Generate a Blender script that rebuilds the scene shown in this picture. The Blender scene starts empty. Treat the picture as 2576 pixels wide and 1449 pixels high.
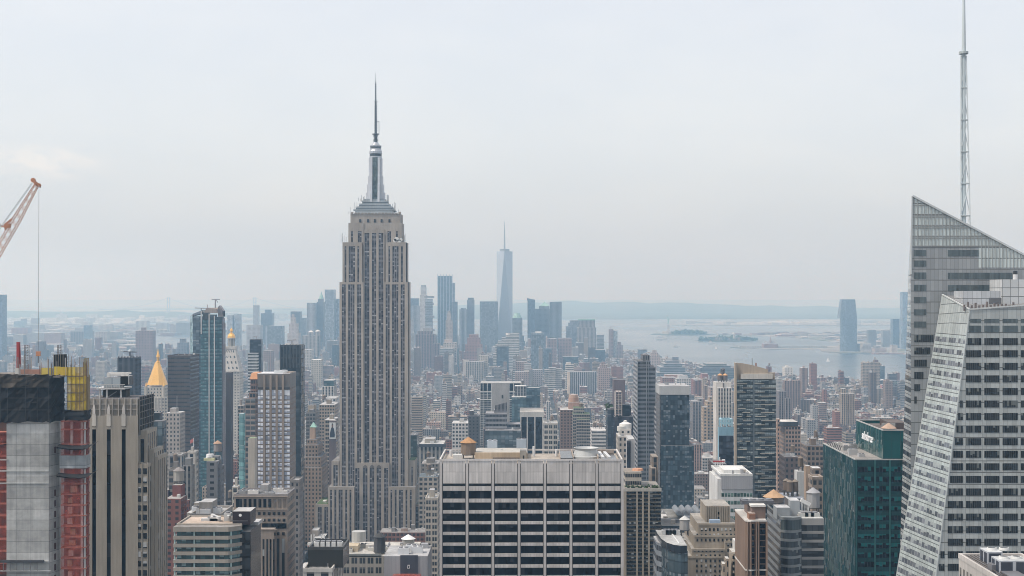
import bpy, math, random
import numpy as np
from mathutils import Vector
R = math.radians
random.seed(7)
SC = bpy.context.scene
COL = SC.collection
# ------------------------------------------------------------------ camera, sky, sun, exposure
EYE = 259.0            # metres above the water
FPX, VX, VY = 3690.0, 1330.0, 738.0      # focal length and vanishing point in units of a 2576 px wide picture
cam_d = bpy.data.cameras.new("camera")
cam = bpy.data.objects.new("camera", cam_d); COL.objects.link(cam)
cam_d.sensor_width = 36.0
cam_d.lens = 36.0 * FPX / 2576.0
cam_d.shift_x = -(VX - 1288.0) / 2576.0
cam_d.shift_y = (VY - 724.5) / 2576.0
cam_d.clip_start = 1.0; cam_d.clip_end = 120000.0
cam.location = (0, 0, EYE); cam.rotation_euler = (R(90), 0, 0)
SC.camera = cam
SC.view_settings.view_transform = 'Standard'; SC.view_settings.look = 'None'
SC.view_settings.gamma = 1.0; SC.view_settings.exposure = 0.0
SC.render.engine = 'CYCLES'
SC.cycles.use_denoising = True
SC.cycles.filter_width = 1.0
SC.cycles.use_adaptive_sampling = False
SC.cycles.volume_bounces = 3
SC.cycles.max_bounces = 6; SC.cycles.diffuse_bounces = 3; SC.cycles.glossy_bounces = 3
SC.cycles.sample_clamp_indirect = 6.0
SUN_EL, SUN_AZ = 55.0, -110.0            # azimuth from the view axis; minus is to the left
world = bpy.data.worlds.new("World"); SC.world = world; world.use_nodes = True
wn = world.node_tree; wn.nodes.clear()
def wnode(t, **k):
    n = wn.nodes.new(t)
    for a, b in k.items(): setattr(n, a, b)
    return n
w_out = wnode('ShaderNodeOutputWorld'); w_bg = wnode('ShaderNodeBackground'); w_bg2 = wnode('ShaderNodeBackground')
w_add = wnode('ShaderNodeAddShader')
w_sky = wnode('ShaderNodeTexSky', sky_type='NISHITA', sun_disc=False, sun_elevation=R(SUN_EL), sun_rotation=R(SUN_AZ % 360), air_density=1.2, dust_density=4.0, ozone_density=2.0)
wn.links.new(w_sky.outputs[0], w_bg.inputs[0]); w_bg.inputs[1].default_value = 0.05
# thin bright cloud veil: paler with height, faint wisps
w_tc = wnode('ShaderNodeTexCoord'); w_sep = wnode('ShaderNodeSeparateXYZ'); wn.links.new(w_tc.outputs['Generated'], w_sep.inputs[0])
w_ramp = wnode('ShaderNodeValToRGB'); wn.links.new(w_sep.outputs[2], w_ramp.inputs[0])
cr = w_ramp.color_ramp
cr.elements[0].position = 0.0; cr.elements[0].color = (0.78, 0.855, 0.91, 1)
cr.elements[1].position = 1.0; cr.elements[1].color = (1.08, 1.08, 1.12, 1)
e = cr.elements.new(0.10); e.color = (0.94, 0.99, 1.045, 1)
e = cr.elements.new(0.22); e.color = (0.96, 0.985, 1.035, 1)
w_map = wnode('ShaderNodeMapping'); w_map.inputs['Scale'].default_value = (3.2, 3.2, 9)
w_map.inputs['Location'].default_value = (0.3, 0.1, 0.25)
wn.links.new(w_tc.outputs['Generated'], w_map.inputs[0])
w_noi = wnode('ShaderNodeTexNoise'); w_noi.inputs['Scale'].default_value = 2.2; w_noi.inputs['Detail'].default_value = 6; w_noi.inputs['Roughness'].default_value = 0.55
wn.links.new(w_map.outputs[0], w_noi.inputs['Vector'])
w_cr2 = wnode('ShaderNodeValToRGB'); wn.links.new(w_noi.outputs[0], w_cr2.inputs[0])
w_cr2.color_ramp.elements[0].position = 0.40; w_cr2.color_ramp.elements[0].color = (0.985, 0.982, 0.985, 1)
w_cr2.color_ramp.elements[1].position = 0.75; w_cr2.color_ramp.elements[1].color = (1.07, 1.045, 1.015, 1)
w_mul = wnode('ShaderNodeMix', data_type='RGBA', blend_type='MULTIPLY'); w_mul.inputs[0].default_value = 1.0
wn.links.new(w_ramp.outputs[0], w_mul.inputs[6]); wn.links.new(w_cr2.outputs[0], w_mul.inputs[7])
# one soft bank of cloud low over the left-hand horizon
w_dot = wnode('ShaderNodeVectorMath', operation='SUBTRACT'); wn.links.new(w_tc.outputs['Generated'], w_dot.inputs[0]); w_dot.inputs[1].default_value = Vector((-0.335, 1, 0.090)).normalized()
w_sc = wnode('ShaderNodeVectorMath', operation='MULTIPLY'); wn.links.new(w_dot.outputs[0], w_sc.inputs[0]); w_sc.inputs[1].default_value = (22, 22, 95)
w_len = wnode('ShaderNodeVectorMath', operation='LENGTH'); wn.links.new(w_sc.outputs[0], w_len.inputs[0])
w_mr = wnode('ShaderNodeMapRange'); wn.links.new(w_len.outputs['Value'], w_mr.inputs[0]); w_mr.inputs[1].default_value = 0.2; w_mr.inputs[2].default_value = 1.5; w_mr.inputs[3].default_value = 1.0; w_mr.inputs[4].default_value = 0.0; w_mr.interpolation_type = 'SMOOTHSTEP'
w_n2 = wnode('ShaderNodeTexNoise'); w_n2.inputs['Scale'].default_value = 14; w_n2.inputs['Detail'].default_value = 6; wn.links.new(w_map.outputs[0], w_n2.inputs['Vector'])
w_n3 = wnode('ShaderNodeMapRange'); wn.links.new(w_n2.outputs[0], w_n3.inputs[0]); w_n3.inputs[1].default_value = 0.35; w_n3.inputs[2].default_value = 0.62
w_mm = wnode('ShaderNodeMath', operation='MULTIPLY'); wn.links.new(w_mr.outputs[0], w_mm.inputs[0]); wn.links.new(w_n3.outputs[0], w_mm.inputs[1])
w_cl = wnode('ShaderNodeMix', data_type='RGBA'); wn.links.new(w_mm.outputs[0], w_cl.inputs[0]); wn.links.new(w_mul.outputs[2], w_cl.inputs[6]); w_cl.inputs[7].default_value = (1.10, 1.08, 1.06, 1)
wn.links.new(w_cl.outputs[2], w_bg2.inputs[0]); w_bg2.inputs[1].default_value = 0.72
wn.links.new(w_bg.outputs[0], w_add.inputs[0]); wn.links.new(w_bg2.outputs[0], w_add.inputs[1]); wn.links.new(w_add.outputs[0], w_out.inputs[0])
sun_d = bpy.data.lights.new("sun", 'SUN'); sun_d.energy = 3.2; sun_d.angle = R(6); sun_d.color = (1.0, 0.95, 0.88)
sun = bpy.data.objects.new("sun", sun_d); COL.objects.link(sun)
to_sun = Vector((math.sin(R(SUN_AZ)) * math.cos(R(SUN_EL)), math.cos(R(SUN_AZ)) * math.cos(R(SUN_EL)), math.sin(R(SUN_EL))))
sun.rotation_euler = to_sun.to_track_quat('Z', 'Y').to_euler()

def PX(px, d): return (px - VX) / FPX * d
def PZ(py, d): return EYE - (py - VY) / FPX * d
def GD(py): return EYE * FPX / (py - VY)          # distance of the water level at a picture height

# ------------------------------------------------------------------ materials
MAT = {}
class NT:
    """small node writer"""
    def __init__(s, name):
        s.m = bpy.data.materials.new(name); s.m.use_nodes = True; s.t = s.m.node_tree; s.t.nodes.clear(); MAT[name] = s.m
    def n(s, t, **k):
        x = s.t.nodes.new(t)
        for a, b in k.items(): setattr(x, a, b)
        return x
    def put(s, sock, v):
        if isinstance(v, bpy.types.NodeSocket): s.t.links.new(v, sock)
        elif isinstance(v, tuple) and len(v) == 3 and sock.type == 'RGBA': sock.default_value = (*v, 1)
        else: sock.default_value = v
    def math(s, op, a, b=0.0, c=0.0):
        x = s.n('ShaderNodeMath', operation=op); s.put(x.inputs[0], a); s.put(x.inputs[1], b); s.put(x.inputs[2], c); return x.outputs[0]
    def mix(s, f, a, b, mode='MIX'):
        x = s.n('ShaderNodeMix', data_type='RGBA', blend_type=mode); s.put(x.inputs[0], f); s.put(x.inputs[6], a); s.put(x.inputs[7], b); return x.outputs[2]
    def noise(s, vec, scale, detail=3.0, rough=0.55):
        x = s.n('ShaderNodeTexNoise'); s.put(x.inputs['Vector'], vec); x.inputs['Scale'].default_value = scale; x.inputs['Detail'].default_value = detail; x.inputs['Roughness'].default_value = rough; return x.outputs[0]
    def mapping(s, vec, scale):
        x = s.n('ShaderNodeMapping'); s.put(x.inputs[0], vec); x.inputs['Scale'].default_value = scale; return x.outputs[0]
    def pos(s): return s.n('ShaderNodeNewGeometry').outputs['Position']
    def col(s):
        x = s.n('ShaderNodeAttribute'); x.attribute_name = 'col'; return x.outputs['Color']
    def rng(s, v, a, b, c, d):
        x = s.n('ShaderNodeMapRange'); s.put(x.inputs[0], v); x.inputs[1].default_value = a; x.inputs[2].default_value = b; x.inputs[3].default_value = c; x.inputs[4].default_value = d; return x.outputs[0]
    def bsdf(s, base, rough=0.7, metal=0.0, ior=1.45, spec=0.5, normal=None, **k):
        x = s.n('ShaderNodeBsdfPrincipled'); s.put(x.inputs['Base Color'], base); s.put(x.inputs['Roughness'], rough); s.put(x.inputs['Metallic'], metal); s.put(x.inputs['IOR'], ior); s.put(x.inputs['Specular IOR Level'], spec)
        if normal is not None: s.put(x.inputs['Normal'], normal)
        for a, b in k.items(): s.put(x.inputs[a], b)
        return x.outputs[0]
    def out(s, sh):
        o = s.n('ShaderNodeOutputMaterial'); s.t.links.new(sh, o.inputs[0]); return s.m
    def mixsh(s, f, a, b):
        x = s.n('ShaderNodeMixShader'); s.put(x.inputs[0], f); s.put(x.inputs[1], a); s.put(x.inputs[2], b); return x.outputs[0]
    def tilt(s, rnd, k):
        """every pane hangs a little out of true"""
        v = s.n('ShaderNodeVectorMath', operation='SUBTRACT'); s.put(v.inputs[0], rnd); v.inputs[1].default_value = (.5, .5, .5)
        w = s.n('ShaderNodeVectorMath', operation='SCALE'); s.put(w.inputs[0], v.outputs[0]); w.inputs['Scale'].default_value = k
        a = s.n('ShaderNodeVectorMath', operation='ADD'); s.put(a.inputs[0], w.outputs[0]); s.put(a.inputs[1], s.n('ShaderNodeNewGeometry').outputs['Normal'])
        z = s.n('ShaderNodeVectorMath', operation='NORMALIZE'); s.put(z.inputs[0], a.outputs[0]); return z.outputs[0]
    def bump(s, h, strength=0.3, dist=0.1):
        x = s.n('ShaderNodeBump'); x.inputs['Strength'].default_value = strength; x.inputs['Distance'].default_value = dist; s.put(x.inputs['Height'], h); return x.outputs[0]

def weathered(t, base, amt=0.22):
    """base colour with soft stains and rain streaks of the surface itself"""
    p = t.pos()
    a = t.rng(t.noise(t.mapping(p, (0.09, 0.09, 0.05)), 1.0, 4), 0.3, 0.7, 1 - amt, 1 + amt * 0.5)
    b = t.rng(t.noise(t.mapping(p, (0.9, 0.9, 0.06)), 1.0, 3), 0.3, 0.7, 1 - amt * 0.7, 1 + amt * 0.4)
    return t.mix(1.0, base, t.mix(1.0, a, b, 'MULTIPLY'), 'MULTIPLY')

def plain(name, rough=0.8, metal=0.0, amt=0.2, spec=0.3):
    t = NT(name); return t.out(t.bsdf(weathered(t, t.col(), amt), rough, metal, spec=spec))
plain('masonry'); plain('roofing', 0.9, amt=0.35); plain('metal_paint', 0.45, 0.0, 0.12, 0.5); plain('bare_metal', 0.38, 0.65, 0.12, 0.5); plain('dark_glossy', 0.18, 0.0, 0.1, 0.6)

def facade(name, w=0.5, h=0.55, off=0.0, gl=(0.012, 0.014, 0.018), gl2=(0.10, 0.11, 0.12), p=0.25, sp=None, mull=0, rough=0.12, ior=1.5, tinted=False, amt=0.2, wallrough=0.8, wallmetal=0.0, split=0.0):
    """wall with windows; one uv unit is one bay by one storey; the wall takes the face colour (or the glass does if tinted)"""
    t = NT(name)
    uv = t.n('ShaderNodeUVMap'); uv.uv_map = 'uv'
    sep = t.n('ShaderNodeSeparateXYZ'); t.put(sep.inputs[0], uv.outputs[0]); u, v = sep.outputs[0], sep.outputs[1]
    fu, fv = t.math('FRACT', u), t.math('FRACT', v)
    iu = t.math('LESS_THAN', t.math('ABSOLUTE', t.math('SUBTRACT', fu, 0.5)), w / 2)
    iv = t.math('LESS_THAN', t.math('ABSOLUTE', t.math('SUBTRACT', fv, 0.5 + off)), h / 2)
    win = t.math('MULTIPLY', iu, iv)
    cv = t.n('ShaderNodeCombineXYZ'); t.put(cv.inputs[0], t.math('FLOOR', u)); t.put(cv.inputs[1], t.math('FLOOR', v))
    oi = t.n('ShaderNodeObjectInfo'); t.put(cv.inputs[2], t.math('MULTIPLY', oi.outputs['Random'], 97.0))
    wnz = t.n('ShaderNodeTexWhiteNoise', noise_dimensions='3D'); t.put(wnz.inputs['Vector'], cv.outputs[0]); r = wnz.outputs[0]
    sepc = t.n('ShaderNodeSeparateColor'); t.put(sepc.inputs[0], wnz.outputs[1]); r2 = sepc.outputs[1]; r3 = sepc.outputs[2]
    col = t.col()
    lit = t.math('LESS_THAN', r, p)
    blind = t.math('MULTIPLY', lit, t.math('GREATER_THAN', fv, t.math('ADD', 0.35, t.math('MULTIPLY', r2, 0.4))))
    g1 = t.mix(1.0, col, t.rng(r3, 0, 1, 0.55, 1.35), 'MULTIPLY') if tinted else t.mix(r3, gl, t.mix(0.35, gl, gl2))
    g2 = t.mix(0.5, col, gl2) if tinted else gl2
    gcol = t.mix(t.math('MULTIPLY', blind, t.rng(r2, 0, 1, 0.4, 1.0)), g1, g2)
    if mull:
        fm = t.math('FRACT', t.math('MULTIPLY', fu, float(mull)))
        ml = t.math('LESS_THAN', t.math('ABSOLUTE', t.math('SUBTRACT', fm, 0.5)), 0.44)
        win = t.math('MULTIPLY', win, ml)
    wall = weathered(t, (0.0, 0.0, 0.0) if False else (t.mix(1.0, col, (0.45, 0.47, 0.5), 'MULTIPLY') if tinted and sp is None else col), amt)
    if sp is not None:
        wall = t.mix(iu, wall, (sp if isinstance(sp, tuple) else t.mix(1.0, col, (sp, sp, sp), 'MULTIPLY')))
    wsh = t.bsdf(wall, wallrough, wallmetal, spec=0.35)
    gsh = t.bsdf(gcol, rough, 0.0, ior, normal=t.tilt(wnz.outputs[1], 0.09 if tinted else 0.05))
    return t.out(t.mixsh(win, wsh, gsh))
facade('punched', 0.42, 0.52)
facade('punched_wide', 0.62, 0.55, p=0.3)
facade('punched_small', 0.36, 0.42)
facade('ribbon', 1.0, 0.5, p=0.3, mull=3)
facade('ribbon_thin', 1.0, 0.36, p=0.2, mull=3)
facade('pier', 0.52, 0.6, sp=0.30, p=0.25)
facade('pier_dark', 0.66, 0.6, sp=(0.03, 0.032, 0.036), p=0.18)
facade('loft', 0.72, 0.62, p=0.35, mull=2)
facade('curtain', 0.9, 0.9, tinted=True, gl2=(0.30, 0.33, 0.35), p=0.3, rough=0.08, ior=1.75)
facade('curtain_bands', 0.93, 0.62, tinted=True, gl2=(0.34, 0.38, 0.4), p=0.45, rough=0.1, ior=1.7)
facade('curtain_dark', 0.92, 0.86, tinted=True, gl2=(0.12, 0.14, 0.15), p=0.2, rough=0.1, ior=1.6)
facade('balcony', 1.0, 0.66, gl=(0.02, 0.025, 0.03), gl2=(0.16, 0.18, 0.19), p=0.5, mull=2)
facade('steel_strip', 0.80, 0.50, gl=(0.010, 0.010, 0.013), gl2=(0.50, 0.50, 0.51), p=0.26, sp=(0.055, 0.048, 0.050), amt=0.1, wallmetal=0.1, wallrough=0.5, ior=1.35)
facade('far_curtain', 0.8, 1.0, tinted=True, gl2=(0.25, 0.28, 0.3), p=0.1, rough=0.25, ior=1.6)
# glass of the window parts
def glass(name, c, rough=0.1, ior=1.5, panes=0, vary=0.5, blind=None, pb=0.0, line=(0.07, 0.075, 0.08)):
    t = NT(name); uv = t.n('ShaderNodeUVMap'); uv.uv_map = 'uv'
    sep = t.n('ShaderNodeSeparateXYZ'); t.put(sep.inputs[0], uv.outputs[0]); u, v = sep.outputs[0], sep.outputs[1]
    fu, fv = t.math('FRACT', u), t.math('FRACT', v)
    cv = t.n('ShaderNodeCombineXYZ'); t.put(cv.inputs[0], t.math('FLOOR', u)); t.put(cv.inputs[1], t.math('FLOOR', v))
    oi = t.n('ShaderNodeObjectInfo'); t.put(cv.inputs[2], t.math('MULTIPLY', oi.outputs['Random'], 97.0))
    wnz = t.n('ShaderNodeTexWhiteNoise', noise_dimensions='3D'); t.put(wnz.inputs['Vector'], cv.outputs[0])
    sepc = t.n('ShaderNodeSeparateColor'); t.put(sepc.inputs[0], wnz.outputs[1])
    base = t.mix(1.0, c, t.rng(wnz.outputs[0], 0, 1, 1 - vary, 1 + vary), 'MULTIPLY')
    if blind:
        b = t.math('MULTIPLY', t.math('LESS_THAN', sepc.outputs[1], pb), t.math('GREATER_THAN', fv, t.math('MULTIPLY', sepc.outputs[2], 0.85)))
        base = t.mix(b, base, blind)
    if panes:
        ml = t.math('GREATER_THAN', t.math('ABSOLUTE', t.math('SUBTRACT', fu, 0.5)), 0.465)
        base = t.mix(ml, base, line)
    return t.out(t.bsdf(base, rough, 0.0, ior, normal=t.tilt(wnz.outputs[1], 0.06)))
glass('black_glass', (0.004, 0.005, 0.008), 0.08, 1.25, 0, 0.6, (0.03, 0.031, 0.036), 0.2)
glass('bank_window', (0.016, 0.017, 0.018), 0.1, 1.4, 1, 0.7, (0.12, 0.13, 0.125), 0.08, (.16, .17, .165))
glass('green_glass', (0.035, 0.075, 0.08), 0.08, 1.7, 1, 0.5, (0.18, 0.27, 0.28), 0.3)
glass('teal_window', (0.003, 0.004, 0.005), 0.08, 1.25, 1, 0.5, (0.010, 0.115, 0.12), 0.62)
glass('office_window', (0.015, 0.017, 0.02), 0.08, 1.5, 1, 0.6, (0.30, 0.32, 0.32), 0.14)
glass('flat_window', (0.02, 0.022, 0.026), 0.1, 1.5, 1, 0.6, (0.45, 0.46, 0.46), 0.4)
glass('pale_window', (0.36, 0.39, 0.46), 0.12, 1.6, 1, 0.35, (0.74, 0.76, 0.80), 0.8)
facade('residential', 0.97, 0.72, gl=(0.012, 0.016, 0.02), gl2=(0.40, 0.46, 0.46), p=0.72, mull=2, rough=0.1, ior=1.55, split=0)
facade('striped', 0.86, 0.5, gl=(0.02, 0.05, 0.045), gl2=(0.22, 0.33, 0.30), p=0.5, mull=0, rough=0.1, amt=.12)
facade('rib_panel', 0.16, 1.1, gl=(.26, .265, .28), gl2=(.27, .27, .28), p=0, rough=.6, ior=1.2, amt=.12)
glass('bay_window', (0.055, 0.065, 0.075), 0.08, 1.6, 1, 0.4, (.2, .22, .22), .2)
facade('louvre_unit', .78, .8, gl=(.03, .035, .05), gl2=(.05, .06, .08), p=.1, rough=.4)
glass('dim_window', (0.075, 0.095, 0.10), 0.1, 1.5, 1, 0.3); glass('facet_window', (0.13, 0.138, 0.155), 0.08, 1.7, 1, 0.5, (0.32, 0.35, 0.35), 0.35, (.42, .45, .44))  # facet glass paler: the slanted face's sky reflection is in its colour
def mat_teal():
    t = NT('teal_curtain'); uv = t.n('ShaderNodeUVMap'); uv.uv_map = 'uv'
    sep = t.n('ShaderNodeSeparateXYZ'); t.put(sep.inputs[0], uv.outputs[0]); fu, fv = t.math('FRACT', sep.outputs[0]), t.math('FRACT', sep.outputs[1])
    cv = t.n('ShaderNodeCombineXYZ'); t.put(cv.inputs[0], t.math('FLOOR', sep.outputs[0])); t.put(cv.inputs[1], t.math('FLOOR', sep.outputs[1]))
    wnz = t.n('ShaderNodeTexWhiteNoise', noise_dimensions='2D'); t.put(wnz.inputs['Vector'], cv.outputs[0])
    c = t.mix(1.0, t.col(), t.rng(wnz.outputs[0], 0, 1, 0.6, 1.5), 'MULTIPLY')
    line = t.math('MAXIMUM', t.math('LESS_THAN', fu, 0.07), t.math('LESS_THAN', fv, 0.05))
    spn = t.math('GREATER_THAN', fv, 0.62)
    c = t.mix(spn, c, t.mix(1.0, t.col(), (1.3, 1.3, 1.3), 'MULTIPLY'))
    c = t.mix(line, c, (0.02, 0.06, 0.06))
    bn = t.tilt(wnz.outputs[1], 0.16)
    return t.out(t.bsdf(c, 0.06, 0.0, 1.5, normal=bn))
mat_teal()
def mat_panel():
    t = NT('panel_stone'); uv = t.n('ShaderNodeUVMap'); uv.uv_map = 'uv'
    sep = t.n('ShaderNodeSeparateXYZ'); t.put(sep.inputs[0], uv.outputs[0]); fu, fv = t.math('FRACT', sep.outputs[0]), t.math('FRACT', sep.outputs[1])
    cv = t.n('ShaderNodeCombineXYZ'); t.put(cv.inputs[0], t.math('FLOOR', sep.outputs[0])); t.put(cv.inputs[1], t.math('FLOOR', sep.outputs[1])); t.put(cv.inputs[2], t.math('MULTIPLY', t.n('ShaderNodeObjectInfo').outputs['Random'], 50.0))
    wnz = t.n('ShaderNodeTexWhiteNoise', noise_dimensions='3D'); t.put(wnz.inputs['Vector'], cv.outputs[0])
    c = t.mix(1.0, weathered(t, t.col(), .24), t.rng(wnz.outputs[0], 0, 1, .88, 1.08), 'MULTIPLY')
    c = t.mix(t.math('MAXIMUM', t.math('LESS_THAN', fu, .07), t.math('LESS_THAN', fv, .035)), c, t.mix(1.0, c, (.6, .6, .6), 'MULTIPLY'))
    return t.out(t.bsdf(c, .8))
mat_panel()
def mat_bank():
    """pale green-grey curtain wall: ribbed floors, thin fins"""
    t = NT('bank_curtain'); uv = t.n('ShaderNodeUVMap'); uv.uv_map = 'uv'
    sep = t.n('ShaderNodeSeparateXYZ'); t.put(sep.inputs[0], uv.outputs[0]); fu, fv = t.math('FRACT', sep.outputs[0]), t.math('FRACT', sep.outputs[1])
    cv = t.n('ShaderNodeCombineXYZ'); t.put(cv.inputs[0], t.math('FLOOR', sep.outputs[0])); t.put(cv.inputs[1], t.math('FLOOR', sep.outputs[1]))
    wnz = t.n('ShaderNodeTexWhiteNoise', noise_dimensions='2D'); t.put(wnz.inputs['Vector'], cv.outputs[0])
    c = t.mix(1.0, t.col(), t.rng(wnz.outputs[0], 0, 1, 0.86, 1.14), 'MULTIPLY')
    c = t.mix(t.math('LESS_THAN', fv, 0.07), c, (0.10, 0.10, 0.095))
    c = t.mix(t.math('LESS_THAN', fu, 0.055), c, (0.13, 0.135, 0.13))
    return t.out(t.bsdf(c, 0.16, 0.0, 1.6))
mat_bank()
def simple(name, c, rough=0.7, metal=0.0, amt=0.2, **k):
    t = NT(name); return t.out(t.bsdf(weathered(t, c, amt), rough, metal, **k))
simple('water_wood', (0.16, 0.11, 0.08)); simple('gold_leaf', (0.86, 0.50, 0.14), 0.32, 0.75, 0.08); simple('copper_green', (0.25, 0.42, 0.36), 0.7)
simple('crane_red', (0.48, 0.215, 0.11), 0.5); simple('cable_steel', (0.18, 0.18, 0.19), 0.5, 0.5)
simple('black_net', (0.013, 0.013, 0.015), 0.85, 0, 0.5); simple('orange_roof', (0.55, 0.27, 0.13), 0.7, 0, 0.15)
simple('brown_net', (0.055, 0.045, 0.036), 0.9, 0, 0.6); simple('bark', (0.06, 0.045, 0.035), 0.9)
def mat_concrete():
    t = NT('fresh_concrete'); p = t.pos(); c = weathered(t, t.col(), 0.22)
    sx = t.n('ShaderNodeSeparateXYZ'); t.put(sx.inputs[0], p)
    ln = t.math('LESS_THAN', t.math('FRACT', t.math('DIVIDE', sx.outputs[2], 3.45)), 0.045)
    ln2 = t.math('LESS_THAN', t.math('FRACT', t.math('DIVIDE', t.math('ADD', sx.outputs[0], 500.0), 4.6)), 0.02)
    st = t.rng(t.noise(t.mapping(p, (0.35, 0.35, 0.5)), 1.0, 5), 0.35, 0.65, 0.84, 1.1)
    band = t.n('ShaderNodeTexWhiteNoise', noise_dimensions='1D'); t.put(band.inputs['W'], t.math('FLOOR', t.math('DIVIDE', sx.outputs[2], 3.45)))
    c = t.mix(1.0, c, t.math('MULTIPLY', st, t.rng(band.outputs[0], 0, 1, 0.74, 1.1)), 'MULTIPLY')
    c = t.mix(t.math('MAXIMUM', ln, ln2), c, t.mix(1.0, c, (0.55, 0.55, 0.55), 'MULTIPLY'))
    return t.out(t.bsdf(c, 0.85))
mat_concrete()
def mat_netting(name, see=0.35):
    """thin construction netting, partly see-through"""
    t = NT(name); p = t.pos()
    f = t.rng(t.noise(t.mapping(p, (0.6, 0.6, 0.5)), 1.0, 4), 0.3, 0.7, max(0.0, see - 0.25), min(1.0, see + 0.25))
    tr = t.n('ShaderNodeBsdfTransparent')
    return t.out(t.mixsh(f, t.bsdf(weathered(t, t.col(), 0.4), 0.9), tr.outputs[0]))
mat_netting('red_net', 0.60); mat_netting('yellow_sheet', 0.25)
def mat_leaf():
    t = NT('leaf_green'); r = t.n('ShaderNodeObjectInfo').outputs['Random']
    nz = t.noise(t.mapping(t.pos(), (0.6, 0.6, 0.6)), 1.0, 2)
    c = t.mix(t.rng(nz, 0.35, 0.65, 0, 1), (0.030, 0.060, 0.022), (0.065, 0.11, 0.045))
    return t.out(t.bsdf(c, 0.8))
mat_leaf()
def mat_ground(name, a, b, g, sc, gw):
    t = NT(name); p = t.pos()
    c = t.mix(t.rng(t.noise(t.mapping(p, (sc, sc, sc)), 1.0, 5, 0.65), 0.42, 0.6, 0, 1), a, b)
    c = t.mix(t.rng(t.noise(t.mapping(p, (sc * 0.23, sc * 0.23, sc)), 1.0, 4), 0.5, 0.62, 0, gw), c, g)
    return t.out(t.bsdf(c, 0.95))
mat_ground('street_ground', (0.05, 0.05, 0.052), (0.09, 0.09, 0.09), (0.05, 0.06, 0.04), 0.02, 0.3)
mat_ground('shore_ground', (0.16, 0.155, 0.15), (0.30, 0.29, 0.27), (0.05, 0.075, 0.04), 0.012, 0.9)
mat_ground('wooded_ground', (0.035, 0.06, 0.035), (0.06, 0.085, 0.05), (0.12, 0.12, 0.11), 0.004, 0.5)
mat_ground('lawn', (0.045, 0.085, 0.025), (0.07, 0.11, 0.035), (0.09, 0.1, 0.05), 0.3, 0.4)
def mat_water():
    t = NT('bay_water'); p = t.pos()
    h = t.math('ADD', t.noise(t.mapping(p, (0.05, 0.02, 0.05)), 1.0, 5, 0.6), t.math('MULTIPLY', t.noise(t.mapping(p, (0.004, 0.0012, 0.004)), 1.0, 4), 3.0))
    return t.out(t.bsdf((0.055, 0.075, 0.085), t.rng(t.noise(t.mapping(p, (0.0011, 0.0004, 0.001)), 1.0, 4), 0.35, 0.65, 0.18, 0.34), 0.0, 1.33, normal=t.bump(h, 0.25, 1.2)))
mat_water()

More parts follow.
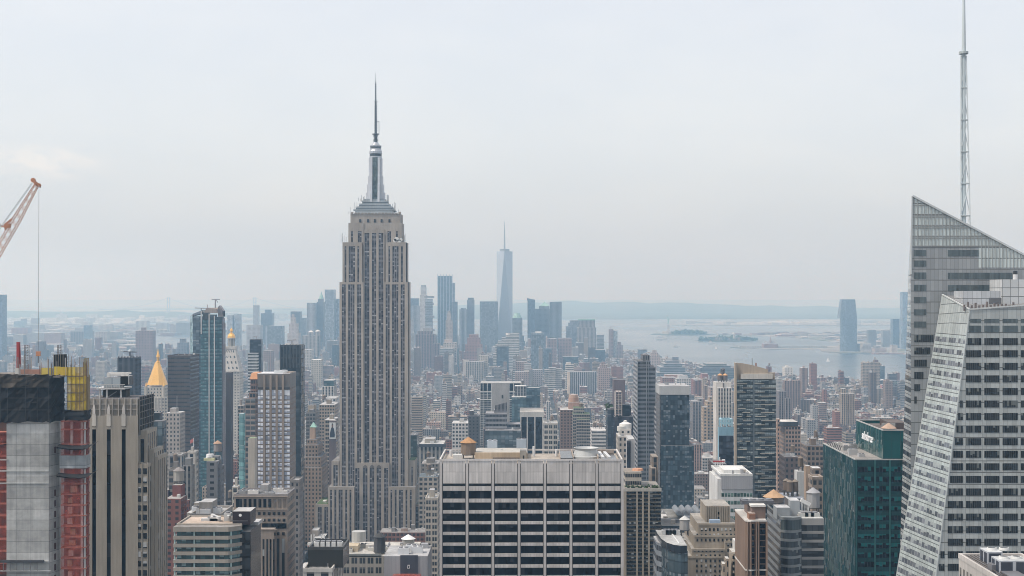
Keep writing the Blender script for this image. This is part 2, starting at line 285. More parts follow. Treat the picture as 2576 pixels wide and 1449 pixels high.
# ------------------------------------------------------------------ mesh building
ROOT = {}
class MB:
    def __init__(s): s.v = []; s.f = []; s.m = []; s.uv = []; s.c = []
    def face(s, pts, mat, col=(0.5, 0.5, 0.5), uv=None):
        i = len(s.v); s.v += [tuple(p) for p in pts]; s.f.append(tuple(range(i, i + len(pts)))); s.m.append(mat); s.c.append(col)
        s.uv += uv if uv else [(0.5, 0.5)] * len(pts)
    def wall(s, a, b, z0, z1, mat, col, bay=3.2, flo=3.6, z2=None, nb=None, nf=None):
        """vertical wall from point a to point b (seen from outside: left to right)"""
        L = math.hypot(b[0] - a[0], b[1] - a[1]); n = nb or max(1, round(L / bay)); k = nf or max(1, round((z1 - z0) / flo))
        zt = z1 if z2 is None else z2
        s.face([(a[0], a[1], z0), (b[0], b[1], z0), (b[0], b[1], zt), (a[0], a[1], z1)], mat, col, [(0, 0), (n, 0), (n, k * (zt - z0) / (z1 - z0)), (0, k)])
    def prism(s, pts, z0, z1, mat, col, bay=3.2, flo=3.6, roof=None, rmat='roofing', cap=True, nb=None, nf=None):
        """pts: footprint, counter-clockwise seen from above"""
        n = len(pts)
        for i in range(n): s.wall(pts[i], pts[(i + 1) % n], z0, z1, mat, col, bay, flo, nb=nb, nf=nf)
        if cap: s.face([(p[0], p[1], z1) for p in pts], rmat, roof or col)
    def box(s, x0, x1, y0, y1, z0, z1, mat='masonry', col=(0.5, 0.5, 0.5), bay=3.2, flo=3.6, roof=None, rmat=None, bottom=False, nb=None, nf=None):
        s.prism([(x0, y0), (x1, y0), (x1, y1), (x0, y1)], z0, z1, mat, col, bay, flo, roof, rmat or ('roofing' if roof else mat), nb=nb, nf=nf)
        if bottom: s.face([(x0, y1, z0), (x1, y1, z0), (x1, y0, z0), (x0, y0, z0)], rmat or mat, col)
    def loft(s, lo, hi, mat, col, bay=None, flo=None, cap=True, capmat=None, capcol=None):
        """two polygons of 3-D points of equal length, lower and upper"""
        n = len(lo)
        for i in range(n):
            j = (i + 1) % n; a, b, c, d = Vector(lo[i]), Vector(lo[j]), Vector(hi[j]), Vector(hi[i])
            uv = None
            if bay: 
                nu = max(1, round(max((b - a).length, (c - d).length) / bay)); nv = max(1, round(max((d - a).length, (c - b).length) / (flo or 3.6)))
                uv = [(0, 0), (nu, 0), (nu, nv), (0, nv)]
            s.face([a, b, c, d], mat, col, uv)
        if cap: s.face(hi, capmat or mat, capcol or col)
    def cyl(s, x, y, z0, z1, r0, r1=None, n=12, mat='masonry', col=(0.5, 0.5, 0.5), cap=True, rot=0.0, **k):
        r1 = r0 if r1 is None else r1
        ring = lambda r, z: [(x + r * math.cos(rot + i * 2 * math.pi / n), y + r * math.sin(rot + i * 2 * math.pi / n), z) for i in range(n)]
        s.loft(ring(r0, z0), ring(max(r1, 1e-3), z1), mat, col, cap=cap and r1 > 0.01, **k)
    def lathe(s, x, y, prof, n=12, mat='masonry', col=(0.5, 0.5, 0.5), rot=0.0):
        for (r0, z0), (r1, z1) in zip(prof, prof[1:]): s.cyl(x, y, z0, z1, r0, r1, n, mat, col, cap=False, rot=rot)
        s.cyl(x, y, prof[-1][1] - 1e-3, prof[-1][1], prof[-1][0], prof[-1][0], n, mat, col, rot=rot)
    def bar(s, p, q, w, mat='metal_paint', col=(0.5, 0.5, 0.5), w2=None):
        p, q = Vector(p), Vector(q); d = (q - p).normalized(); a = d.cross(Vector((0, 0, 1)) if abs(d.z) < 0.95 else Vector((1, 0, 0))).normalized(); b = d.cross(a); w2 = w2 or w
        R4 = lambda c, h: [c + a * h * sa + b * h * sb for sa, sb in ((1, 1), (-1, 1), (-1, -1), (1, -1))]
        lo, hi = R4(p, w / 2), R4(q, w2 / 2)
        s.loft(lo[::-1], hi[::-1], mat, col); s.face(lo, mat, col)
    def build(s, name, parent=None, base=None):
        o0 = Vector(base) if base is not None else (ROOT[parent.name] if parent is not None else Vector((0, 0, 0)))
        me = bpy.data.meshes.new(name)
        va = np.array(s.v, dtype=np.float64) - np.array(o0)
        me.from_pydata(va.tolist(), [], s.f)
        names = list(dict.fromkeys(s.m)); idx = {n: i for i, n in enumerate(names)}
        for n in names: me.materials.append(MAT[n])
        me.polygons.foreach_set('material_index', [idx[n] for n in s.m])
        ul = me.uv_layers.new(name='uv'); ul.data.foreach_set('uv', np.array(s.uv, dtype=np.float32).ravel())
        ca = me.attributes.new('col', 'FLOAT_COLOR', 'FACE')
        ca.data.foreach_set('color', np.array([(*c, 1.0) for c in s.c], dtype=np.float32).ravel())
        me.update()
        o = bpy.data.objects.new(name, me); COL.objects.link(o)
        if parent is not None: o.parent = parent; ROOT[o.name] = ROOT[parent.name]
        else: o.location = o0; ROOT[o.name] = o0
        return o
def tag(o, label=None, cat=None, group=None, kind=None):
    for k, v in (('label', label), ('category', cat), ('group', group), ('kind', kind)):
        if v: o[k] = v
    return o
def thing(name, label, cat, base, group=None):
    o = bpy.data.objects.new(name, None); COL.objects.link(o); o.location = base; o.empty_display_size = 5; ROOT[o.name] = Vector(base)
    return tag(o, label, cat, group)
def part(name, parent, label=None, **k):
    """a part that is one box"""
    m = MB(); m.box(**k); o = m.build(name, parent)
    if label: o['label'] = label
    return o
HAND = []          # footprints and picture extents of the buildings placed by hand: (x0,x1,y0,y1, px0,px1,py, short)
def note(px0, px1, py, d, dep, short=None, yb=None):
    HAND.append((PX(px0, d), PX(px1, d), d, d + dep, px0, px1, py, short))

def add_tank(parent, x, y, z, r=1.9, h=4.0, wood=(0.17, 0.135, 0.11), cone=(0.21, 0.175, 0.14), leg=2.2):
    m = MB(); m.cyl(x, y, z + leg, z + leg + h, r, r * 0.96, 10, 'masonry', wood); m.cyl(x, y, z + leg - 0.25, z + leg, r * 1.05, n=10, mat='masonry', col=(0.08, 0.08, 0.08))
    for sx in (-1, 1):
        for sy in (-1, 1): m.bar((x + sx * r * .65, y + sy * r * .65, z), (x + sx * r * .65, y + sy * r * .65, z + leg), 0.3, col=(0.09, 0.09, 0.09))
    o = m.build('water_tank', parent)
    m = MB(); m.cyl(x, y, z + leg + h, z + leg + h + r * 0.75, r * 1.12, 0.05, 10, 'masonry', cone); m.build('tank_roof', o)
    return o
def add_unit(parent, x, y, z, w, l, h, col=(0.55, 0.56, 0.57), fans=2):
    m = MB(); m.box(x - w / 2, x + w / 2, y - l / 2, y + l / 2, z, z + h, 'metal_paint', col)
    for i in range(fans): m.cyl(x - w / 2 + (i + .5) * w / fans, y, z + h, z + h + .35, min(w / fans, l) * .38, n=10, mat='metal_paint', col=(0.2, 0.2, 0.21))
    return m.build('cooling_unit', parent)
def add_parapet(parent, x0, x1, y0, y1, z, t=0.4, h=1.1, col=(0.5, 0.5, 0.5), mat='masonry'):
    m = MB()
    for a in ((x0, x1, y0, y0 + t), (x0, x1, y1 - t, y1), (x0, x0 + t, y0 + t, y1 - t), (x1 - t, x1, y0 + t, y1 - t)): m.box(*a, z, z + h, mat, col)
    return m.build('parapet', parent)

def fit(x0, x1, d, dep):
    """front edge and depth of a block whose front and receding side together span x0..x1"""
    if x1 < VX - 40:
        dep = min(dep, d * ((VX - x1 + .28 * (x1 - x0)) / (VX - x1) - 1)); return x0, VX - (VX - x1) * (d + dep) / d, max(dep, 4.0)
    if x0 > VX + 40:
        dep = min(dep, d * ((x0 - VX + .28 * (x1 - x0)) / (x0 - VX) - 1)); return VX + (x0 - VX) * (d + dep) / d, x1, max(dep, 4.0)
    return x0, x1, dep
def bld(name, cat, label, x0, x1, yt, d, dep, style, col, bay=3.2, flo=3.6, roof=(0.3, 0.3, 0.3), tiers=(), feats='', short=None, group=None, adj=True):
    """a building: main block between picture columns x0..x1 with its roof line at picture height yt, front face d metres away; tiers are
    further blocks (x0, x1, yt, distance, depth[, style, colour])"""
    rnd = random.Random(hash((x0, yt)) & 0xffff)
    base = (PX((x0 + x1) / 2, d), d + dep / 2, 0.0)
    r = thing(name, label, cat, base, group)
    m = MB(); rf = MB(); tops = []
    for k, b in enumerate(((x0, x1, yt, d, dep),) + tuple(tiers)):
        bx0, bx1, byt, bd, bdep = b[:5]
        if adj: bx0, bx1, bdep = fit(bx0, bx1, bd, bdep)
        st = b[5] if len(b) > 5 else style; c = b[6] if len(b) > 6 else col
        X0, X1, Z = PX(bx0, bd), PX(bx1, bd), PZ(byt, bd)
        m.prism([(X0, bd), (X1, bd), (X1, bd + bdep), (X0, bd + bdep)], 0, Z, st, c, bay, flo, cap=False)
        rf.face([(X0, bd, Z), (X1, bd, Z), (X1, bd + bdep, Z), (X0, bd + bdep, Z)], 'roofing', roof)
        tops.append((X0, X1, bd, bd + bdep, Z, c)); note(bx0, bx1, byt, bd, bdep, short if k == 0 else None)
    m.build('wall', r); rf.build('roof', r)
    X0, X1, Y0, Y1, Z, c = max(tops, key=lambda t: t[4]) if 'T' in feats else tops[0]
    w, l = X1 - X0, Y1 - Y0
    if 'p' in feats: add_parapet(r, X0 - .15, X1 + .15, Y0 - .15, Y1 + .15, Z - .3, 0.5, 1.3, tuple(min(1, q * 1.1) for q in c))
    if 'b' in feats:
        bw, bl_ = w * rnd.uniform(.25, .45), l * rnd.uniform(.3, .5); bx = X0 + rnd.uniform(.1, .6) * (w - bw); by = Y0 + rnd.uniform(.2, .7) * (l - bl_)
        part('bulkhead', r, x0=bx, x1=bx + bw, y0=by, y1=by + bl_, z0=Z, z1=Z + rnd.uniform(3.2, 5.5), col=tuple(q * .9 for q in c), roof=(0.4, 0.4, 0.4))
    if 'c' in feats:
        part('plant_room', r, x0=X0 + w * .15, x1=X1 - w * .15, y0=Y0 + l * .2, y1=Y1 - l * .15, z0=Z, z1=Z + 4.5, mat='metal_paint', col=tuple(q * .75 for q in c), roof=(0.25, 0.25, 0.25))
    for _ in range(feats.count('t')): add_tank(r, X0 + w * rnd.uniform(.2, .8), Y0 + l * rnd.uniform(.3, .7), Z + (3.0 if 'b' in feats else 0), min(2.4, max(1.4, w * .12)))
    for _ in range(feats.count('a')): add_unit(r, X0 + w * rnd.uniform(.2, .8), Y0 + l * rnd.uniform(.2, .5), Z, 4, 3, 2.2)
    if d < 1500 and w > 6 and l > 6:        # hatches, ducts, patches and small plant scattered on the roof
        for k in range(min(9, 2 + int(w * l / 90))):
            ux, uy = X0 + w * rnd.uniform(.06, .86), Y0 + l * rnd.uniform(.06, .86); q = rnd.random(); g = rnd.choice([(.5, .5, .49), (.3, .3, .31), (.16, .16, .17), (.42, .38, .33), (.62, .62, .61)])
            if q < .3: part('roof_patch', r, x0=ux, x1=min(X1, ux + w * rnd.uniform(.08, .25)), y0=uy, y1=min(Y1, uy + l * rnd.uniform(.1, .3)), z0=Z - .1, z1=Z + .02 + .004 * k, mat='roofing', col=rnd.choice([(.12, .12, .12), (.45, .44, .42), (.2, .19, .18)]))
            elif q < .55: part('duct', r, x0=ux, x1=min(X1, ux + rnd.choice((.6, w * .25))), y0=uy, y1=min(Y1, uy + rnd.choice((.7, l * .3))), z0=Z, z1=Z + rnd.uniform(.5, 1.1), mat='metal_paint', col=g)
            elif q < .75: vp = MB(); vp.cyl(ux, uy, Z, Z + rnd.uniform(.8, 2.0), .3, n=7, mat='metal_paint', col=g); vp.build('vent_pipe', r)
            else: part('roof_hatch', r, x0=ux, x1=min(X1, ux + rnd.uniform(1.2, 3)), y0=uy, y1=min(Y1, uy + rnd.uniform(1.2, 3)), z0=Z, z1=Z + rnd.uniform(.9, 2.2), mat='metal_paint', col=g)
    if 'm' in feats:
        mm = MB(); mm.bar((X0 + w * .6, Y0 + l * .5, Z), (X0 + w * .6, Y0 + l * .5, Z + 14), 0.35, col=(0.3, 0.3, 0.3)); mm.build('antenna_mast', r)
    if 'w' in feats:      # window-washing rig on a turntable
        mm = MB(); cx, cy = X0 + w * .5, Y0 + l * .5; mm.cyl(cx, cy, Z, Z + 3, 0.5, n=8, mat='metal_paint', col=(0.25, 0.27, 0.3)); mm.bar((cx - w * .24, cy, Z + 3.2), (cx + w * .22, cy, Z + 3.9), 0.7, col=(0.28, 0.3, 0.33)); mm.build('window_washing_rig', r)
    return r
# ------------------------------------------------------------------ ground, water, shores
def land(name, pts, z0, z1, mat):
    m = MB(); m.prism(pts, z0, z1, mat, (0.3, 0.3, 0.3), rmat=mat); return tag(m.build(name), kind='structure')
m = MB(); m.face([(-45000, -3000, 0), (45000, -3000, 0), (45000, 60000, 0), (-45000, 60000, 0)], 'bay_water'); tag(m.build('water'), kind='structure')
MAN = [(-2700, -2500), (2200, -2500), (2200, 1500), (1500, 3000), (1010, 3950), (743, 4420), (560, 5100), (450, 5900), (200, 6500), (-250, 6750), (-900, 6500), (-1560, 6050), (-2300, 5400), (-2750, 4500)]
land('ground', MAN, -3, 1.5, 'street_ground')
BRK = [(-14000, 4200), (-3200, 4600), (-2650, 5600), (-1750, 6400), (-1800, 6900), (-2230, 8300), (-2260, 8900), (-1900, 9200), (-1880, 9900), (-2250, 10300), (-2900, 11300), (-3250, 11350), (-3300, 12800), (-2500, 13100), (-2330, 14600), (-2900, 16600), (-3600, 17300), (-16000, 17600)]
land('brooklyn_ground', BRK, -3, 2, 'shore_ground')
JRS = [(16000, 5800), (2350, 5900), (1740, 5960), (1650, 6120), (1500, 6330), (1350, 6350), (1300, 6500), (1330, 6700), (1130, 6780), (1000, 6900), (960, 6990), (1100, 7080), (1500, 7150), (1640, 7600), (1560, 8600), (1200, 9100), (1150, 9250), (1500, 9350), (2050, 9500), (2600, 10300), (4600, 10400), (4800, 11300), (16000, 11500)]
land('jersey_ground', JRS, -3, 2, 'shore_ground')
land('harbour_pier_ground', [(1160, 11850), (3000, 11800), (6000, 11700), (9000, 11700), (9000, 13600), (3000, 13300), (1400, 12300), (1180, 12100)], -3, 3, 'shore_ground')
STI = [(-2600, 17500), (-1400, 15300), (-300, 14500), (1200, 14700), (3000, 14900), (6000, 14600), (14000, 14400), (16000, 26000), (-7000, 26000)]
land('island_ground', STI, -3, 4, 'wooded_ground')
def hills(name, px0, px1, d, prof, mat, deep=2600, n=140, seed=1):
    rnd = random.Random(seed); m = MB(); rows = []
    ph = [rnd.uniform(0, 6.28) for _ in range(6)]
    for j in range(7):
        row = []; fy = j / 6.0
        for i in range(n + 1):
            px = px0 + (px1 - px0) * i / n
            py = np.interp(px, [p[0] for p in prof], [p[1] for p in prof])
            h = PZ(py, d) + sum(6.0 / (k + 1) * math.sin(px * 0.011 * (k + 1) * 1.7 + ph[k]) for k in range(6))
            s = math.sin(math.pi * min(1.0, 0.02 + fy * 0.62)) ** 0.8
            Y = d - deep * 0.75 + deep * fy
            row.append((PX(px, Y), Y, max(1.0, h * s * (1 + 0.08 * math.sin(px * .05 + j)))))
        rows.append(row)
    for j in range(6):
        for i in range(n): m.face([rows[j][i], rows[j][i + 1], rows[j + 1][i + 1], rows[j + 1][i]], mat)
    return tag(m.build(name), kind='structure')
hills('hills', 820, 2700, 21500, [(820, 778), (1000, 774), (1150, 768), (1290, 764), (1420, 759), (1560, 760), (1750, 764), (1950, 770), (2150, 774), (2300, 776), (2700, 777)], 'wooded_ground')
hills('brooklyn_hills', -250, 640, 15800, [(-250, 784), (100, 784), (240, 783), (400, 785), (560, 788), (640, 792)], 'wooded_ground', 2000, 90, 3)
# ------------------------------------------------------------------ the suspension bridge at the harbour mouth
def bridge():
    d = 17200; r = thing('suspension_bridge', 'pale suspension bridge far off at the harbour mouth, two thin towers', 'bridge', (PX(535, d), d, 0))
    g = (0.34, 0.37, 0.40); tops = []
    for px in (424, 641):
        m = MB(); X = PX(px, d)
        for sx in (-13, 13): m.box(X + sx - 5, X + sx + 5, d - 6, d + 6, 0, 212, 'metal_paint', g)
        for z in (75, 150, 200): m.box(X - 8, X + 8, d - 5, d + 5, z, z + 9, 'metal_paint', g)
        m.build('bridge_tower', r); tops.append(X)
    m = MB(); m.box(PX(250, d), PX(905, d), d - 14, d + 14, 69, 76, 'metal_paint', g); m.build('bridge_deck', r)
    m = MB(); pts = []
    for a, b, za, zb, sag in ((PX(300, d), tops[0], 75, 210, 20), (tops[0], tops[1], 210, 210, 122), (tops[1], PX(770, d), 210, 75, 20)):
        for i in range(15):
            t = i / 14; pts.append((a + (b - a) * t, d, za + (zb - za) * t - sag * 4 * t * (1 - t) * (1 if sag > 100 else 1)))
    for p, q in zip(pts, pts[1:]):
        if p != q: m.bar(p, q, 3.0, 'metal_paint', g)
    m.build('main_cable', r)
bridge()
# ------------------------------------------------------------------ harbour islands and the statue
def crownless(name, label, cat, px0, px1, pyb, z1, mat, col=None): pass
def island(name, px0, px1, d, hw, mat='wooded_ground'):
    X0, X1 = PX(px0, d), PX(px1, d); n = 18
    pts = [((X0 + X1) / 2 + (X1 - X0) / 2 * math.cos(a) * (1 + .05 * math.sin(3 * a)), d + hw + hw * math.sin(a)) for a in [i * 2 * math.pi / n for i in range(n)]]
    land(name, pts, -2, 3, mat)
island('statue_island', 1642, 1796, GD(843), 150); island('museum_island', 1764, 1913, GD(859.5), 150)
def leaf_crown(m, cx, cy, cz, rx, ry, rz, n, s, rnd, lobes=5):
    """many small leaf clumps through the volume of an uneven crown"""
    L = [(rnd.uniform(-.55, .55), rnd.uniform(-.55, .55), rnd.uniform(-.45, .5), rnd.uniform(.42, .66)) for _ in range(lobes)] + [(0, 0, 0, .6)]
    for _ in range(n):
        a, b, c, q = rnd.choice(L)
        v = Vector((rnd.gauss(0, 1), rnd.gauss(0, 1), rnd.gauss(0, 1))).normalized() * q * rnd.uniform(.55, 1.05)
        p = Vector((cx + (a + v.x) * rx, cy + (b + v.y) * ry, cz + (c + v.z) * rz))
        nn = Vector((rnd.gauss(0, 1), rnd.gauss(0, 1), rnd.gauss(.5, 1))).normalized(); u = nn.orthogonal().normalized(); w = nn.cross(u); k = s * rnd.uniform(.6, 1.3)
        m.face([p - u * k - w * k * .6, p + u * k * .7 - w * k, p + u * k + w * k * .7, p - u * k * .5 + w * k], 'leaf_green', (0.05, 0.08, 0.03))
def grove(name, label, px0, px1, d, h, rnd, nclump, group=None, z=3):
    """a wood on an island that reads as one mass"""
    m = MB(); X0, X1 = PX(px0, d), PX(px1, d)
    for _ in range(nclump):
        t = rnd.random(); hh = h * (.45 + .55 * math.sin(math.pi * (0.08 + .84 * t))) * rnd.uniform(.75, 1.1)
        leaf_crown(m, X0 + (X1 - X0) * t, d + rnd.uniform(60, 200), z + hh * .5, 22, 22, hh * .62, 26, 5.5, rnd, 3)
    o = m.build(name); return tag(o, label, 'trees', kind='stuff')
rn = random.Random(5)
grove('island_trees', 'dark wood covering the statue island', 1690, 1780, GD(843), 26, rn, 42)
grove('museum_trees', 'trees around the island museum', 1766, 1908, GD(859.5), 24, rn, 46)
def statue():
    d = GD(843) + 120; s = 1.0; X = PX(1681, d)
    r = thing('harbour_statue', 'tall robed statue raising a torch on a stone pedestal in the bay', 'statue', (X, d, 3))
    m = MB(); m.cyl(X, d, 3, 20, 45, 40, 11, 'masonry', (0.3, 0.29, 0.26)); m.build('fort_base', r)
    m = MB(); m.lathe(X, d, [(15, 20), (14, 30), (10, 34), (9.5, 58), (11, 61), (9, 64)], 4, 'masonry', (0.36, 0.34, 0.3), rot=math.pi / 4); m.build('pedestal', r)
    # one continuous figure: skin over joints
    me = bpy.data.meshes.new('figure')
    J = [(0, 0, 66, 5.2), (0, 0, 78, 5.0), (0, 0, 89, 4.2), (0, 0, 96, 4.4), (0, 0, 100, 1.8), (0, 0, 104.5, 2.7), (-4.2, 0, 96.5, 1.9), (-6.2, 0, 104, 1.6), (-5.6, 0, 112, 1.3), (4.6, 0, 95, 1.9), (5.6, -2.5, 88, 1.7), (3.4, -4.5, 90, 2.2)]
    E = [(0, 1), (1, 2), (2, 3), (3, 4), (4, 5), (3, 6), (6, 7), (7, 8), (3, 9), (9, 10), (10, 11)]
    me.from_pydata([(a, b, c - 3) for a, b, c, _ in J], E, []); me.materials.append(MAT['copper_green'])
    o = bpy.data.objects.new('figure', me); COL.objects.link(o); o.parent = r
    o.modifiers.new('skin', 'SKIN'); sm = o.modifiers.new('smooth', 'SUBSURF'); sm.levels = 1; sm.render_levels = 1
    for v, j in zip(me.skin_vertices[0].data, J): v.radius = (j[3], j[3])
    me.skin_vertices[0].data[0].use_root = True
    m = MB()
    for i in range(7):
        a = math.pi * (i + .5) / 7; m.bar((X + 2.4 * math.cos(a), d, 106 + 1.5 * math.sin(a)), (X + 6 * math.cos(a), d, 106 + 5 * math.sin(a)), 0.8, 'copper_green', w2=0.2)
    m.build('crown_rays', r)
    m = MB(); m.lathe(X - 5.6, d, [(1.1, 112), (2.1, 114.5), (1.6, 115)], 8, 'copper_green'); m.lathe(X - 5.6, d, [(1.5, 115), (1.2, 118), (0.1, 120.5)], 8, 'gold_leaf'); m.build('torch', r)
statue()
def museum():
    d = GD(859.5) + 90; r = thing('island_museum', 'long pale museum with small domed towers on the wooded island', 'museum', (PX(1830, d), d, 3))
    m = MB(); m.box(PX(1790, d), PX(1862, d), d, d + 40, 3, 19, 'punched', (0.40, 0.30, 0.25), 6, 6, (0.35, 0.32, 0.3)); m.build('wall', r)
    for px in (1806, 1848):
        m = MB(); X = PX(px, d); m.lathe(X, d + 10, [(5, 3), (5, 30), (6, 31), (4.5, 36), (0.4, 42)], 8, 'masonry', (0.42, 0.40, 0.36)); m.build('dome_tower', r)
    m = MB(); X = PX(1845, d); m.cyl(X, d - 8, 3, 42, 3.5, n=8, mat='masonry', col=(.6, .6, .58)); m.cyl(X, d - 8, 38, 48, 7, 5, 10, 'masonry', (.62, .62, .6)); m.build('water_tower', r)
museum()
def terminal():
    d = GD(877) + 30; r = thing('ferry_terminal', 'low brick ferry terminal with a pointed clock tower on the far waterfront', 'terminal', (PX(1940, d), d, 2))
    m = MB(); m.box(PX(1921, d), PX(1957, d), d, d + 60, 2, 21, 'punched', (0.33, 0.20, 0.16), 5, 5); m.build('wall', r)
    m = MB(); X0, X1, z = PX(1921, d), PX(1957, d), 21
    m.loft([(X0, d, z), (X1, d, z), (X1, d + 60, z), (X0, d + 60, z)], [(X0 + 18, d + 20, z + 12), (X1 - 18, d + 20, z + 12), (X1 - 18, d + 40, z + 12), (X0 + 18, d + 40, z + 12)], 'roofing', (0.22, 0.22, 0.23)); m.build('roof', r)
    m = MB(); X = PX(1939, d); m.lathe(X, d + 10, [(5, 21), (5, 40), (4, 42), (0.3, 56)], 4, 'masonry', (0.28, 0.2, 0.17)); m.build('clock_tower', r)
    m = MB()
    for a, b in ((1863, 1918), (1960, 2085)): m.box(PX(a, d), PX(b, d), d + 30, d + 75, 2, 9, 'punched', (0.42, 0.42, 0.40), 8, 5)
    m.build('ferry_shed', r)
terminal()
# ------------------------------------------------------------------ boats
def boat(name, label, px, py, L, sail=False):
    d = GD(py); X = PX(px, d); r = thing(name, label, 'boat', (X, d, 0), None)
    m = MB(); h = L * .11
    lo = [(X - L * .42, d - L * .09, -.5), (X + L * .3, d - L * .09, -.5), (X + L * .46, d, -.5), (X + L * .3, d + L * .09, -.5), (X - L * .42, d + L * .09, -.5)]
    hi = [(X - L * .45, d - L * .12, h), (X + L * .32, d - L * .12, h), (X + L * .54, d, h * 1.25), (X + L * .32, d + L * .12, h), (X - L * .45, d + L * .12, h)]
    m.loft(lo, hi, 'metal_paint', (0.78, 0.78, 0.76)); m.build('hull', r)
    if sail:
        m = MB(); m.bar((X, d, h), (X, d, L * 1.35), L * .02, col=(.5, .5, .5)); m.build('mast', r)
        m = MB(); m.face([(X + .1, d, h * 1.5), (X - L * .42, d + L * .05, h * 1.6), (X + .1, d, L * 1.3)], 'masonry', (.85, .85, .84)); m.face([(X + .3, d, L * 1.15), (X + L * .45, d + L * .03, h * 1.4), (X + .3, d, h * 1.4)], 'masonry', (.85, .85, .84)); m.build('sail', r)
    else:
        m = MB(); m.box(X - L * .36, X + L * .22, d - L * .08, d + L * .08, h, h + L * .1, 'ribbon', (.8, .8, .8), L * .06, L * .1); m.box(X - L * .22, X + L * .12, d - L * .06, d + L * .06, h + L * .1, h + L * .18, 'ribbon', (.8, .8, .8), L * .06, L * .09); m.build('cabin', r)
        m = MB(); m.cyl(X - L * .12, d, h + L * .18, h + L * .28, L * .03, n=8, mat='metal_paint', col=(.6, .3, .12)); m.build('funnel', r)
boat('ferry_boat', 'white ferry on the bay below the statue island', 1661, 854, 62)
boat('ferry_boat', 'small white boat on open water below the wooded museum island', 1789, 864.5, 42)
boat('motor_boat', 'white motor boat on open water above the low dark terraced offices', 1701, 873, 30)
boat('sailing_boat', 'tiny white sailing boat on open water above the grey brick waterfront blocks', 1801, 879, 14, True)
boat('sailing_boat', 'white sailing boat on the river in front of the tall glass waterfront tower', 2083, 911, 15, True)
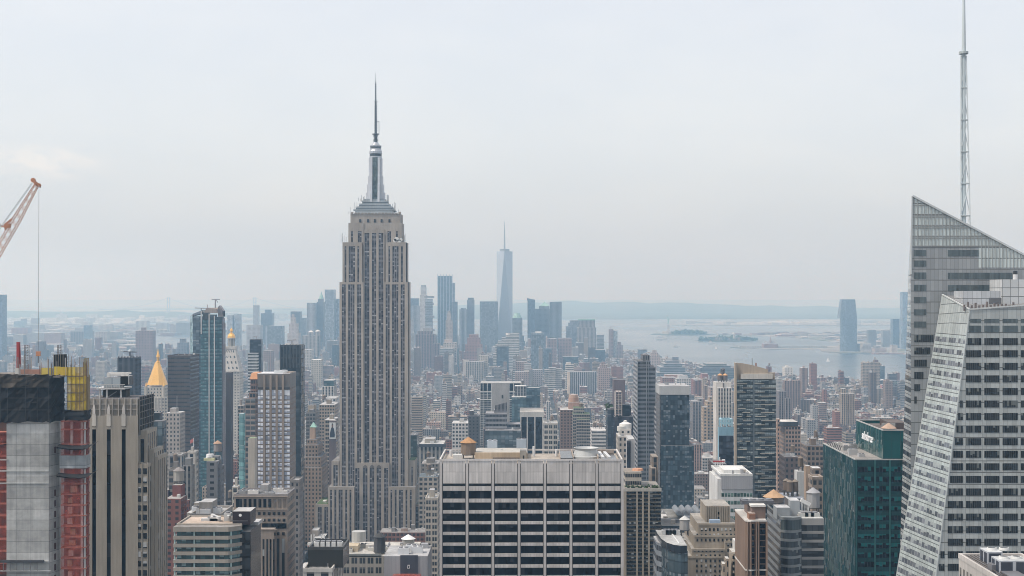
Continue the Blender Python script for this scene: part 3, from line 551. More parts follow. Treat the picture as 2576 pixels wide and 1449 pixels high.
# ------------------------------------------------------------------ tall stone skyscraper with mast
STONE = (0.36, 0.322, 0.28)
def empire():
    d = 1285.0; S = STONE; r = thing('art_deco_skyscraper', 'tall limestone skyscraper with stepped shoulders and a silver mast', 'skyscraper', (PX(943, d), d + 22, 0))
    note(793, 1083, 1165, d - 30, 90, 'tall limestone skyscraper'); note(852, 1031, 400, d, 50)
    X = lambda px: PX(px, d); Z = lambda py: PZ(py, d)
    RF = (0.22, 0.21, 0.2)
    m = MB()
    # blocks: (px0, px1, top, front offset, depth)
    blk = [(880, 1006, 537, 4, 26), (875.3, 1009.5, 560.5, 3, 26), (861.3, 1021, 609.5, 2.6, 24), (854, 1026.5, 709.5, 2.6, 24), (861.3, 910.2, 609.5, 0.6, 10), (970.5, 1021, 609.5, 0.6, 10), (854, 914.3, 709.5, 0.2, 10), (966.5, 1026.5, 709.5, 0.2, 10)]
    blk += [(833, 852, 1161, 2, 44), (1026, 1043, 1159, 2, 24), (827.3, 893, 1223, -6, 52), (980, 1046, 1223, -6, 26), (893, 980, 1164, -2, 30), (793, 827.3, 1269, 1, 44), (1046, 1077, 1269, 1, 26)]
    for a, b, t, o, dp in blk: m.box(X(a), X(b), d + o + .6, d + o + .6 + dp, 0, Z(t), 'masonry', S, roof=RF)
    m.build('wall', r)
    # piers stand proud of the strips of windows; front of each zone: strips given as (x0, x1, windows)
    def zone(strips, a, b, top, bot, o, cap=6.0, name='window_strip'):
        fr = d + o; zt, zb = Z(top + cap), Z(bot); e = a; pm = MB()
        for s0, s1, n in list(strips) + [(b, b, 0)]:
            if s0 - e > .3: pm.box(X(e), X(s0), fr, fr + .6, zb, zt, 'masonry', tuple(q * 1.03 for q in S))
            if n:
                w = MB(); w.wall((X(s0), fr + .45), (X(s1), fr + .45), zb, zt, 'steel_strip', (0.26, 0.25, 0.26), nb=n, nf=max(1, round((zt - zb) / 3.75))); w.build(name, r)
            e = s1
        pm.box(X(a), X(b), fr, fr + .6, zt, Z(top), 'masonry', S); pm.build('piers', r)
    c = lambda zx: 766.7 + zx * .26455
    Lw = [(c(352), c(390), 2), (c(412), c(473), 3), (c(497), c(536), 2)]
    Rw = [(c(768), c(808), 2), (c(829), c(890), 3), (c(911), c(950), 2)]
    Md = [(c(565), c(612), 2), (c(636), c(678), 2), (c(699), c(746), 2)]
    zone(Lw, 854, c(558), 709.5, 1223, 0.2); zone(Rw, c(755), 1026.5, 709.5, 1223, 0.2)
    zone(Md, c(558), c(755), 577, 1164, 1.9, 9)
    u = lambda zx: 798.6 + zx * .3971
    zone([(u(171), u(183), 1), (u(197), u(238), 3), (u(252), u(264), 1)], 861.3, u(281), 609.5, 709.5, 0.6, 10)
    zone([(u(449), u(460), 1), (u(474), u(514), 3), (u(528), u(541), 1)], u(433), 1021, 609.5, 709.5, 0.6, 10)
    zone([(u(210), u(223), 1), (u(254), u(277), 2)], 875.3, u(290), 560.5, 609.5, 3, 21); zone([(u(441), u(464), 2), (u(495), u(508), 1)], u(430), 1009.5, 560.5, 609.5, 3, 21)
    g = lambda zx: 734.7 + zx * .27246
    zone([(g(360), g(378), 1), (g(399), g(418), 1), (g(438), g(475), 2), (g(499), g(517), 1), (g(538), g(556), 1)], 827.3, 893, 1223, 1440, -6, 7)
    zone([(g(914), g(931), 1), (g(953), g(971), 1), (g(992), g(1030), 2), (g(1053), g(1070), 1), (g(1092), g(1110), 1)], 980, 1046, 1223, 1440, -6, 7)
    zone([(g(585), g(625), 2), (g(656), g(699), 2), (g(718), g(762), 2), (g(782), g(826), 2), (g(852), g(890), 2)], 893, 980, 1164, 1440, -2, 13)
    zone([(g(378), g(420), 2)], 833, 852, 1161, 1223, 2, 10); zone([(g(1100), g(1113), 1)], 1026.5, 1043, 1159, 1223, 2, 16)
    zone([(g(236), g(273), 2), (g(296), g(333), 2)], 793, 827.3, 1269, 1440, 1, 7); zone([(g(1143), g(1180), 2), (g(1200), g(1236), 2)], 1046, 1077, 1269, 1440, 1, 7)
    for gx in (677, 740, 804):            # arches over the three middle bays
        a = MB(); fr = d - 2 - .05; cx = X(g(gx)); rr = (X(g(699)) - X(g(656))) / 2
        ring = [(cx + rr * math.cos(t), fr, Z(1177) + rr * 1.35 * math.sin(t)) for t in [math.pi * i / 10 for i in range(11)]]
        a.face(ring[::-1], 'masonry', (0.16, 0.145, 0.135)); a.build('arch', r)
    # small square windows under the parapet
    for zx in (267, 317, 360, 403, 453):
        part('window', r, x0=X(u(zx - 6)), x1=X(u(zx + 6)), y0=d + 3.9, y1=d + 4.65, z0=Z(u(0) * 0 + 159.7 + 1005 * .3971), z1=Z(159.7 + 985 * .3971), mat='office_window', col=(.02, .02, .02))
    m = MB()       # parapet teeth and corner blocks
    for i in range(15):
        px = 880 + (1009 - 880) * (i + .5) / 15; h = 1.6 if i in (0, 14) else .9
        m.box(X(px - 3), X(px + 3), d + 3.9, d + 5.2, Z(537), Z(537) + h, 'masonry', S)
    m.build('parapet', r)
    # stepped metal base of the mast; light ledges and shaded gaps painted as tier colours
    BL = (0.30, 0.34, 0.37); cx = 944.5; dc = d + 17; W = lambda z0, z1, a, b, col=BL, dd=None, mm='metal_paint': (MBX.box(PX(798.6 + a * .3971, dc), PX(798.6 + b * .3971, dc), dc - (dd or (b - a) * .05), dc + (dd or (b - a) * .05), PZ(159.7 + z0 * .3971, dc), PZ(159.7 + z1 * .3971, dc), mm, col))
    MBX = MB(); W(958, 937, 248, 486, (0.58, 0.62, 0.63)); W(937, 929, 238, 494, (.34, .38, .40)); W(929, 918, 252, 482, (0.13, 0.15, 0.165)); W(918, 910, 256, 478, (.38, .42, .44)); W(910, 899, 272, 462, (0.14, 0.16, 0.175)); W(899, 891, 274, 460, (.38, .42, .44)); W(891, 880, 290, 446, (0.15, 0.17, 0.18)); W(880, 872, 286, 448, (.38, .42, .44)); W(872, 860, 302, 432, (.30, .33, .35)); MBX.build('mast_base', r)
    MBX = MB(); SV = (0.50, 0.53, 0.56)
    Zc = lambda zy: PZ(159.7 + zy * .3971, dc); Xc = PX(798.6 + 369 * .3971, dc); w = lambda zw: zw * .3971 / FPX * dc
    MBX.cyl(Xc, dc, Zc(880), Zc(560), w(38), w(37), 20, 'bare_metal', SV)
    MBX.build('mast_drum', r)
    for a in range(4):                      # stepped wings
        ang = a * math.pi / 2 + math.pi / 4; mm = MB()
        for lo, hi, ww in ((880, 820, 59), (820, 768, 52), (768, 715, 46), (715, 600, 41)):
            for sx in (0, 1):
                ex, ey = math.cos(a * math.pi / 2), math.sin(a * math.pi / 2)
            hw = w(ww); tk = w(13)
            if a % 2 == 0: x0, x1 = (Xc + w(20), Xc + hw) if a == 0 else (Xc - hw, Xc - w(20)); mm.box(x0, x1, dc - w(26), dc + w(26), Zc(lo), Zc(hi), 'metal_paint', (0.58, 0.60, 0.63))
            else: y0, y1 = (dc + w(20), dc + hw) if a == 1 else (dc - hw, dc - w(20)); mm.box(Xc - w(30), Xc - w(17), y0, y1, Zc(lo), Zc(hi), 'metal_paint', (0.58, 0.60, 0.63)); mm.box(Xc + w(17), Xc + w(30), y0, y1, Zc(lo), Zc(hi), 'metal_paint', (0.58, 0.60, 0.63))
        mm.build('mast_wing', r)
    mm = MB(); yy = dc - w(40)
    mm.box(Xc - w(16.5), Xc + w(16.5), yy, dc, Zc(872), Zc(598), 'curtain_dark', (0.07, 0.10, 0.10), w(8), 3.6); mm.build('glazed_strip', r)
    mm = MB(); mm.lathe(Xc, dc, [(w(38), Zc(602)), (w(40), Zc(598)), (w(40), Zc(590)), (w(37), Zc(588)), (w(37), Zc(574)), (w(40), Zc(572)), (w(40), Zc(556)), (w(36), Zc(548)), (w(34), Zc(528)), (w(37), Zc(526)), (w(37), Zc(521)), (w(30), Zc(519)), (w(18), Zc(506)), (w(16), Zc(500))], 20, 'bare_metal', (0.48, 0.50, 0.53)); mm.build('mast_crown', r)
    mm = MB(); mm.cyl(Xc, dc, Zc(589), Zc(573), w(38.4), n=20, mat='dark_glossy', col=(0.04, 0.05, 0.06)); mm.cyl(Xc, dc, Zc(547), Zc(529), w(35.2), n=20, mat='dark_glossy', col=(0.09, 0.1, 0.11)); mm.build('lookout_window', r)
    # broadcast antenna
    G = (0.15, 0.165, 0.18); mm = MB()
    mm.cyl(Xc, dc, Zc(506), Zc(448), w(9), n=8, mat='metal_paint', col=G)
    for zy in range(455, 505, 8): mm.cyl(Xc, dc, Zc(zy + 2), Zc(zy), w(17), n=8, mat='metal_paint', col=G)
    mm.cyl(Xc, dc, Zc(450), Zc(445), w(23), n=8, mat='metal_paint', col=G)
    for zy in list(range(262, 445, 10)): mm.cyl(Xc, dc, Zc(zy + 3), Zc(zy), w(10 if zy < 370 else 11), n=6, mat='metal_paint', col=G)
    mm.cyl(Xc, dc, Zc(448), Zc(242), w(7.2), w(5.5), 8, 'metal_paint', G); mm.cyl(Xc, dc, Zc(245), Zc(241), w(13), n=8, mat='metal_paint', col=G)
    mm.cyl(Xc, dc, Zc(242), Zc(120), w(4.6), w(3.2), 6, 'metal_paint', G); mm.cyl(Xc, dc, Zc(122), Zc(58), w(1.6), w(.7), 6, 'metal_paint', G)
    for zy in range(130, 240, 14): mm.box(Xc - w(6), Xc + w(5), dc - .2, dc + .2, Zc(zy + 5), Zc(zy), 'metal_paint', G)
    mm.bar((Xc + w(21), dc, Zc(445)), (Xc + w(21), dc, Zc(366)), w(3), col=G); mm.bar((Xc, dc, Zc(368)), (Xc + w(22), dc, Zc(368)), w(3), col=G)
    mm.build('antenna_mast', r)
    # aerials, dishes on the shoulders
    rnd = random.Random(3); am = MB()
    for px0, px1, py, n in ((862, 876, 609, 5), (1012, 1026, 609, 6), (893, 906, 530, 8), (985, 998, 530, 8), (905, 918, 505, 7), (972, 984, 505, 7), (880, 890, 537, 2), (1000, 1009, 537, 2)):
        for _ in range(n):
            x = PX(rnd.uniform(px0, px1), dc); h = rnd.uniform(2, 8); y = rnd.uniform(d + 3, d + 12); am.bar((x, y, Z(py)), (x, y, Z(py) + h), .28, col=(.28, .29, .3))
    am.build('aerial_mesh', r)
    for px, py, q in ((997, 602, 2.2), (1003, 607, 1.8), (1008, 603, 1.5), (993, 605, 1.6)):
        dm = MB(); dm.cyl(X(px), d + 2.5, Z(py) - q, Z(py) - q + .01, .2, .2, 6, 'metal_paint', (.5, .5, .5))
        ring = lambda rr, yy: [(X(px) + rr * math.cos(t), yy, Z(py) + rr * math.sin(t)) for t in [i * math.pi / 5 for i in range(10)]]
        dm.loft(ring(q * .5, d + 2.6)[::-1], ring(q, d + 1.9)[::-1], 'metal_paint', (.66, .66, .64)); dm.face(ring(q * .98, d + 1.95)[::-1], 'metal_paint', (.62, .62, .6)); dm.build('satellite_dish', r)
    for a, b in ((795, 826), (1049, 1076)):
        part('roof_lawn', r, x0=X(a), x1=X(b), y0=d + 3, y1=d + (44 if a < 900 else 26), z0=Z(1269) - .2, z1=Z(1269) + .15, mat='lawn', col=(.1, .15, .05))
        part('roof_plant', r, x0=X(a + 12), x1=X(a + 21), y0=d + 12, y1=d + 18, z0=Z(1269), z1=Z(1269) + 1.6, col=(.6, .6, .6))
    part('roof_lawn', r, x0=X(1028), x1=X(1042.5), y0=d + 3.5, y1=d + 26, z0=Z(1159) - .2, z1=Z(1159) + .15, mat='lawn', col=(.1, .15, .05))
empire()

# ------------------------------------------------------------------ pale slab with wide black windows
def slab():
    d = 560.0; X = lambda px: PX(px, d); Z = lambda py: PZ(py, d); C = (0.50, 0.475, 0.455); dep = 36
    r = thing('office_slab', 'wide pale stone office slab with rows of black windows and a cluttered flat roof', 'office building', (PX(1336, d), d + dep / 2, 0)); note(1106, 1565, 1157, d, dep, 'wide pale office slab')
    c = lambda zx: 1022.2 + zx * .36059; yy = lambda zy: 926.4 + zy * .36059
    zt = Z(1157); xa, xb = X(1106), X(1566)
    m = MB(); m.box(xa, xb, d + .9, d + dep, 0, zt - 1.6, 'masonry', (0.10, 0.095, 0.09)); m.build('core', r)
    m = MB(); m.box(xa + .4, xb - .4, d + 1.0, d + dep - .4, zt - 1.6, zt - 1.45, 'roofing', (0.38, 0.335, 0.285)); m.build('roof', r)
    m = MB(); lines = [(c(232), c(250))] + [(c(a), c(a + 17)) for a in (415, 595, 778, 958, 1140, 1320)] + [(c(1498), c(1505) + 4)]
    for a, b in lines: m.box(X(a), X(b), d, d + .9, 0, Z(yy(643)), 'masonry', C)
    m.build('piers', r)
    add_parapet(r, xa - .1, xb + .1, d - .1, d + dep + .1, Z(yy(644)), .5, zt - Z(yy(644)) + .35, tuple(q * 1.12 for q in C))
    gaps = [(lines[i][1], lines[i + 1][0]) for i in range(7)]
    tops = [858, 938, 1015, 1090, 1165, 1240, 1317, 1393, 1469]
    for a, b in gaps:
        a2, b2 = X(a) + .22, X(b) - .22
        part('blank_panel', r, x0=a2, x1=b2, y0=d + .12, y1=d + .9, z0=Z(yy(805)), z1=Z(yy(646)), mat='panel_stone', bay=1.15, flo=4.4, col=tuple(q * 1.05 for q in C))
        part('vent_slot', r, x0=a2, x1=b2, y0=d + .6, y1=d + .9, z0=Z(yy(823)), z1=Z(yy(805)), mat='dark_glossy', col=(.015, .015, .015))
        sm = MB(); sm.box(a2, b2, d + .12, d + .9, Z(yy(856)), Z(yy(824)), 'panel_stone', tuple(q * 1.06 for q in C), 1.15, 9)
        for k, t in enumerate(tops[:-1]): sm.box(a2, b2, d + .12, d + .9, Z(yy(tops[k + 1] - 1)), Z(yy(t + 53)), 'panel_stone', tuple(q * 1.06 for q in C), 1.15, 9)
        sm.build('spandrel', r)
        for t in tops[:-1]:
            w = MB(); w.box(a2, b2, d + .55, d + .9, Z(yy(t + 53)), Z(yy(t)), 'black_glass', (.01, .01, .01), nb=6, nf=1); w.build('window', r)
    # roof equipment
    zr = zt - 1.45
    add_tank(r, X(1178) * 1.03, d + 17, zr, 3.0, 4.6, (0.22, 0.17, 0.13), (0.42, 0.24, 0.12), 1.8)
    part('roof_shed', r, x0=X(c(318)), x1=X(c(380)), y0=d + 8, y1=d + 12, z0=zr, z1=zr + 2.5, col=(.55, .55, .53))
    part('plant_wall', r, x0=X(c(470)), x1=X(c(845)), y0=d + 9, y1=d + 9.6, z0=zr, z1=zr + 3.3, col=(.46, .36, .25))
    part('plant_floor', r, x0=X(c(470)), x1=X(c(840)), y0=d + 9.7, y1=d + 33, z0=zr, z1=zr + 2.6, col=(.42, .40, .36))
    part('stair_house', r, x0=X(c(792)), x1=X(c(838)), y0=d + 5, y1=d + 9, z0=zr, z1=zr + 4.5, col=(.30, .27, .23), roof=(.2, .2, .2))
    part('roof_door', r, x0=X(c(812)), x1=X(c(822)), y0=d + 4.9, y1=d + 5.2, z0=zr, z1=zr + 2.6, mat='dark_glossy', col=(.02, .02, .02))
    part('pipe', r, x0=X(c(600)), x1=X(c(790)), y0=d + 6.5, y1=d + 6.9, z0=zr + 1.2, z1=zr + 1.6, col=(.12, .1, .09))
    pm = MB()
    for k in range(10): pm.box(X(c(600 + k * 20)), X(c(600 + k * 20)) + .25, d + 6.6, d + 6.85, zr, zr + 1.2, 'masonry', (.12, .1, .09))
    pm.build('pipe_support', r)
    part('pit_shade_box', r, x0=X(c(1078)), x1=X(c(1165)), y0=d + 4, y1=d + 30, z0=zr - .2, z1=zr + 1.7, mat='dark_glossy', col=(.02, .02, .022))  # raised near-black box; the pit's shade is painted as its colour
    pit = MB()
    for a, b, e0, e1 in ((1074, 1078, 3.5, 31), (1165, 1172, 3.5, 31), (1340, 1348, 6, 31), (1348, 1480, 30.5, 31)): pit.box(X(c(a)), X(c(b)), d + e0, d + e1, zr, zr + 2.2, 'masonry', (.36, .30, .25))
    pit.build('pit_wall', r)
    part('pit_shade_box', r, x0=X(c(1352)), x1=X(c(1475)), y0=d + 5, y1=d + 30, z0=zr - .2, z1=zr + .9, mat='dark_glossy', col=(.02, .02, .022))  # second pit, its inner shade also painted as a dark box
    dm = MB(); dm.bar((X(c(1380)), d + 8, zr + 1.2), (X(c(1370)), d + 28, zr + 1.2), 1.1, col=(.6, .6, .6)); dm.bar((X(c(1425)), d + 8, zr + 1.2), (X(c(1408)), d + 28, zr + 1.2), 1.1, col=(.55, .55, .55)); dm.build('duct', r)
    ct = MB()
    for k, (cx, cy) in enumerate(((1266, 17),)):
        ct.lathe(X(c(cx)), d + cy, [(6.2, zr), (6.2, zr + 1.2), (5.2, zr + 1.5), (4.3, zr + 3.6), (4.9, zr + 4.4), (4.6, zr + 4.4), (4.0, zr + 3.6)], 22, 'metal_paint', (.40, .41, .405))
    ct.build('cooling_tower', r)
    pm = MB()
    for zx, h in ((285, 1), (655, 1.4), (1055, 1.2), (890, 2.5)): pm.cyl(X(c(zx)), d + 25, zr, zr + 1.5 + h, .5, n=8, mat='metal_paint', col=(.6, .6, .6))
    pm.build('vent_pipe', r)
    add_unit(r, X(c(800)), d + 33, zr + 2.6, 4, 3, 3.6, (.35, .4, .45)); add_unit(r, X(c(585)), d + 33, zr + 2.6, 4, 3, 3.0, (.4, .45, .5))
slab()

# ------------------------------------------------------------------ sloping glass tower with spire
def bank():
    db, df = 565.0, 530.0; G = (0.25, 0.275, 0.27)
    r = thing('glass_crystal_tower', 'tall faceted glass tower with a sloping crown and lattice spire', 'skyscraper', (PX(2450, db), db + 30, 0)); note(2262, 2600, 493, df, 90, 'faceted glass tower')
    XB = lambda px: PX(px, db); ZB = lambda py: PZ(py, db); XF = lambda px: PX(px, df); ZF = lambda py: PZ(py, df)
    # back mass: front plane db; upper corner (2295.5,492), east facet slants away
    x0, xr = XB(2291), XB(2620); zpk = ZB(492.5); zr = ZB(739); zs = zr + 0
    zl = lambda x: zpk + (ZB(641) - zpk) * (x - XB(2295.5)) / (XB(2576) - XB(2295.5))
    zfl = ZB(700)
    m = MB()
    # east side facet, a little tapered: wider at the bottom
    zb0 = ZB(1560); q3 = lambda px, py, dd: (PX(px, dd), dd, PZ(py, dd)); dk = db + 17
    K0, K1, K2 = q3(2258.6, 1560, dk), q3(2285, 694, dk), q3(2295.2, 492.8, db + .6)
    zK = PZ(1560, dk)
    m.face([K1, (XB(2292), db, ZB(690)), (XB(2295.5), db, zpk), K2], 'bank_curtain', G, [(4.5, 52), (7, 52), (7, 62), (6.8, 62)])
    xe = xr; ze = zl(xe)
    m.face([(xe, db, zb0), (xe, db + 50, zb0), (xe, db + 50, ze), (xe, db, ze)], 'bank_curtain', G, [(0, 0), (20, 0), (20, 60), (0, 60)])
    m.face([(xe, db + 50, zb0), K0, K1, (xe, db + 50, ze)], 'bank_curtain', G, [(0, 0), (20, 0), (20, 60), (0, 60)])
    m.face([K1, K2, (xe, db + 40, ze - 10)], 'bank_curtain', G)
    m.face([(XB(2295.5), db + 1, zpk - 40), (xe, db + 1, ze - 12), (xe, db + 50, ze - 12), K1], 'roofing', (.3, .3, .3))
    # front face, solid lower part; the glazed crown is a part of its own
    nf = 4.22
    zc = ZB(716)                       # underside of crown
    bx = [XB(2291), xe]
    fl = lambda z: (z - zb0) / nf; fu = lambda x: (x - XB(2291)) / 1.53
    def fface(mm, x0_, x1_, za, zt0, zt1, mat, col, o=0.0):
        mm.face([(x0_, db - o, za), (x1_, db - o, za), (x1_, db - o, zt1), (x0_, db - o, zt0)], mat, col, [(fu(x0_), fl(za)), (fu(x1_), fl(za)), (fu(x1_), fl(zt1)), (fu(x0_), fl(zt0))])
    fface(m, XB(2291), XB(2462), zb0, ZB(620), ZB(620), 'bank_curtain', (0.26, 0.27, 0.275)); fface(m, XB(2462), xe, zb0, ZB(673), ZB(673), 'bank_curtain', (0.26, 0.27, 0.275))
    m.build('tower_wall', r)
    m = MB(); CG = (0.50, 0.55, 0.535)
    m.face([(XB(2291.7), db, ZB(620)), (XB(2462), db, ZB(620)), (XB(2462), db, zl(XB(2462))), (XB(2295.5), db, zpk)], 'bank_curtain', CG, [(fu(XB(2291.7)), fl(ZB(620))), (fu(XB(2462)), fl(ZB(620))), (fu(XB(2462)), fl(zl(XB(2462)))), (fu(XB(2295.5)), fl(zpk))])
    fface(m, XB(2462), xe, ZB(673), zl(XB(2462)), zl(xe), 'bank_curtain', CG)
    m.build('glass_crown', r)
    m = MB(); m.bar((XB(2295.5), db - .2, zpk), (xe, db - .2, ze), .7, col=(.5, .52, .52)); m.bar((XB(2295), db - .1, zpk), (XB(2292), db - .1, ZB(690)), .5, col=(.4, .42, .42)); m.build('roof_edge', r)
    m = MB()                            # fin and beam grid of the crown
    for k in range(0, 33):
        px = 2299 + k * 8.95
        if px < 2580: m.box(XB(px) - .13, XB(px) + .13, db - .22, db - .02, ZB(620) if px < 2462 else ZB(673), zl(XB(px)) - .4, 'metal_paint', (.30, .31, .30))
    for py in (516, 541, 546, 568, 573, 594, 599, 619):
        xs = XB(2295.5) + (zpk - ZB(py)) / (zpk - ZB(641)) * (XB(2576) - XB(2295.5)); m.box(XB(2295), min(xs, xe), db - .2, db - .01, ZB(py) - .18, ZB(py) + .18, 'metal_paint', (.26, .26, .25))
    m.build('crown_fins', r)
    # window bands of the back mass
    c = lambda zx: 2236.2 + zx * .35275; y = lambda zy: 447.2 + zy * .35275
    def win(a, b, t, bt, X_, Z_, dd, mat='office_window', nb=None, nm='window'):
        w = MB(); w.box(X_(a), X_(b), dd - .12, dd + .2, Z_(bt), Z_(t), mat, (.03, .03, .03), nb=nb or max(1, round((b - a) / 5.3)), nf=1); w.build(nm, r)
    for t, bt in ((515, 558), (590, 634), (675, 722), (763, 808), (850, 893), (938, 980), (1025, 1068)):
        win(c(178), c(265), y(t), y(bt), XB, ZB, db, 'dim_window')
    for a, b, t, bt in ((420, 640, 515, 560), (420, 880, 677, 722), (420, 800, 765, 808)): win(c(a), c(b), y(t), y(bt), XB, ZB, db, 'dim_window')
    for k in range(12): 
        t = 1122 + k * 87.5; e = 318 - k * 24
        if e > 190: win(c(180), c(e), y(t), y(t + 50), XB, ZB, db, 'bank_window')
    # front mass: sloping edge; facet faces the open corner
    z1 = ZF(780.5); A1 = (XF(2439), df, z1); A0 = (XF(2354 - 27), df, ZF(1660)); zb = ZF(1660)
    dm_ = db - .5; B1 = (PX(2370.2, dm_), dm_, PZ(743.5, dm_)); B0 = (PX(2260 - 32, dm_), dm_, PZ(1615, dm_)); 
    xR = XF(2760); C1 = (xR, df, ZF(757)); C0 = (xR, df, zb)
    L = 86
    m = MB(); n1 = 56
    m.face([A0, C0, C1, A1], 'bank_curtain', (0.37, 0.39, 0.38), [((A0[0] - A1[0]) / 1.53, (A0[2] - zb) / nf), ((C0[0] - A1[0]) / 1.53, 0), ((C1[0] - A1[0]) / 1.53, (C1[2] - zb) / nf), (0, (A1[2] - zb) / nf)]); m.build('tower_wall', r)
    A0v, A1v, B0v, B1v = map(Vector, (A0, A1, B0, B1)); nv = (A1[2] - zb) / nf
    def strips(lft, rgt, zz, name, mat, col, wname, wmat, nu, lo=.30, hi=.74):
        """floor by floor: pale bands in one skin, each row of windows a part"""
        sk = MB()
        for z in zz:
            cuts = [(z, z + lo * nf, 0), (z + lo * nf, z + hi * nf, 1), (z + hi * nf, z + nf, 0)]
            for za, zc_, win_ in cuts:
                q = [lft(za), rgt(za), rgt(zc_), lft(zc_)]
                if win_:
                    w = MB(); w.face(q, wmat, (.1, .1, .1), [(0, 0), (nu, 0), (nu, 1), (0, 1)]); w.build(wname, r)
                else: v0, v1 = ((0.0, lo) if za == z else (hi, 1.0)); sk.face(q, mat, col, [(0, v0), (nu, v0), (nu, v1), (0, v1)])
        sk.build(name, r)
    ln = lambda p, q: (lambda z: p.lerp(q, (z - p.z) / (q.z - p.z)))
    m = MB(); nt = 2; zt_ = A1[2] - 2.2 * nf; zfs = [zt_ - nf * (i + 1) for i in range(int((zt_ - ZF(1520)) / nf))]
    lf, rf_ = ln(B0v, B1v), ln(A0v, A1v)
    strips(lf, rf_, zfs, 'slanted_facet', 'bank_curtain', (.40, .445, .435), 'facet_window', 'facet_window', 13)
    m.face([lf(zfs[0] + nf), rf_(zfs[0] + nf), A1v, B1v], 'bank_curtain', (.40, .43, .42), [(0, 0), (13, 0), (13, 2.2), (0, 4)]); m.face([lf(zb), rf_(zb), rf_(zfs[-1]), lf(zfs[-1])], 'bank_curtain', (.38, .42, .41)); m.build('facet_crown', r)
    m = MB(); m.face([A1, C1, (xR, db, ZF(745)), B1], 'roofing', (.2, .2, .2)); m.build('roof', r)
    m = MB()
    for p, q in ((A1, C1), (A1, B1)): m.bar(Vector(p) + Vector((0, -.1, .4)), Vector(q) + Vector((0, -.1, .4)), .45, col=(.55, .57, .56))
    m.bar(Vector(A0) + Vector((0, -.1, 0)), Vector(A1) + Vector((0, -.1, 0)), .35, col=(.5, .53, .52)); m.bar(Vector(B0) + Vector((0, -.1, 0)), Vector(B1) + Vector((0, -.1, 0)), .35, col=(.5, .53, .52)); m.build('roof_edge', r)
    yb = lambda zy: 926.4 + zy * .36065; cb = lambda zx: 2204.2 + zx * .36065
    edge = lambda py: 2439 + (2354 - 2439) * (py - 780.5) / (1449 - 780.5)
    # front face floors: groups of windows between pale columns
    k = 0; py = 858.0
    rows = [(802, 812, 'dim_window'), (819, 836, 'dim_window'), (850.5, 868, 'bank_window')] + [(881 + i * 31.6, 898.6 + i * 31.6, 'bank_window') for i in range(19)]
    for i, (t, b, mt) in enumerate(rows):
        cols = [(2430 - 46 * j, 2468 - 46 * j) for j in (-4, -3, -2, -1, 0, 1, 2)]
        for a, e in cols:
            a = max(a, edge((t + b) / 2) + 5); e2 = e
            if e2 - a > 7 and a < 2600: win(a, e2, t, b, XF, ZF, df, mt, max(1, round((e2 - a) / 5.6)))
    Kv0, Kv1, R0, R1 = Vector(K0), Vector(K1), Vector((XB(2291), db, zb0)), Vector((XB(2292), db, ZB(690)))
    z = Kv1.z - nf; zz = []
    while z > ZB(1530): zz.append(z); z -= nf
    strips(ln(Kv0, Kv1), ln(R0, R1), zz, 'side_facet', 'bank_curtain', (.36, .375, .365), 'side_window', 'bank_window', 4)
    # roof houses of the front mass
    dz = df + 14; XZ = lambda px: PX(px, dz); ZZ = lambda py: PZ(py, dz)
    part('plant_room', r, x0=XZ(2423), x1=XZ(2526), y0=dz, y1=dz + 12, z0=ZZ(790), z1=ZZ(732), mat='bank_curtain', col=(.46, .47, .48), bay=1.6, flo=3.0, roof=(.4, .4, .4))
    part('plant_room', r, x0=XZ(2519), x1=XZ(2640), y0=dz - 1, y1=dz + 14, z0=ZZ(790), z1=ZZ(703), mat='bank_curtain', col=(.50, .51, .51), bay=3, flo=3.0, roof=(.4, .4, .4))
    part('louvre', r, x0=XZ(2488), x1=XZ(2525), y0=dz - .2, y1=dz + .2, z0=ZZ(764), z1=ZZ(749), mat='dark_glossy', col=(.12, .12, .125))
    m = MB(); m.cyl(XZ(2561), dz + 3, ZZ(703), ZZ(690), .9, n=10, mat='metal_paint', col=(.6, .6, .6)); m.cyl(XZ(2561), dz + 3, ZZ(690), ZZ(681), .8, n=10, mat='dark_glossy', col=(.03, .03, .03)); m.build('exhaust_pipe', r)
    rnd = random.Random(8); m = MB()
    for k in range(16):
        px = 2424 + k * 9.5; x = PX(px, df + 4); z0 = ZF(772); m.box(x, x + .5, df + 3.5, df + 4.5, z0 - 1.5, z0 + rnd.uniform(.4, 1.9), 'metal_paint', (.16, .13, .12))
    m.build('roof_rail', r)
    # spire: three chords, rings, diagonals, inner tube
    ds = db + 14; XS = lambda px: PX(px, ds); ZS = lambda py: PZ(py, ds); SPC = (.66, .70, .70); m = MB()
    ys = [zy * .6387 for zy in (222, 347, 473, 598, 723, 850, 973, 1097, 1223, 1347, 1470)]; W0, W1 = 13.5, 31.0
    cx = lambda py: 2423 + (2430 - 2423) * (py - 142) / (860 - 142)
    hw = lambda py: ((W0 + (W1 - W0) * (py - 142) / (860 - 142)) / 2) / FPX * ds
    def ch(py): 
        x, h, z = XS(cx(py)), hw(py), ZS(py); return [Vector((x - h, ds - h * .5, z)), Vector((x + h, ds - h * .5, z)), Vector((x + h * .15, ds + h, z))]
    for a, b in zip(ys, ys[1:]):
        P, Q = ch(a), ch(b)
        for j in range(3):
            m.bar(P[j], Q[j], .42, col=SPC); m.bar(P[j], P[(j + 1) % 3], .5, col=(.46, .5, .5)); m.bar(P[(j + 1) % 3], Q[j], .26, col=SPC)
    m.build('spire_lattice', r)
    m = MB(); m.cyl(XS(2424), ds, ZS(600), ZS(135), .95, .8, 10, 'metal_paint', (.52, .58, .59)); m.cyl(XS(2424), ds, ZS(136), ZS(130), 1.9, n=10, mat='metal_paint', col=(.4, .44, .44)); m.cyl(XS(2424.5), ds, ZS(130), ZS(-95), .85, .35, 10, 'metal_paint', (.5, .55, .56)); m.build('spire_tube', r)
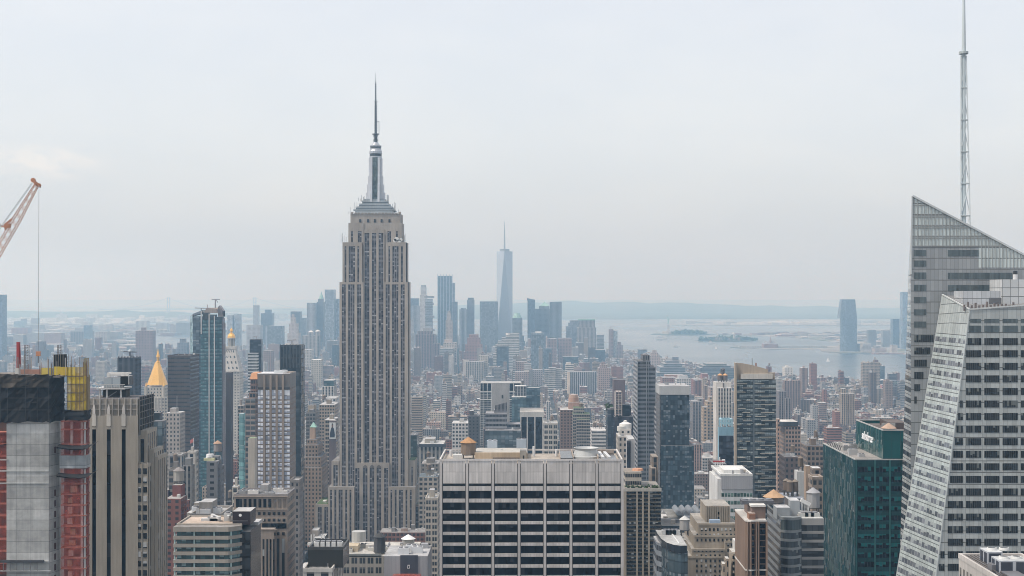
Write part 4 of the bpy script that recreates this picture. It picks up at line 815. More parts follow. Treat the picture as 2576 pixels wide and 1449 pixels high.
bank()

# ------------------------------------------------------------------ teal office block with lettering
FONT = {}
def lettering(text, parent, origin, ux, uz, size, mat, col, depth=.25):
    """letters as solid shapes in the plane of ux, uz"""
    cu = bpy.data.curves.new('lettering', 'FONT'); cu.body = text; cu.size = size; cu.extrude = depth / 2; cu.shear = 0.15; cu.space_character = .95
    t = bpy.data.objects.new('lettering', cu); COL.objects.link(t); dg = bpy.context.evaluated_depsgraph_get(); dg.update()
    me = bpy.data.meshes.new_from_object(t.evaluated_get(dg)); bpy.data.objects.remove(t)
    o0 = ROOT[parent.name]; n = ux.cross(uz)
    for v in me.vertices: v.co = Vector(origin) + ux * v.co.x + uz * v.co.y + n * v.co.z - o0
    me.materials.clear(); me.materials.append(MAT[mat]); ca = me.attributes.new('col', 'FLOAT_COLOR', 'FACE'); ca.data.foreach_set('color', [c for _ in me.polygons for c in (*col, 1)])
    o = bpy.data.objects.new('lettering', me); COL.objects.link(o); o.parent = parent; ROOT[o.name] = o0; return o
def teal():
    d = 640.0; X = lambda px: PX(px, d); Z = lambda py: PZ(py, d); T = (0.012, 0.085, 0.085)
    r = thing('office_tower', 'dark teal glass office block with white lettering and blinds half drawn', 'office building', (PX(2220, d), d + 35, 0)); note(2070, 2300, 1156, d, 70, 'dark teal glass office block'); note(2154, 2300, 1058, d, 55)
    z1, z2 = Z(1156), Z(1082.6); xa, xu, xr = X(2151.4), X(2222), X(2330); dep = 69.7; du = 52.8
    m = MB(); m.wall((xa, d + dep), (xa, d), 0, z1, 'teal_curtain', (0.005, 0.036, 0.036), 1.5, 3.9); m.build('side_curtain_wall', r)
    m = MB(); m.box(xa + .02, xr, d + .02, d + dep, 0, z1 - .1, 'masonry', (0.012, 0.06, 0.06)); m.build('core', r)
    m = MB(); m.wall((xu, d + du + .5), (xu, d + .5), z1, z2, 'teal_curtain', (0.007, 0.055, 0.053), 1.6, 8); m.wall((xu, d + .5), (xr, d + .5), z1, z2, 'teal_curtain', (0.005, 0.055, 0.055), 4.0, 14); m.wall((xr, d + du), (xu, d + du), z1, z2, 'teal_curtain', (0.005, 0.05, 0.05), 4, 14); m.build('upper_curtain_wall', r)
    m = MB(); m.box(xa + .5, xu, d + .6, d + dep - .5, z1 - .1, z1 + .06, 'roofing', (.30, .28, .26)); m.box(xu + .3, xr, d + 1, d + du - .3, z1 + .1, z2 - 1.6, 'roofing', (.14, .12, .11)); m.build('roof', r)
    m = MB()
    for a, b in (((xa, d, z1), (xa, d + dep, z1)), ((xa, d, z1), (xr, d, z1)), ((xu, d + .5, z2), (xu, d + du, z2)), ((xu, d + .5, z2), (xr, d + .5, z2)), ((xu, d + du, z2), (xr, d + du, z2))): m.bar(a, b, .45, col=(.42, .42, .40))
    m.build('parapet', r)
    groups = [(2157.5, 2199, 5), (2203.8, 2236.5, 4), (2241.5, 2274, 4)]
    y0 = 1022.2
    tops = [515, 600, 682, 772, 853, 932, 1008, 1092, 1168, 1248, 1328, 1410]
    hts = [45, 43, 42, 38, 35, 40, 42, 38, 42, 44, 42, 40]
    m = MB(); m.wall((xa, d - .0), (xr, d - .0), 0, z1, 'teal_curtain', (0.005, 0.034, 0.035), 1.5, 3.9); m.build('front_curtain_wall', r)
    for t, h in zip(tops, hts):
        for a, b, n in groups:
            w = MB(); w.box(X(a), X(b), d - .12, d + .1, Z(y0 + (t + h) * .29455), Z(y0 + t * .29455), 'teal_window', (.02, .1, .1), nb=n, nf=1); w.build('window', r)
    m = MB()
    for px in (2153, 2201.4, 2239, 2160): m.box(X(px) - .35 * (px > 2160), X(px) + .35, d - .3, d, 0, z1 - .3, 'metal_paint', (0.02, .105, .105)) if px != 2160 else None
    m.build('column_fin', r)
    # equipment on the lower roof
    rnd = random.Random(4)
    for k in range(6): add_unit(r, xa + rnd.uniform(3, 11), d + 10 + k * 9, z1, rnd.uniform(2.5, 5), rnd.uniform(2.5, 4), rnd.uniform(1.2, 2.6), rnd.choice([(.4, .4, .4), (.5, .49, .46), (.22, .22, .22), (.55, .52, .35)]))
    for k in range(9): m = MB(); m.bar((xa + .6, d + 35 + k * 3.6, z1), (xa + 1.4, d + 35 + k * 3.6, z1 + 2.2), .4, col=(.12, .12, .12)); m.build('davit_arm', r)
    add_tank(r, xu + 5.5, d + 13, z2 - 1.7, 3.2, 1.2, (.3, .3, .3), (.45, .32, .24), .3)
    part('plant_room', r, x0=xu + 9, x1=xr - 2, y0=d + 24, y1=d + 44, z0=z2 - 1.6, z1=z2 + 1.2, mat='masonry', col=(.10, .075, .065), roof=(.12, .1, .09))
    part('steel_frame', r, x0=xu + 4, x1=xu + 10, y0=d + 19, y1=d + 19.5, z0=z2 - 1.6, z1=z2 + 1.5, col=(.35, .35, .34))
    fy = lambda px: (VX - 2222) / (VX - px) * d            # depth along the side wall
    Zs = lambda py, dd: PZ(py, dd)
    ya, yb = d / ((2200 - 1330) / (2222 - 1330)), 0
    D = lambda px: d * (2222 - 1330) / (px - 1330)
    p0, p1 = D(2169), D(2200)
    z_ = PZ(1104, (p0 + p1) / 2); L = p0 - p1
    lettering('salesforce', r, (xu - .2, p0, z_ - 1.0), Vector((0, -1, 0)), Vector((0, 0, 1)), L / 4.35, 'metal_paint', (.92, .93, .94))
teal()
# ------------------------------------------------------------------ tower under construction and its crane
RN = (.46, .10, .07)
def construction():
    d = 470.0; X = lambda px: PX(px, d); Z = lambda py: PZ(py, d); r = thing('construction_tower', 'unfinished concrete tower wrapped in black and red netting with yellow sheets on top', 'construction site', (X(90), d + 12, 0)); note(-60, 223, 930, d, 26, 'unfinished netted tower')
    c = lambda zx: zx * .27254; y = lambda zy: 1054.2 + zy * .27254; CC = (0.44, 0.44, 0.425)
    zt = Z(1066)
    m = MB(); m.prism([(X(16.4), d), (X(122.6), d), (X(134), d + 5.5), (X(134), d + 24), (X(16.4), d + 24)], 0, zt, 'fresh_concrete', CC); m.build('concrete_core', r)
    for t in (0, 1):          # little openings down the angled face
        pass
    for k in range(10):
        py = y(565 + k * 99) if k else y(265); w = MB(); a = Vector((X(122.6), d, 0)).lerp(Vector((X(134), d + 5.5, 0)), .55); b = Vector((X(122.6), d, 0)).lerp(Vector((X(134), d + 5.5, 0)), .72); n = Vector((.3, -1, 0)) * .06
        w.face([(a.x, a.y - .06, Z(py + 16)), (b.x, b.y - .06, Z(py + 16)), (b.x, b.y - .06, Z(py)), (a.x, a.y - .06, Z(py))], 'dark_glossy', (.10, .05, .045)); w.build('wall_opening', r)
    # right wing: slabs, columns, red netting, dark back wall painted as the rooms' shade
    xa, xb, xs = X(147.5), X(203), X(210); dd = d + 2.0
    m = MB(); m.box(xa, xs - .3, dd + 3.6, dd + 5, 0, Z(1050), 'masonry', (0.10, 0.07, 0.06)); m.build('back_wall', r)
    slabs = [1060, 1081, 1118, 1147] + [1218 + i * 26.8 for i in range(10)]
    for py in slabs:
        part('floor_slab', r, x0=xa, x1=xs, y0=dd + .2, y1=dd + 5, z0=Z(py + 3), z1=Z(py), mat='masonry', col=(.40, .18, .14) if py > 1160 else (.42, .2, .16), bottom=True)
    part('concrete_band', r, x0=X(145), x1=X(211.5), y0=dd - .15, y1=dd + 5, z0=Z(1180), z1=Z(1147.5), mat='fresh_concrete', col=(.33, .35, .36))
    rows = list(zip(slabs, slabs[1:]))
    for a, b in rows:
        if a == 1147: a = 1180
        for px in (171, 197, 205.5):
            if px == 171 and a > 1170: continue
            part('column', r, x0=X(px), x1=X(px + (6 if px < 205 else 3)), y0=dd + .5, y1=dd + 1.3, z0=Z(b), z1=Z(a + 3), mat='masonry', col=(.44, .44, .43))
        m = MB(); m.face([(xa, dd, Z(b)), (xb, dd, Z(b)), (xb, dd, Z(a)), (xa, dd, Z(a))], 'red_net', RN); m.face([(xb, dd, Z(b)), (xs, dd + 1.6, Z(b)), (xs, dd + 1.6, Z(a)), (xb, dd, Z(a))], 'red_net', RN); m.face([(xs, dd + 1.6, Z(b)), (xs, dd + 5, Z(b)), (xs, dd + 5, Z(a)), (xs, dd + 1.6, Z(a))], 'red_net', RN); m.build('red_netting', r)
    rnd = random.Random(2); 
    for k in range(9):
        py = slabs[4] + k * 26.8 + 5; q = rnd.uniform(158, 168)
        part('stored_material', r, x0=X(q), x1=X(q + rnd.uniform(9, 17)), y0=dd + 2, y1=dd + 3.1, z0=Z(py + 20), z1=Z(py + rnd.uniform(3, 8)), mat='masonry', col=rnd.choice([(.55, .42, .30), (.45, .32, .22), (.6, .55, .5)]))
    # left wing
    m = MB(); m.box(X(-70), X(16), dd + 3.2, dd + 20, 0, Z(1050), 'masonry', (0.13, 0.085, 0.07)); m.build('back_wall', r)  # dark wall colour stands for the shade inside the floors
    for k in range(12):
        py = 1088 + k * 30
        part('floor_slab', r, x0=X(-70), x1=X(16.2), y0=dd + .2, y1=dd + 18, z0=Z(py + 3.5), z1=Z(py), mat='masonry', col=(.55, .22, .16), bottom=True)
        m = MB(); m.face([(X(-70), dd, Z(py + 30)), (X(16.2), dd, Z(py + 30)), (X(16.2), dd, Z(py)), (X(-70), dd, Z(py))], 'red_net', RN); m.build('red_netting', r)
    for py, q in ((1155, 1.0), (1183, .9), (1214, 1.0), (1410, 1.2)): part('form_strip', r, x0=X(-70), x1=X(123 if py != 1155 else 20), y0=d - .25, y1=d, z0=Z(py + 3), z1=Z(py), mat='fresh_concrete', col=(.42, .43, .42))
    m = MB(); m.box(X(-70), X(112), d - 1.2, d - .3, Z(1414), Z(1408), 'masonry', (.06, .06, .065)); m.box(X(-70), X(130), d - 1.2, d - .3, Z(1436), Z(1434), 'masonry', (.3, .31, .31))
    for k in range(9): m.box(X(-40 + k * 17), X(-39 + k * 17), d - 1.2, d - .9, Z(1434), Z(1414), 'masonry', (.2, .2, .2))
    m.build('scaffold_walkway', r)
    # black netting cocoon: creased
    def cocoon(name, pts, z0, z1, amp, seed, lev=10, mat='black_net'):
        q = random.Random(seed); m = MB(); grid = []
        segs = []
        for i in range(len(pts) - 1):
            a, b = Vector(pts[i]), Vector(pts[i + 1]); k = max(2, int((b - a).length / 1.4))
            segs += [a.lerp(b, t / k) for t in range(k)]
        segs.append(Vector(pts[-1]))
        for j in range(lev + 1):
            z = z0 + (z1 - z0) * j / lev
            grid.append([(p.x + q.uniform(-amp, amp), p.y + q.uniform(-amp, amp), z + (q.uniform(-.5, .2) if j in (0, lev) else 0)) for p in segs])
        for j in range(lev):
            for i in range(len(segs) - 1): m.face([grid[j][i], grid[j][i + 1], grid[j + 1][i + 1], grid[j + 1][i]], mat)
        return m.build(name, r)
    cocoon('black_netting', [(X(-70), d - .9), (X(128), d - .9), (PX(159, d + 5), d + 5), (PX(160, d + 12), d + 12)], Z(1060), Z(942), .5, 1)
    cocoon('brown_netting', [(X(-70), d - 1.5), (X(127), d - 1.5)], Z(971), Z(940), .35, 5, 4, 'brown_net')
    part('net_roof', r, x0=X(-70), x1=X(150), y0=d, y1=d + 22, z0=Z(950), z1=Z(946), mat='masonry', col=(.2, .18, .16))
    for py in (973, 1000, 1030): part('net_cable', r, x0=X(-70), x1=X(127), y0=d - 1.25, y1=d - 1.1, z0=Z(py + 1.2), z1=Z(py), mat='masonry', col=(.07, .065, .06))
    for px in (4, 22, 66, 96, 125): part('net_post', r, x0=X(px), x1=X(px + 1.2), y0=d - 1.25, y1=d - 1.1, z0=Z(1058), z1=Z(943), mat='masonry', col=(.045, .045, .045))
    cocoon('black_skirt', [(X(159), d + 1.0), (X(208), d + 1.0), (X(213), d + 3.0), (X(213), d + 6)], Z(1056), Z(1032), .3, 2, lev=4)
    # yellow sheeting and its frame
    xf, xg = X(165), X(207); fy = d + 1.4
    m = MB(); m.box(xf + .5, X(211), fy + 2.5, fy + 5, Z(1040), Z(945), 'masonry', (.22, .17, .10)); m.build('inner_floor', r)
    rr = random.Random(6); pys = [924, 947, 967, 989, 1010, 1033]
    for i, (a, b) in enumerate(zip(pys, pys[1:])):
        for u0, u1, side in ((165, 187, 0), (187, 207, 0), (0, 1, 1)):
            m = MB(); yc = rr.choice([(.66, .48, .04), (.62, .44, .04), (.38, .27, .06), (.5, .36, .1)])
            if side == 0: m.face([(X(u0), fy, Z(b)), (X(u1), fy, Z(b)), (X(u1), fy, Z(a)), (X(u0), fy, Z(a))], 'yellow_sheet', yc)
            else: m.face([(xg, fy, Z(b)), (PX(224, fy + 5), fy + 5, Z(b)), (PX(224, fy + 5), fy + 5, Z(a - 22 * (i == 0))), (xg, fy, Z(a - 22 * (i == 0)))], 'yellow_sheet', yc)
            if not (side == 0 and i == 0 and u0 == 187 and False): m.build('yellow_sheeting', r)
    for py in pys[1:]: part('sheet_rail', r, x0=xf, x1=xg, y0=fy - .2, y1=fy - .05, z0=Z(py + 1.2), z1=Z(py - 1.2), mat='masonry', col=(.16, .12, .07))
    for px in (165, 175, 187, 197, 206): part('sheet_post', r, x0=X(px), x1=X(px + .9), y0=fy - .2, y1=fy - .05, z0=Z(1033), z1=Z(rr.uniform(893, 915)), mat='masonry', col=(.15, .12, .1))
    # reinforcing bars, props, hoists above the netting
    q = random.Random(9)
    for k in range(34):
        px = q.uniform(20, 218); h = q.uniform(893, 925); yv = d + q.uniform(3, 6)
        part('steel_bar', r, x0=X(px), x1=X(px) + q.choice((.12, .18, .3)), y0=yv, y1=yv + .2, z0=Z(950), z1=Z(h), mat='masonry', col=q.choice([(.20, .18, .17), (.25, .13, .09), (.4, .38, .36), (.3, .3, .3)]))
    for a, b, t, bt, cc in ((126, 140, 924, 946, (.6, .45, .06)), (140, 160, 925, 946, (.55, .4, .06)), (40, 90, 931, 943, (.35, .2, .15)), (92, 121, 927, 945, (.5, .4, .1)), (27, 36, 928, 945, (.5, .5, .48))): part('formwork_panel', r, x0=X(a), x1=X(b), y0=d + 4, y1=d + 4.6, z0=Z(bt), z1=Z(t), mat='masonry', col=cc)
    m = MB(); m.box(X(122), X(146), d + 5, d + 9, Z(950), Z(894), 'black_net', (.05, .05, .05))
    for k in range(5): m.box(X(122 + k * 6), X(122.8 + k * 6), d + 4.8, d + 5, Z(950), Z(893), 'masonry', (.3, .28, .24))
    m.build('stair_tower', r)
    for px, t in ((46, 870), (130, 870)):
        m = MB(); x = X(px); w = .55
        for sx in (-w, w):
            for sy in (-w, w): m.bar((x + sx, d + 8 + sy, Z(948)), (x + sx, d + 8 + sy, Z(t)), .16, col=(.16, .16, .17))
        n = 12
        for k in range(n):
            za, zb = Z(948) + (Z(t) - Z(948)) * k / n, Z(948) + (Z(t) - Z(948)) * (k + 1) / n
            m.bar((x - w, d + 8 - w, za), (x + w, d + 8 - w, zb), .1, col=(.2, .2, .2)); m.bar((x - w, d + 8 - w, zb), (x + w, d + 8 - w, zb), .12, col=(.16, .16, .17))
        m.build('hoist_mast', r)
    m = MB(); m.bar((X(29), d + 6, Z(948)), (X(29), d + 6, Z(862)), .8, col=(.36, .05, .05)); m.bar((X(32.5), d + 6.5, Z(926)), (X(31), d + 6.2, Z(862)), .6, col=(.36, .05, .05)); m.bar((X(27), d + 6.2, Z(940)), (X(27), d + 6.2, Z(880)), .4, col=(.7, .68, .66)); m.build('concrete_pump_boom', r)
    # debris nets on outriggers
    for t0 in (1119, 1191):
        m = MB(); g = []
        P = [(143, 0), (155, 1), (175, 3.0), (196, 3.5), (214, 2.2), (228, 0), (241, -6)]
        for px, sag in P: g.append(((X(px), dd + .1, Z(t0 + sag)), (X(px) + (px - 143) * .012, dd - 2.6, Z(t0 + 5 + sag * 1.6 - (6 if px > 220 else 0))), (X(px), dd - 2.2, Z(t0 + 9 + sag - (8 if px > 220 else 0)))))
        for a, b in zip(g, g[1:]):
            m.face([a[0], b[0], b[1], a[1]], 'black_net'); m.face([a[1], a[2], b[2], b[1]], 'black_net'); m.face([a[2], a[0], b[0], b[2]], 'black_net')
        m.bar((X(218), dd + .5, Z(t0 + 20)), (X(231), dd - 2, Z(t0 + 4)), .15, col=(.3, .3, .3)); m.build('debris_net', r)
    m = MB(); m.face([(X(-40), dd - 1.5, Z(1122)), (X(25), dd - 1.5, Z(1119)), (X(27), dd - 1.5, Z(1115)), (X(-40), dd, Z(1126))], 'black_net'); m.build('debris_net', r)
construction()
def crane():
    d = 505.0; X = lambda px: PX(px, d); Z = lambda py: PZ(py, d)
    r = thing('tower_crane', 'red lattice boom of a luffing crane with a hook hanging on a long cable', 'crane', (X(-95), d, 0))
    f, t = Vector((X(-95), d, Z(790))), Vector((X(91), d, Z(467))); u = (t - f).normalized(); s = Vector((0, 1, 0)); n = u.cross(s).normalized()
    if n.z < 0: n = -n
    N = 34; m = MB(); w = 1.15
    def corner(k):
        p = f.lerp(t, k / N); q = w * (1 if k < N - 9 else 1 - .05 * (k - N + 9)); return [p + s * q + n * q, p - s * q + n * q, p - s * q - n * q, p + s * q - n * q]
    for k in range(N):
        A, B = corner(k), corner(k + 1)
        for j in range(4):
            m.bar(A[j], B[j], .18, 'crane_red'); a, b = (A[j], B[(j + 1) % 4]) if k % 2 else (A[(j + 1) % 4], B[j]); m.bar(a, b, .09, 'crane_red')
            if k % 2 == 0: m.bar(A[j], A[(j + 1) % 4], .11, 'crane_red')
    m.build('boom', r)
    h = Vector((X(98), d, Z(466)))
    m = MB()
    for o in (-.8, .8): m.bar(t + s * o, t + s * o + n * 1.7 + u * 1.2, .4, 'crane_red'); m.bar(t + s * o + n * 1.7 + u * 1.2, h + s * o, .35, 'crane_red'); m.bar(h + s * o, t + s * o - n * 1.2, .3, 'crane_red'); m.bar(t + s * o - n * 1.5 + u * .2, Vector((X(101), d + o, Z(472))), .22, col=(.6, .6, .62)); m.bar(Vector((X(101), d + o, Z(472))), h + s * o, .22, col=(.6, .6, .62))
    for c_, rr in ((t + n * 1.8 + u * 1.1, .8), (h, .7)):
        ring = [c_ + u * rr * math.cos(a) + n * rr * math.sin(a) for a in [i * math.pi / 5 for i in range(10)]]; m.face([p - s * .4 for p in ring], 'crane_red'); m.loft([p - s * .4 for p in ring], [p + s * .4 for p in ring], 'crane_red', (.3, .1, .1))
    m.build('boom_head', r)
    m = MB(); ym = f.lerp(t, .665) + n * 1.5
    m.bar(ym, ym + n * 1.8 - u * 1.0, .5, 'crane_red'); m.bar(ym + u * 3, ym + n * 1.2, .5, 'crane_red'); m.bar(ym + n * 1.2, ym - u * 1.5, .4, 'crane_red'); m.box(ym.x - .9, ym.x + .9, d - .7, d + .7, ym.z - .6, ym.z + 1.0, 'crane_red', (.4, .1, .1)); m.cyl(ym.x - 3.1, d, ym.z + .2, ym.z + 1.0, .7, n=10, mat='metal_paint', col=(.5, .5, .5)); m.bar((ym.x - 3, d, ym.z + .4), ym, .2, col=(.4, .3, .3)); m.build('boom_winch', r)
    m = MB()
    for o in (-.5, .5):
        m.bar(t + n * 1.6 + s * o, ym + n * 2.0 + s * o - u * 2, .1, 'cable_steel'); m.bar(Vector((ym.x - 3, d + o, ym.z + .6)), Vector((X(-130), d + o, Z(700))), .13, 'cable_steel'); m.bar(Vector((ym.x - 3, d + o, ym.z + .6)), Vector((X(-110), d + o, Z(770))), .1, 'cable_steel')
    m.build('stay_cable', r)
    hb = Vector((X(96.3), d, Z(884)))
    m = MB(); m.bar(h, hb, .09, 'cable_steel'); m.build('hoist_cable', r)
    m = MB(); m.box(hb.x - .7, hb.x + .7, d - .5, d + .5, hb.z - 1.6, hb.z, 'crane_red', (.4, .1, .1)); m.bar(hb - Vector((0, 0, 1.6)), hb - Vector((0, 0, 4)), .3, 'cable_steel'); m.build('hook_block', r)
    m = MB(); m.box(X(-110), X(-85), d - 2, d + 2, Z(815), Z(790), 'metal_paint', (.4, .1, .06)); m.build('machinery_deck', r)
    m = MB()
    for a in (-1.2, 1.2):
        for b in (-1.2, 1.2): m.bar((X(-97) + a, d + b, 0), (X(-97) + a, d + b, Z(815)), .35, 'crane_red')
    for k in range(60): z = Z(815) * k / 60; zz = Z(815) * (k + 1) / 60; m.bar((X(-97) - 1.2, d - 1.2, z), (X(-97) + 1.2, d - 1.2, zz), .2, 'crane_red'); m.bar((X(-97) + 1.2, d - 1.2, z), (X(-97) + 1.2, d + 1.2, zz), .2, 'crane_red')
    m.build('mast', r)
crane()
# ------------------------------------------------------------------ tan art deco tower with black window strips
def deco():
    d = 530.0; X = lambda px: PX(px, d); Z = lambda py: PZ(py, d); C = (0.335, 0.30, 0.25); y = lambda zy: 1054.2 + zy * .27254; c = lambda zx: zx * .27254
    r = thing('art_deco_tower', 'tan brick tower with three black vertical window strips beside the netted tower', 'office building', (X(300), d + 12, 0)); note(215, 410, 1003, d, 24, 'tan brick tower with black strips')
    m = MB(); m.box(X(205), X(347), d + .5, d + 20.5, 0, Z(1046), 'masonry', C, roof=(.15, .14, .13)); m.box(X(214), X(347), d + .9, d + 20.5, Z(1046), Z(1004), 'masonry', (.27, .245, .21), roof=(.13, .12, .12)); m.build('wall', r)
    q = lambda zx: zx * .24254; e = [205]
    st = [(c(850), c(886)), (c(985), c(1022)), (c(1123), c(1160))]
    m = MB(); xx = 205
    for a, b in st + [(347, 347)]:
        m.box(X(xx), X(a), d, d + .5, 0, Z(1046), 'masonry', C); xx = b
        if a < 347: m.box(X(a), X(b), d, d + .5, Z(1070), Z(1046), 'masonry', tuple(k * 1.1 for k in C))
    m.build('front_wall', r)
    for a, b in st:
        w = MB(); w.wall((X(a), d + .35), (X(b), d + .35), 0, Z(1072), 'black_glass', (.01, .01, .01), nb=1, nf=40); w.build('window_strip', r)
        m = MB(); mx = (X(a) + X(b)) / 2; hw = (X(b) - X(a)) / 2
        m.face([(mx - hw, d - .02, Z(1080)), (mx + hw, d - .02, Z(1080)), (mx + hw, d - .02, Z(1074)), (mx, d - .02, Z(1069)), (mx - hw, d - .02, Z(1074))][::1], 'masonry', tuple(k * 1.1 for k in C))
        m.box(mx - hw, mx + hw, d - .25, d, Z(1072), Z(1042), 'masonry', (.52, .49, .44)); m.box(mx - hw * .7, mx + hw * .7, d - .3, d, Z(1042), Z(1030), 'masonry', (.55, .52, .48)); m.loft([(mx - hw * .7, d - .3, Z(1030)), (mx + hw * .7, d - .3, Z(1030)), (mx + hw * .7, d, Z(1030)), (mx - hw * .7, d, Z(1030))], [(mx - .2, d - .2, Z(1018)), (mx + .2, d - .2, Z(1018)), (mx + .2, d, Z(1018)), (mx - .2, d, Z(1018))], 'masonry', (.55, .52, .48)); m.build('stone_finial', r)
    m = MB()
    for k in range(9): px = 218 + k * 15.6; m.box(X(px), X(px + 2.4), d + .3, d + .9, Z(1046), Z(1001 + (k % 2) * 2), 'masonry', (.42, .39, .345))
    for py in (1016, 1029): m.box(X(214), X(347), d + .55, d + .9, Z(py + 2), Z(py), 'masonry', (.40, .37, .33))
    m.build('parapet_rib', r)
    # scaffold netting on the side
    m = MB(); xs = X(347) + .35
    m.wall((xs, d + .4), (xs, d + 20.7), Z(1095), Z(1000), 'black_net', (.02, .02, .02)); m.build('scaffold_netting', r)
    m = MB()
    for k in range(7): yy = d + .5 + k * 3.3; m.bar((xs + .15, yy, Z(1095)), (xs + .15, yy, Z(997)), .22, col=(.16, .15, .14))
    for py in (1008, 1022, 1038, 1055, 1072): m.bar((xs + .15, d + .5, Z(py)), (xs + .15, d + 20.5, Z(py)), .22, col=(.17, .155, .145))
    m.build('scaffold_frame', r)
    # rooftop frame with cooling plant
    dz = d + 8; m = MB(); XZ = lambda px: PX(px, dz); ZZ = lambda py: PZ(py, dz); W = (.52, .51, .49); q2 = lambda zx: zx * .24254; yq = lambda zy: 734.7 + zy * .26459
    y2 = lambda zy: 734.7 + zy * .24254 * 1.0907
    Y = lambda zy: (1150 + zy / 2.634) * .6389
    for zx in (1035, 1110, 1255): m.bar((XZ(q2(zx)), dz, ZZ(1004)), (XZ(q2(zx)), dz, ZZ(Y(1000))), .55, col=W); m.bar((XZ(q2(zx)), dz + 8, ZZ(1004)), (XZ(q2(zx)), dz + 8, ZZ(Y(1000))), .55, col=W)
    m.box(XZ(q2(1000)), XZ(q2(1265)), dz - .8, dz + 9, ZZ(Y(1008)), ZZ(Y(992)), 'metal_paint', W, bottom=True); m.box(XZ(q2(1265)), XZ(q2(1300)), dz - .8, dz + 9, ZZ(Y(1008)), ZZ(Y(992)), 'metal_paint', W, bottom=True)
    for k in range(11): x = XZ(q2(1000 + k * 27)); m.box(x, x + .12, dz - .8, dz - .6, ZZ(Y(992)), ZZ(Y(955)), 'metal_paint', W)
    m.box(XZ(q2(1000)), XZ(q2(1300)), dz - .8, dz - .65, ZZ(Y(962)), ZZ(Y(955)), 'metal_paint', W); m.bar((XZ(q2(1110)), dz, ZZ(Y(1095))), (XZ(q2(1210)), dz, ZZ(Y(1030))), .3, col=(.15, .15, .15)); m.build('plant_frame', r)
    part('plant_room', r, x0=XZ(q2(1050)), x1=XZ(q2(1290)), y0=dz + 2, y1=dz + 8, z0=ZZ(1004), z1=ZZ(Y(1020)), col=(.06, .055, .05))
    m = MB(); m.box(XZ(q2(1075)), XZ(q2(1250)), dz, dz + 5, ZZ(Y(990)), ZZ(Y(885)), 'curtain', (.42, .47, .50), 3, 6, (.5, .5, .5)); m.build('cooling_plant', r)
    m = MB(); m.box(XZ(q2(1252)), XZ(q2(1330)), dz - .3, dz + 7, ZZ(Y(970)), ZZ(Y(872)), 'dark_glossy', (.02, .02, .02), roof=(.5, .5, .5)); m.build('fan_louvre', r)
    m = MB(); zt = ZZ(Y(858)); 
    m.bar((XZ(q2(1105)), dz + .5, zt), (XZ(q2(1330)), dz + .5, zt), .7, col=(.62, .6, .57)); m.bar((XZ(q2(1105)), dz + 4, zt + .4), (XZ(q2(1330)), dz + 4, zt + .4), .7, col=(.62, .6, .57))
    for zx in (1125, 1270, 1320): m.bar((XZ(q2(zx)), dz + .5, zt - 3.5), (XZ(q2(zx)), dz + .5, zt + .8), .9, col=(.65, .63, .6))
    m.build('pipe', r)
    # stepped wings on the side
    for a, b, dep, pt in ((347, 366, 10.5, 1084), (366, 381, 11.5, 1135), (381, 391, 10, 1154)): pass
    m = MB(); WB = [(345, 371, 0.3, 11.0, 1167), (345, 366, 2.2, 14.5, 1084), (366, 378, 5, 14, 1134.6), (378, 386.5, 6, 14.5, 1153.7)]
    for a, b, o, dp, t in WB: m.prism([(X(a), d + o), (X(b), d + o), (X(b), d + o + dp), (X(a), d + o + dp)], 0, Z(t), 'masonry', tuple(k * 1.05 for k in C), roof=(.3, .28, .25))
    m.build('wing_wall', r)
    for a, b, o, dp, t in WB:         # side windows of the wings, tall strips
        n = max(2, int(dp / 2.6))
        for k in range(n):
            y0_ = d + o + dp * (k + .3) / n
            if t != 1167 or True:
                w = MB(); w.wall((X(b) + .05, y0_), (X(b) + .05, y0_ + 1.0), 5, Z(t + 9), 'office_window', (.02, .02, .02), nb=1, nf=max(1, round((Z(t + 9)) / 3.4))); w.build('side_window_strip', r)
    for i in range(12):
        py = y(455 + i * 85.5)
        for a, b in ((1265, 1300), (1320, 1355)):
            w = MB(); w.box(X(c(a)), X(c(b)), d + .12, d + .45, Z(py + 14), Z(py), 'flat_window', (.02, .02, .02), nb=1, nf=1); w.build('window', r)
    m = MB()
    for a in (1258, 1306, 1360): m.box(X(c(a)), X(c(a + 6)), d + .05, d + .4, 0, Z(1163), 'masonry', tuple(k * 1.1 for k in C))
    m.build('pilaster', r)
    w = MB(); w.wall((X(c(1283)), d + 2.15), (X(c(1316)), d + 2.15), Z(y(405)), Z(y(190)), 'office_window', (.02, .02, .02), nb=1, nf=4); w.build('window_strip', r)
deco()
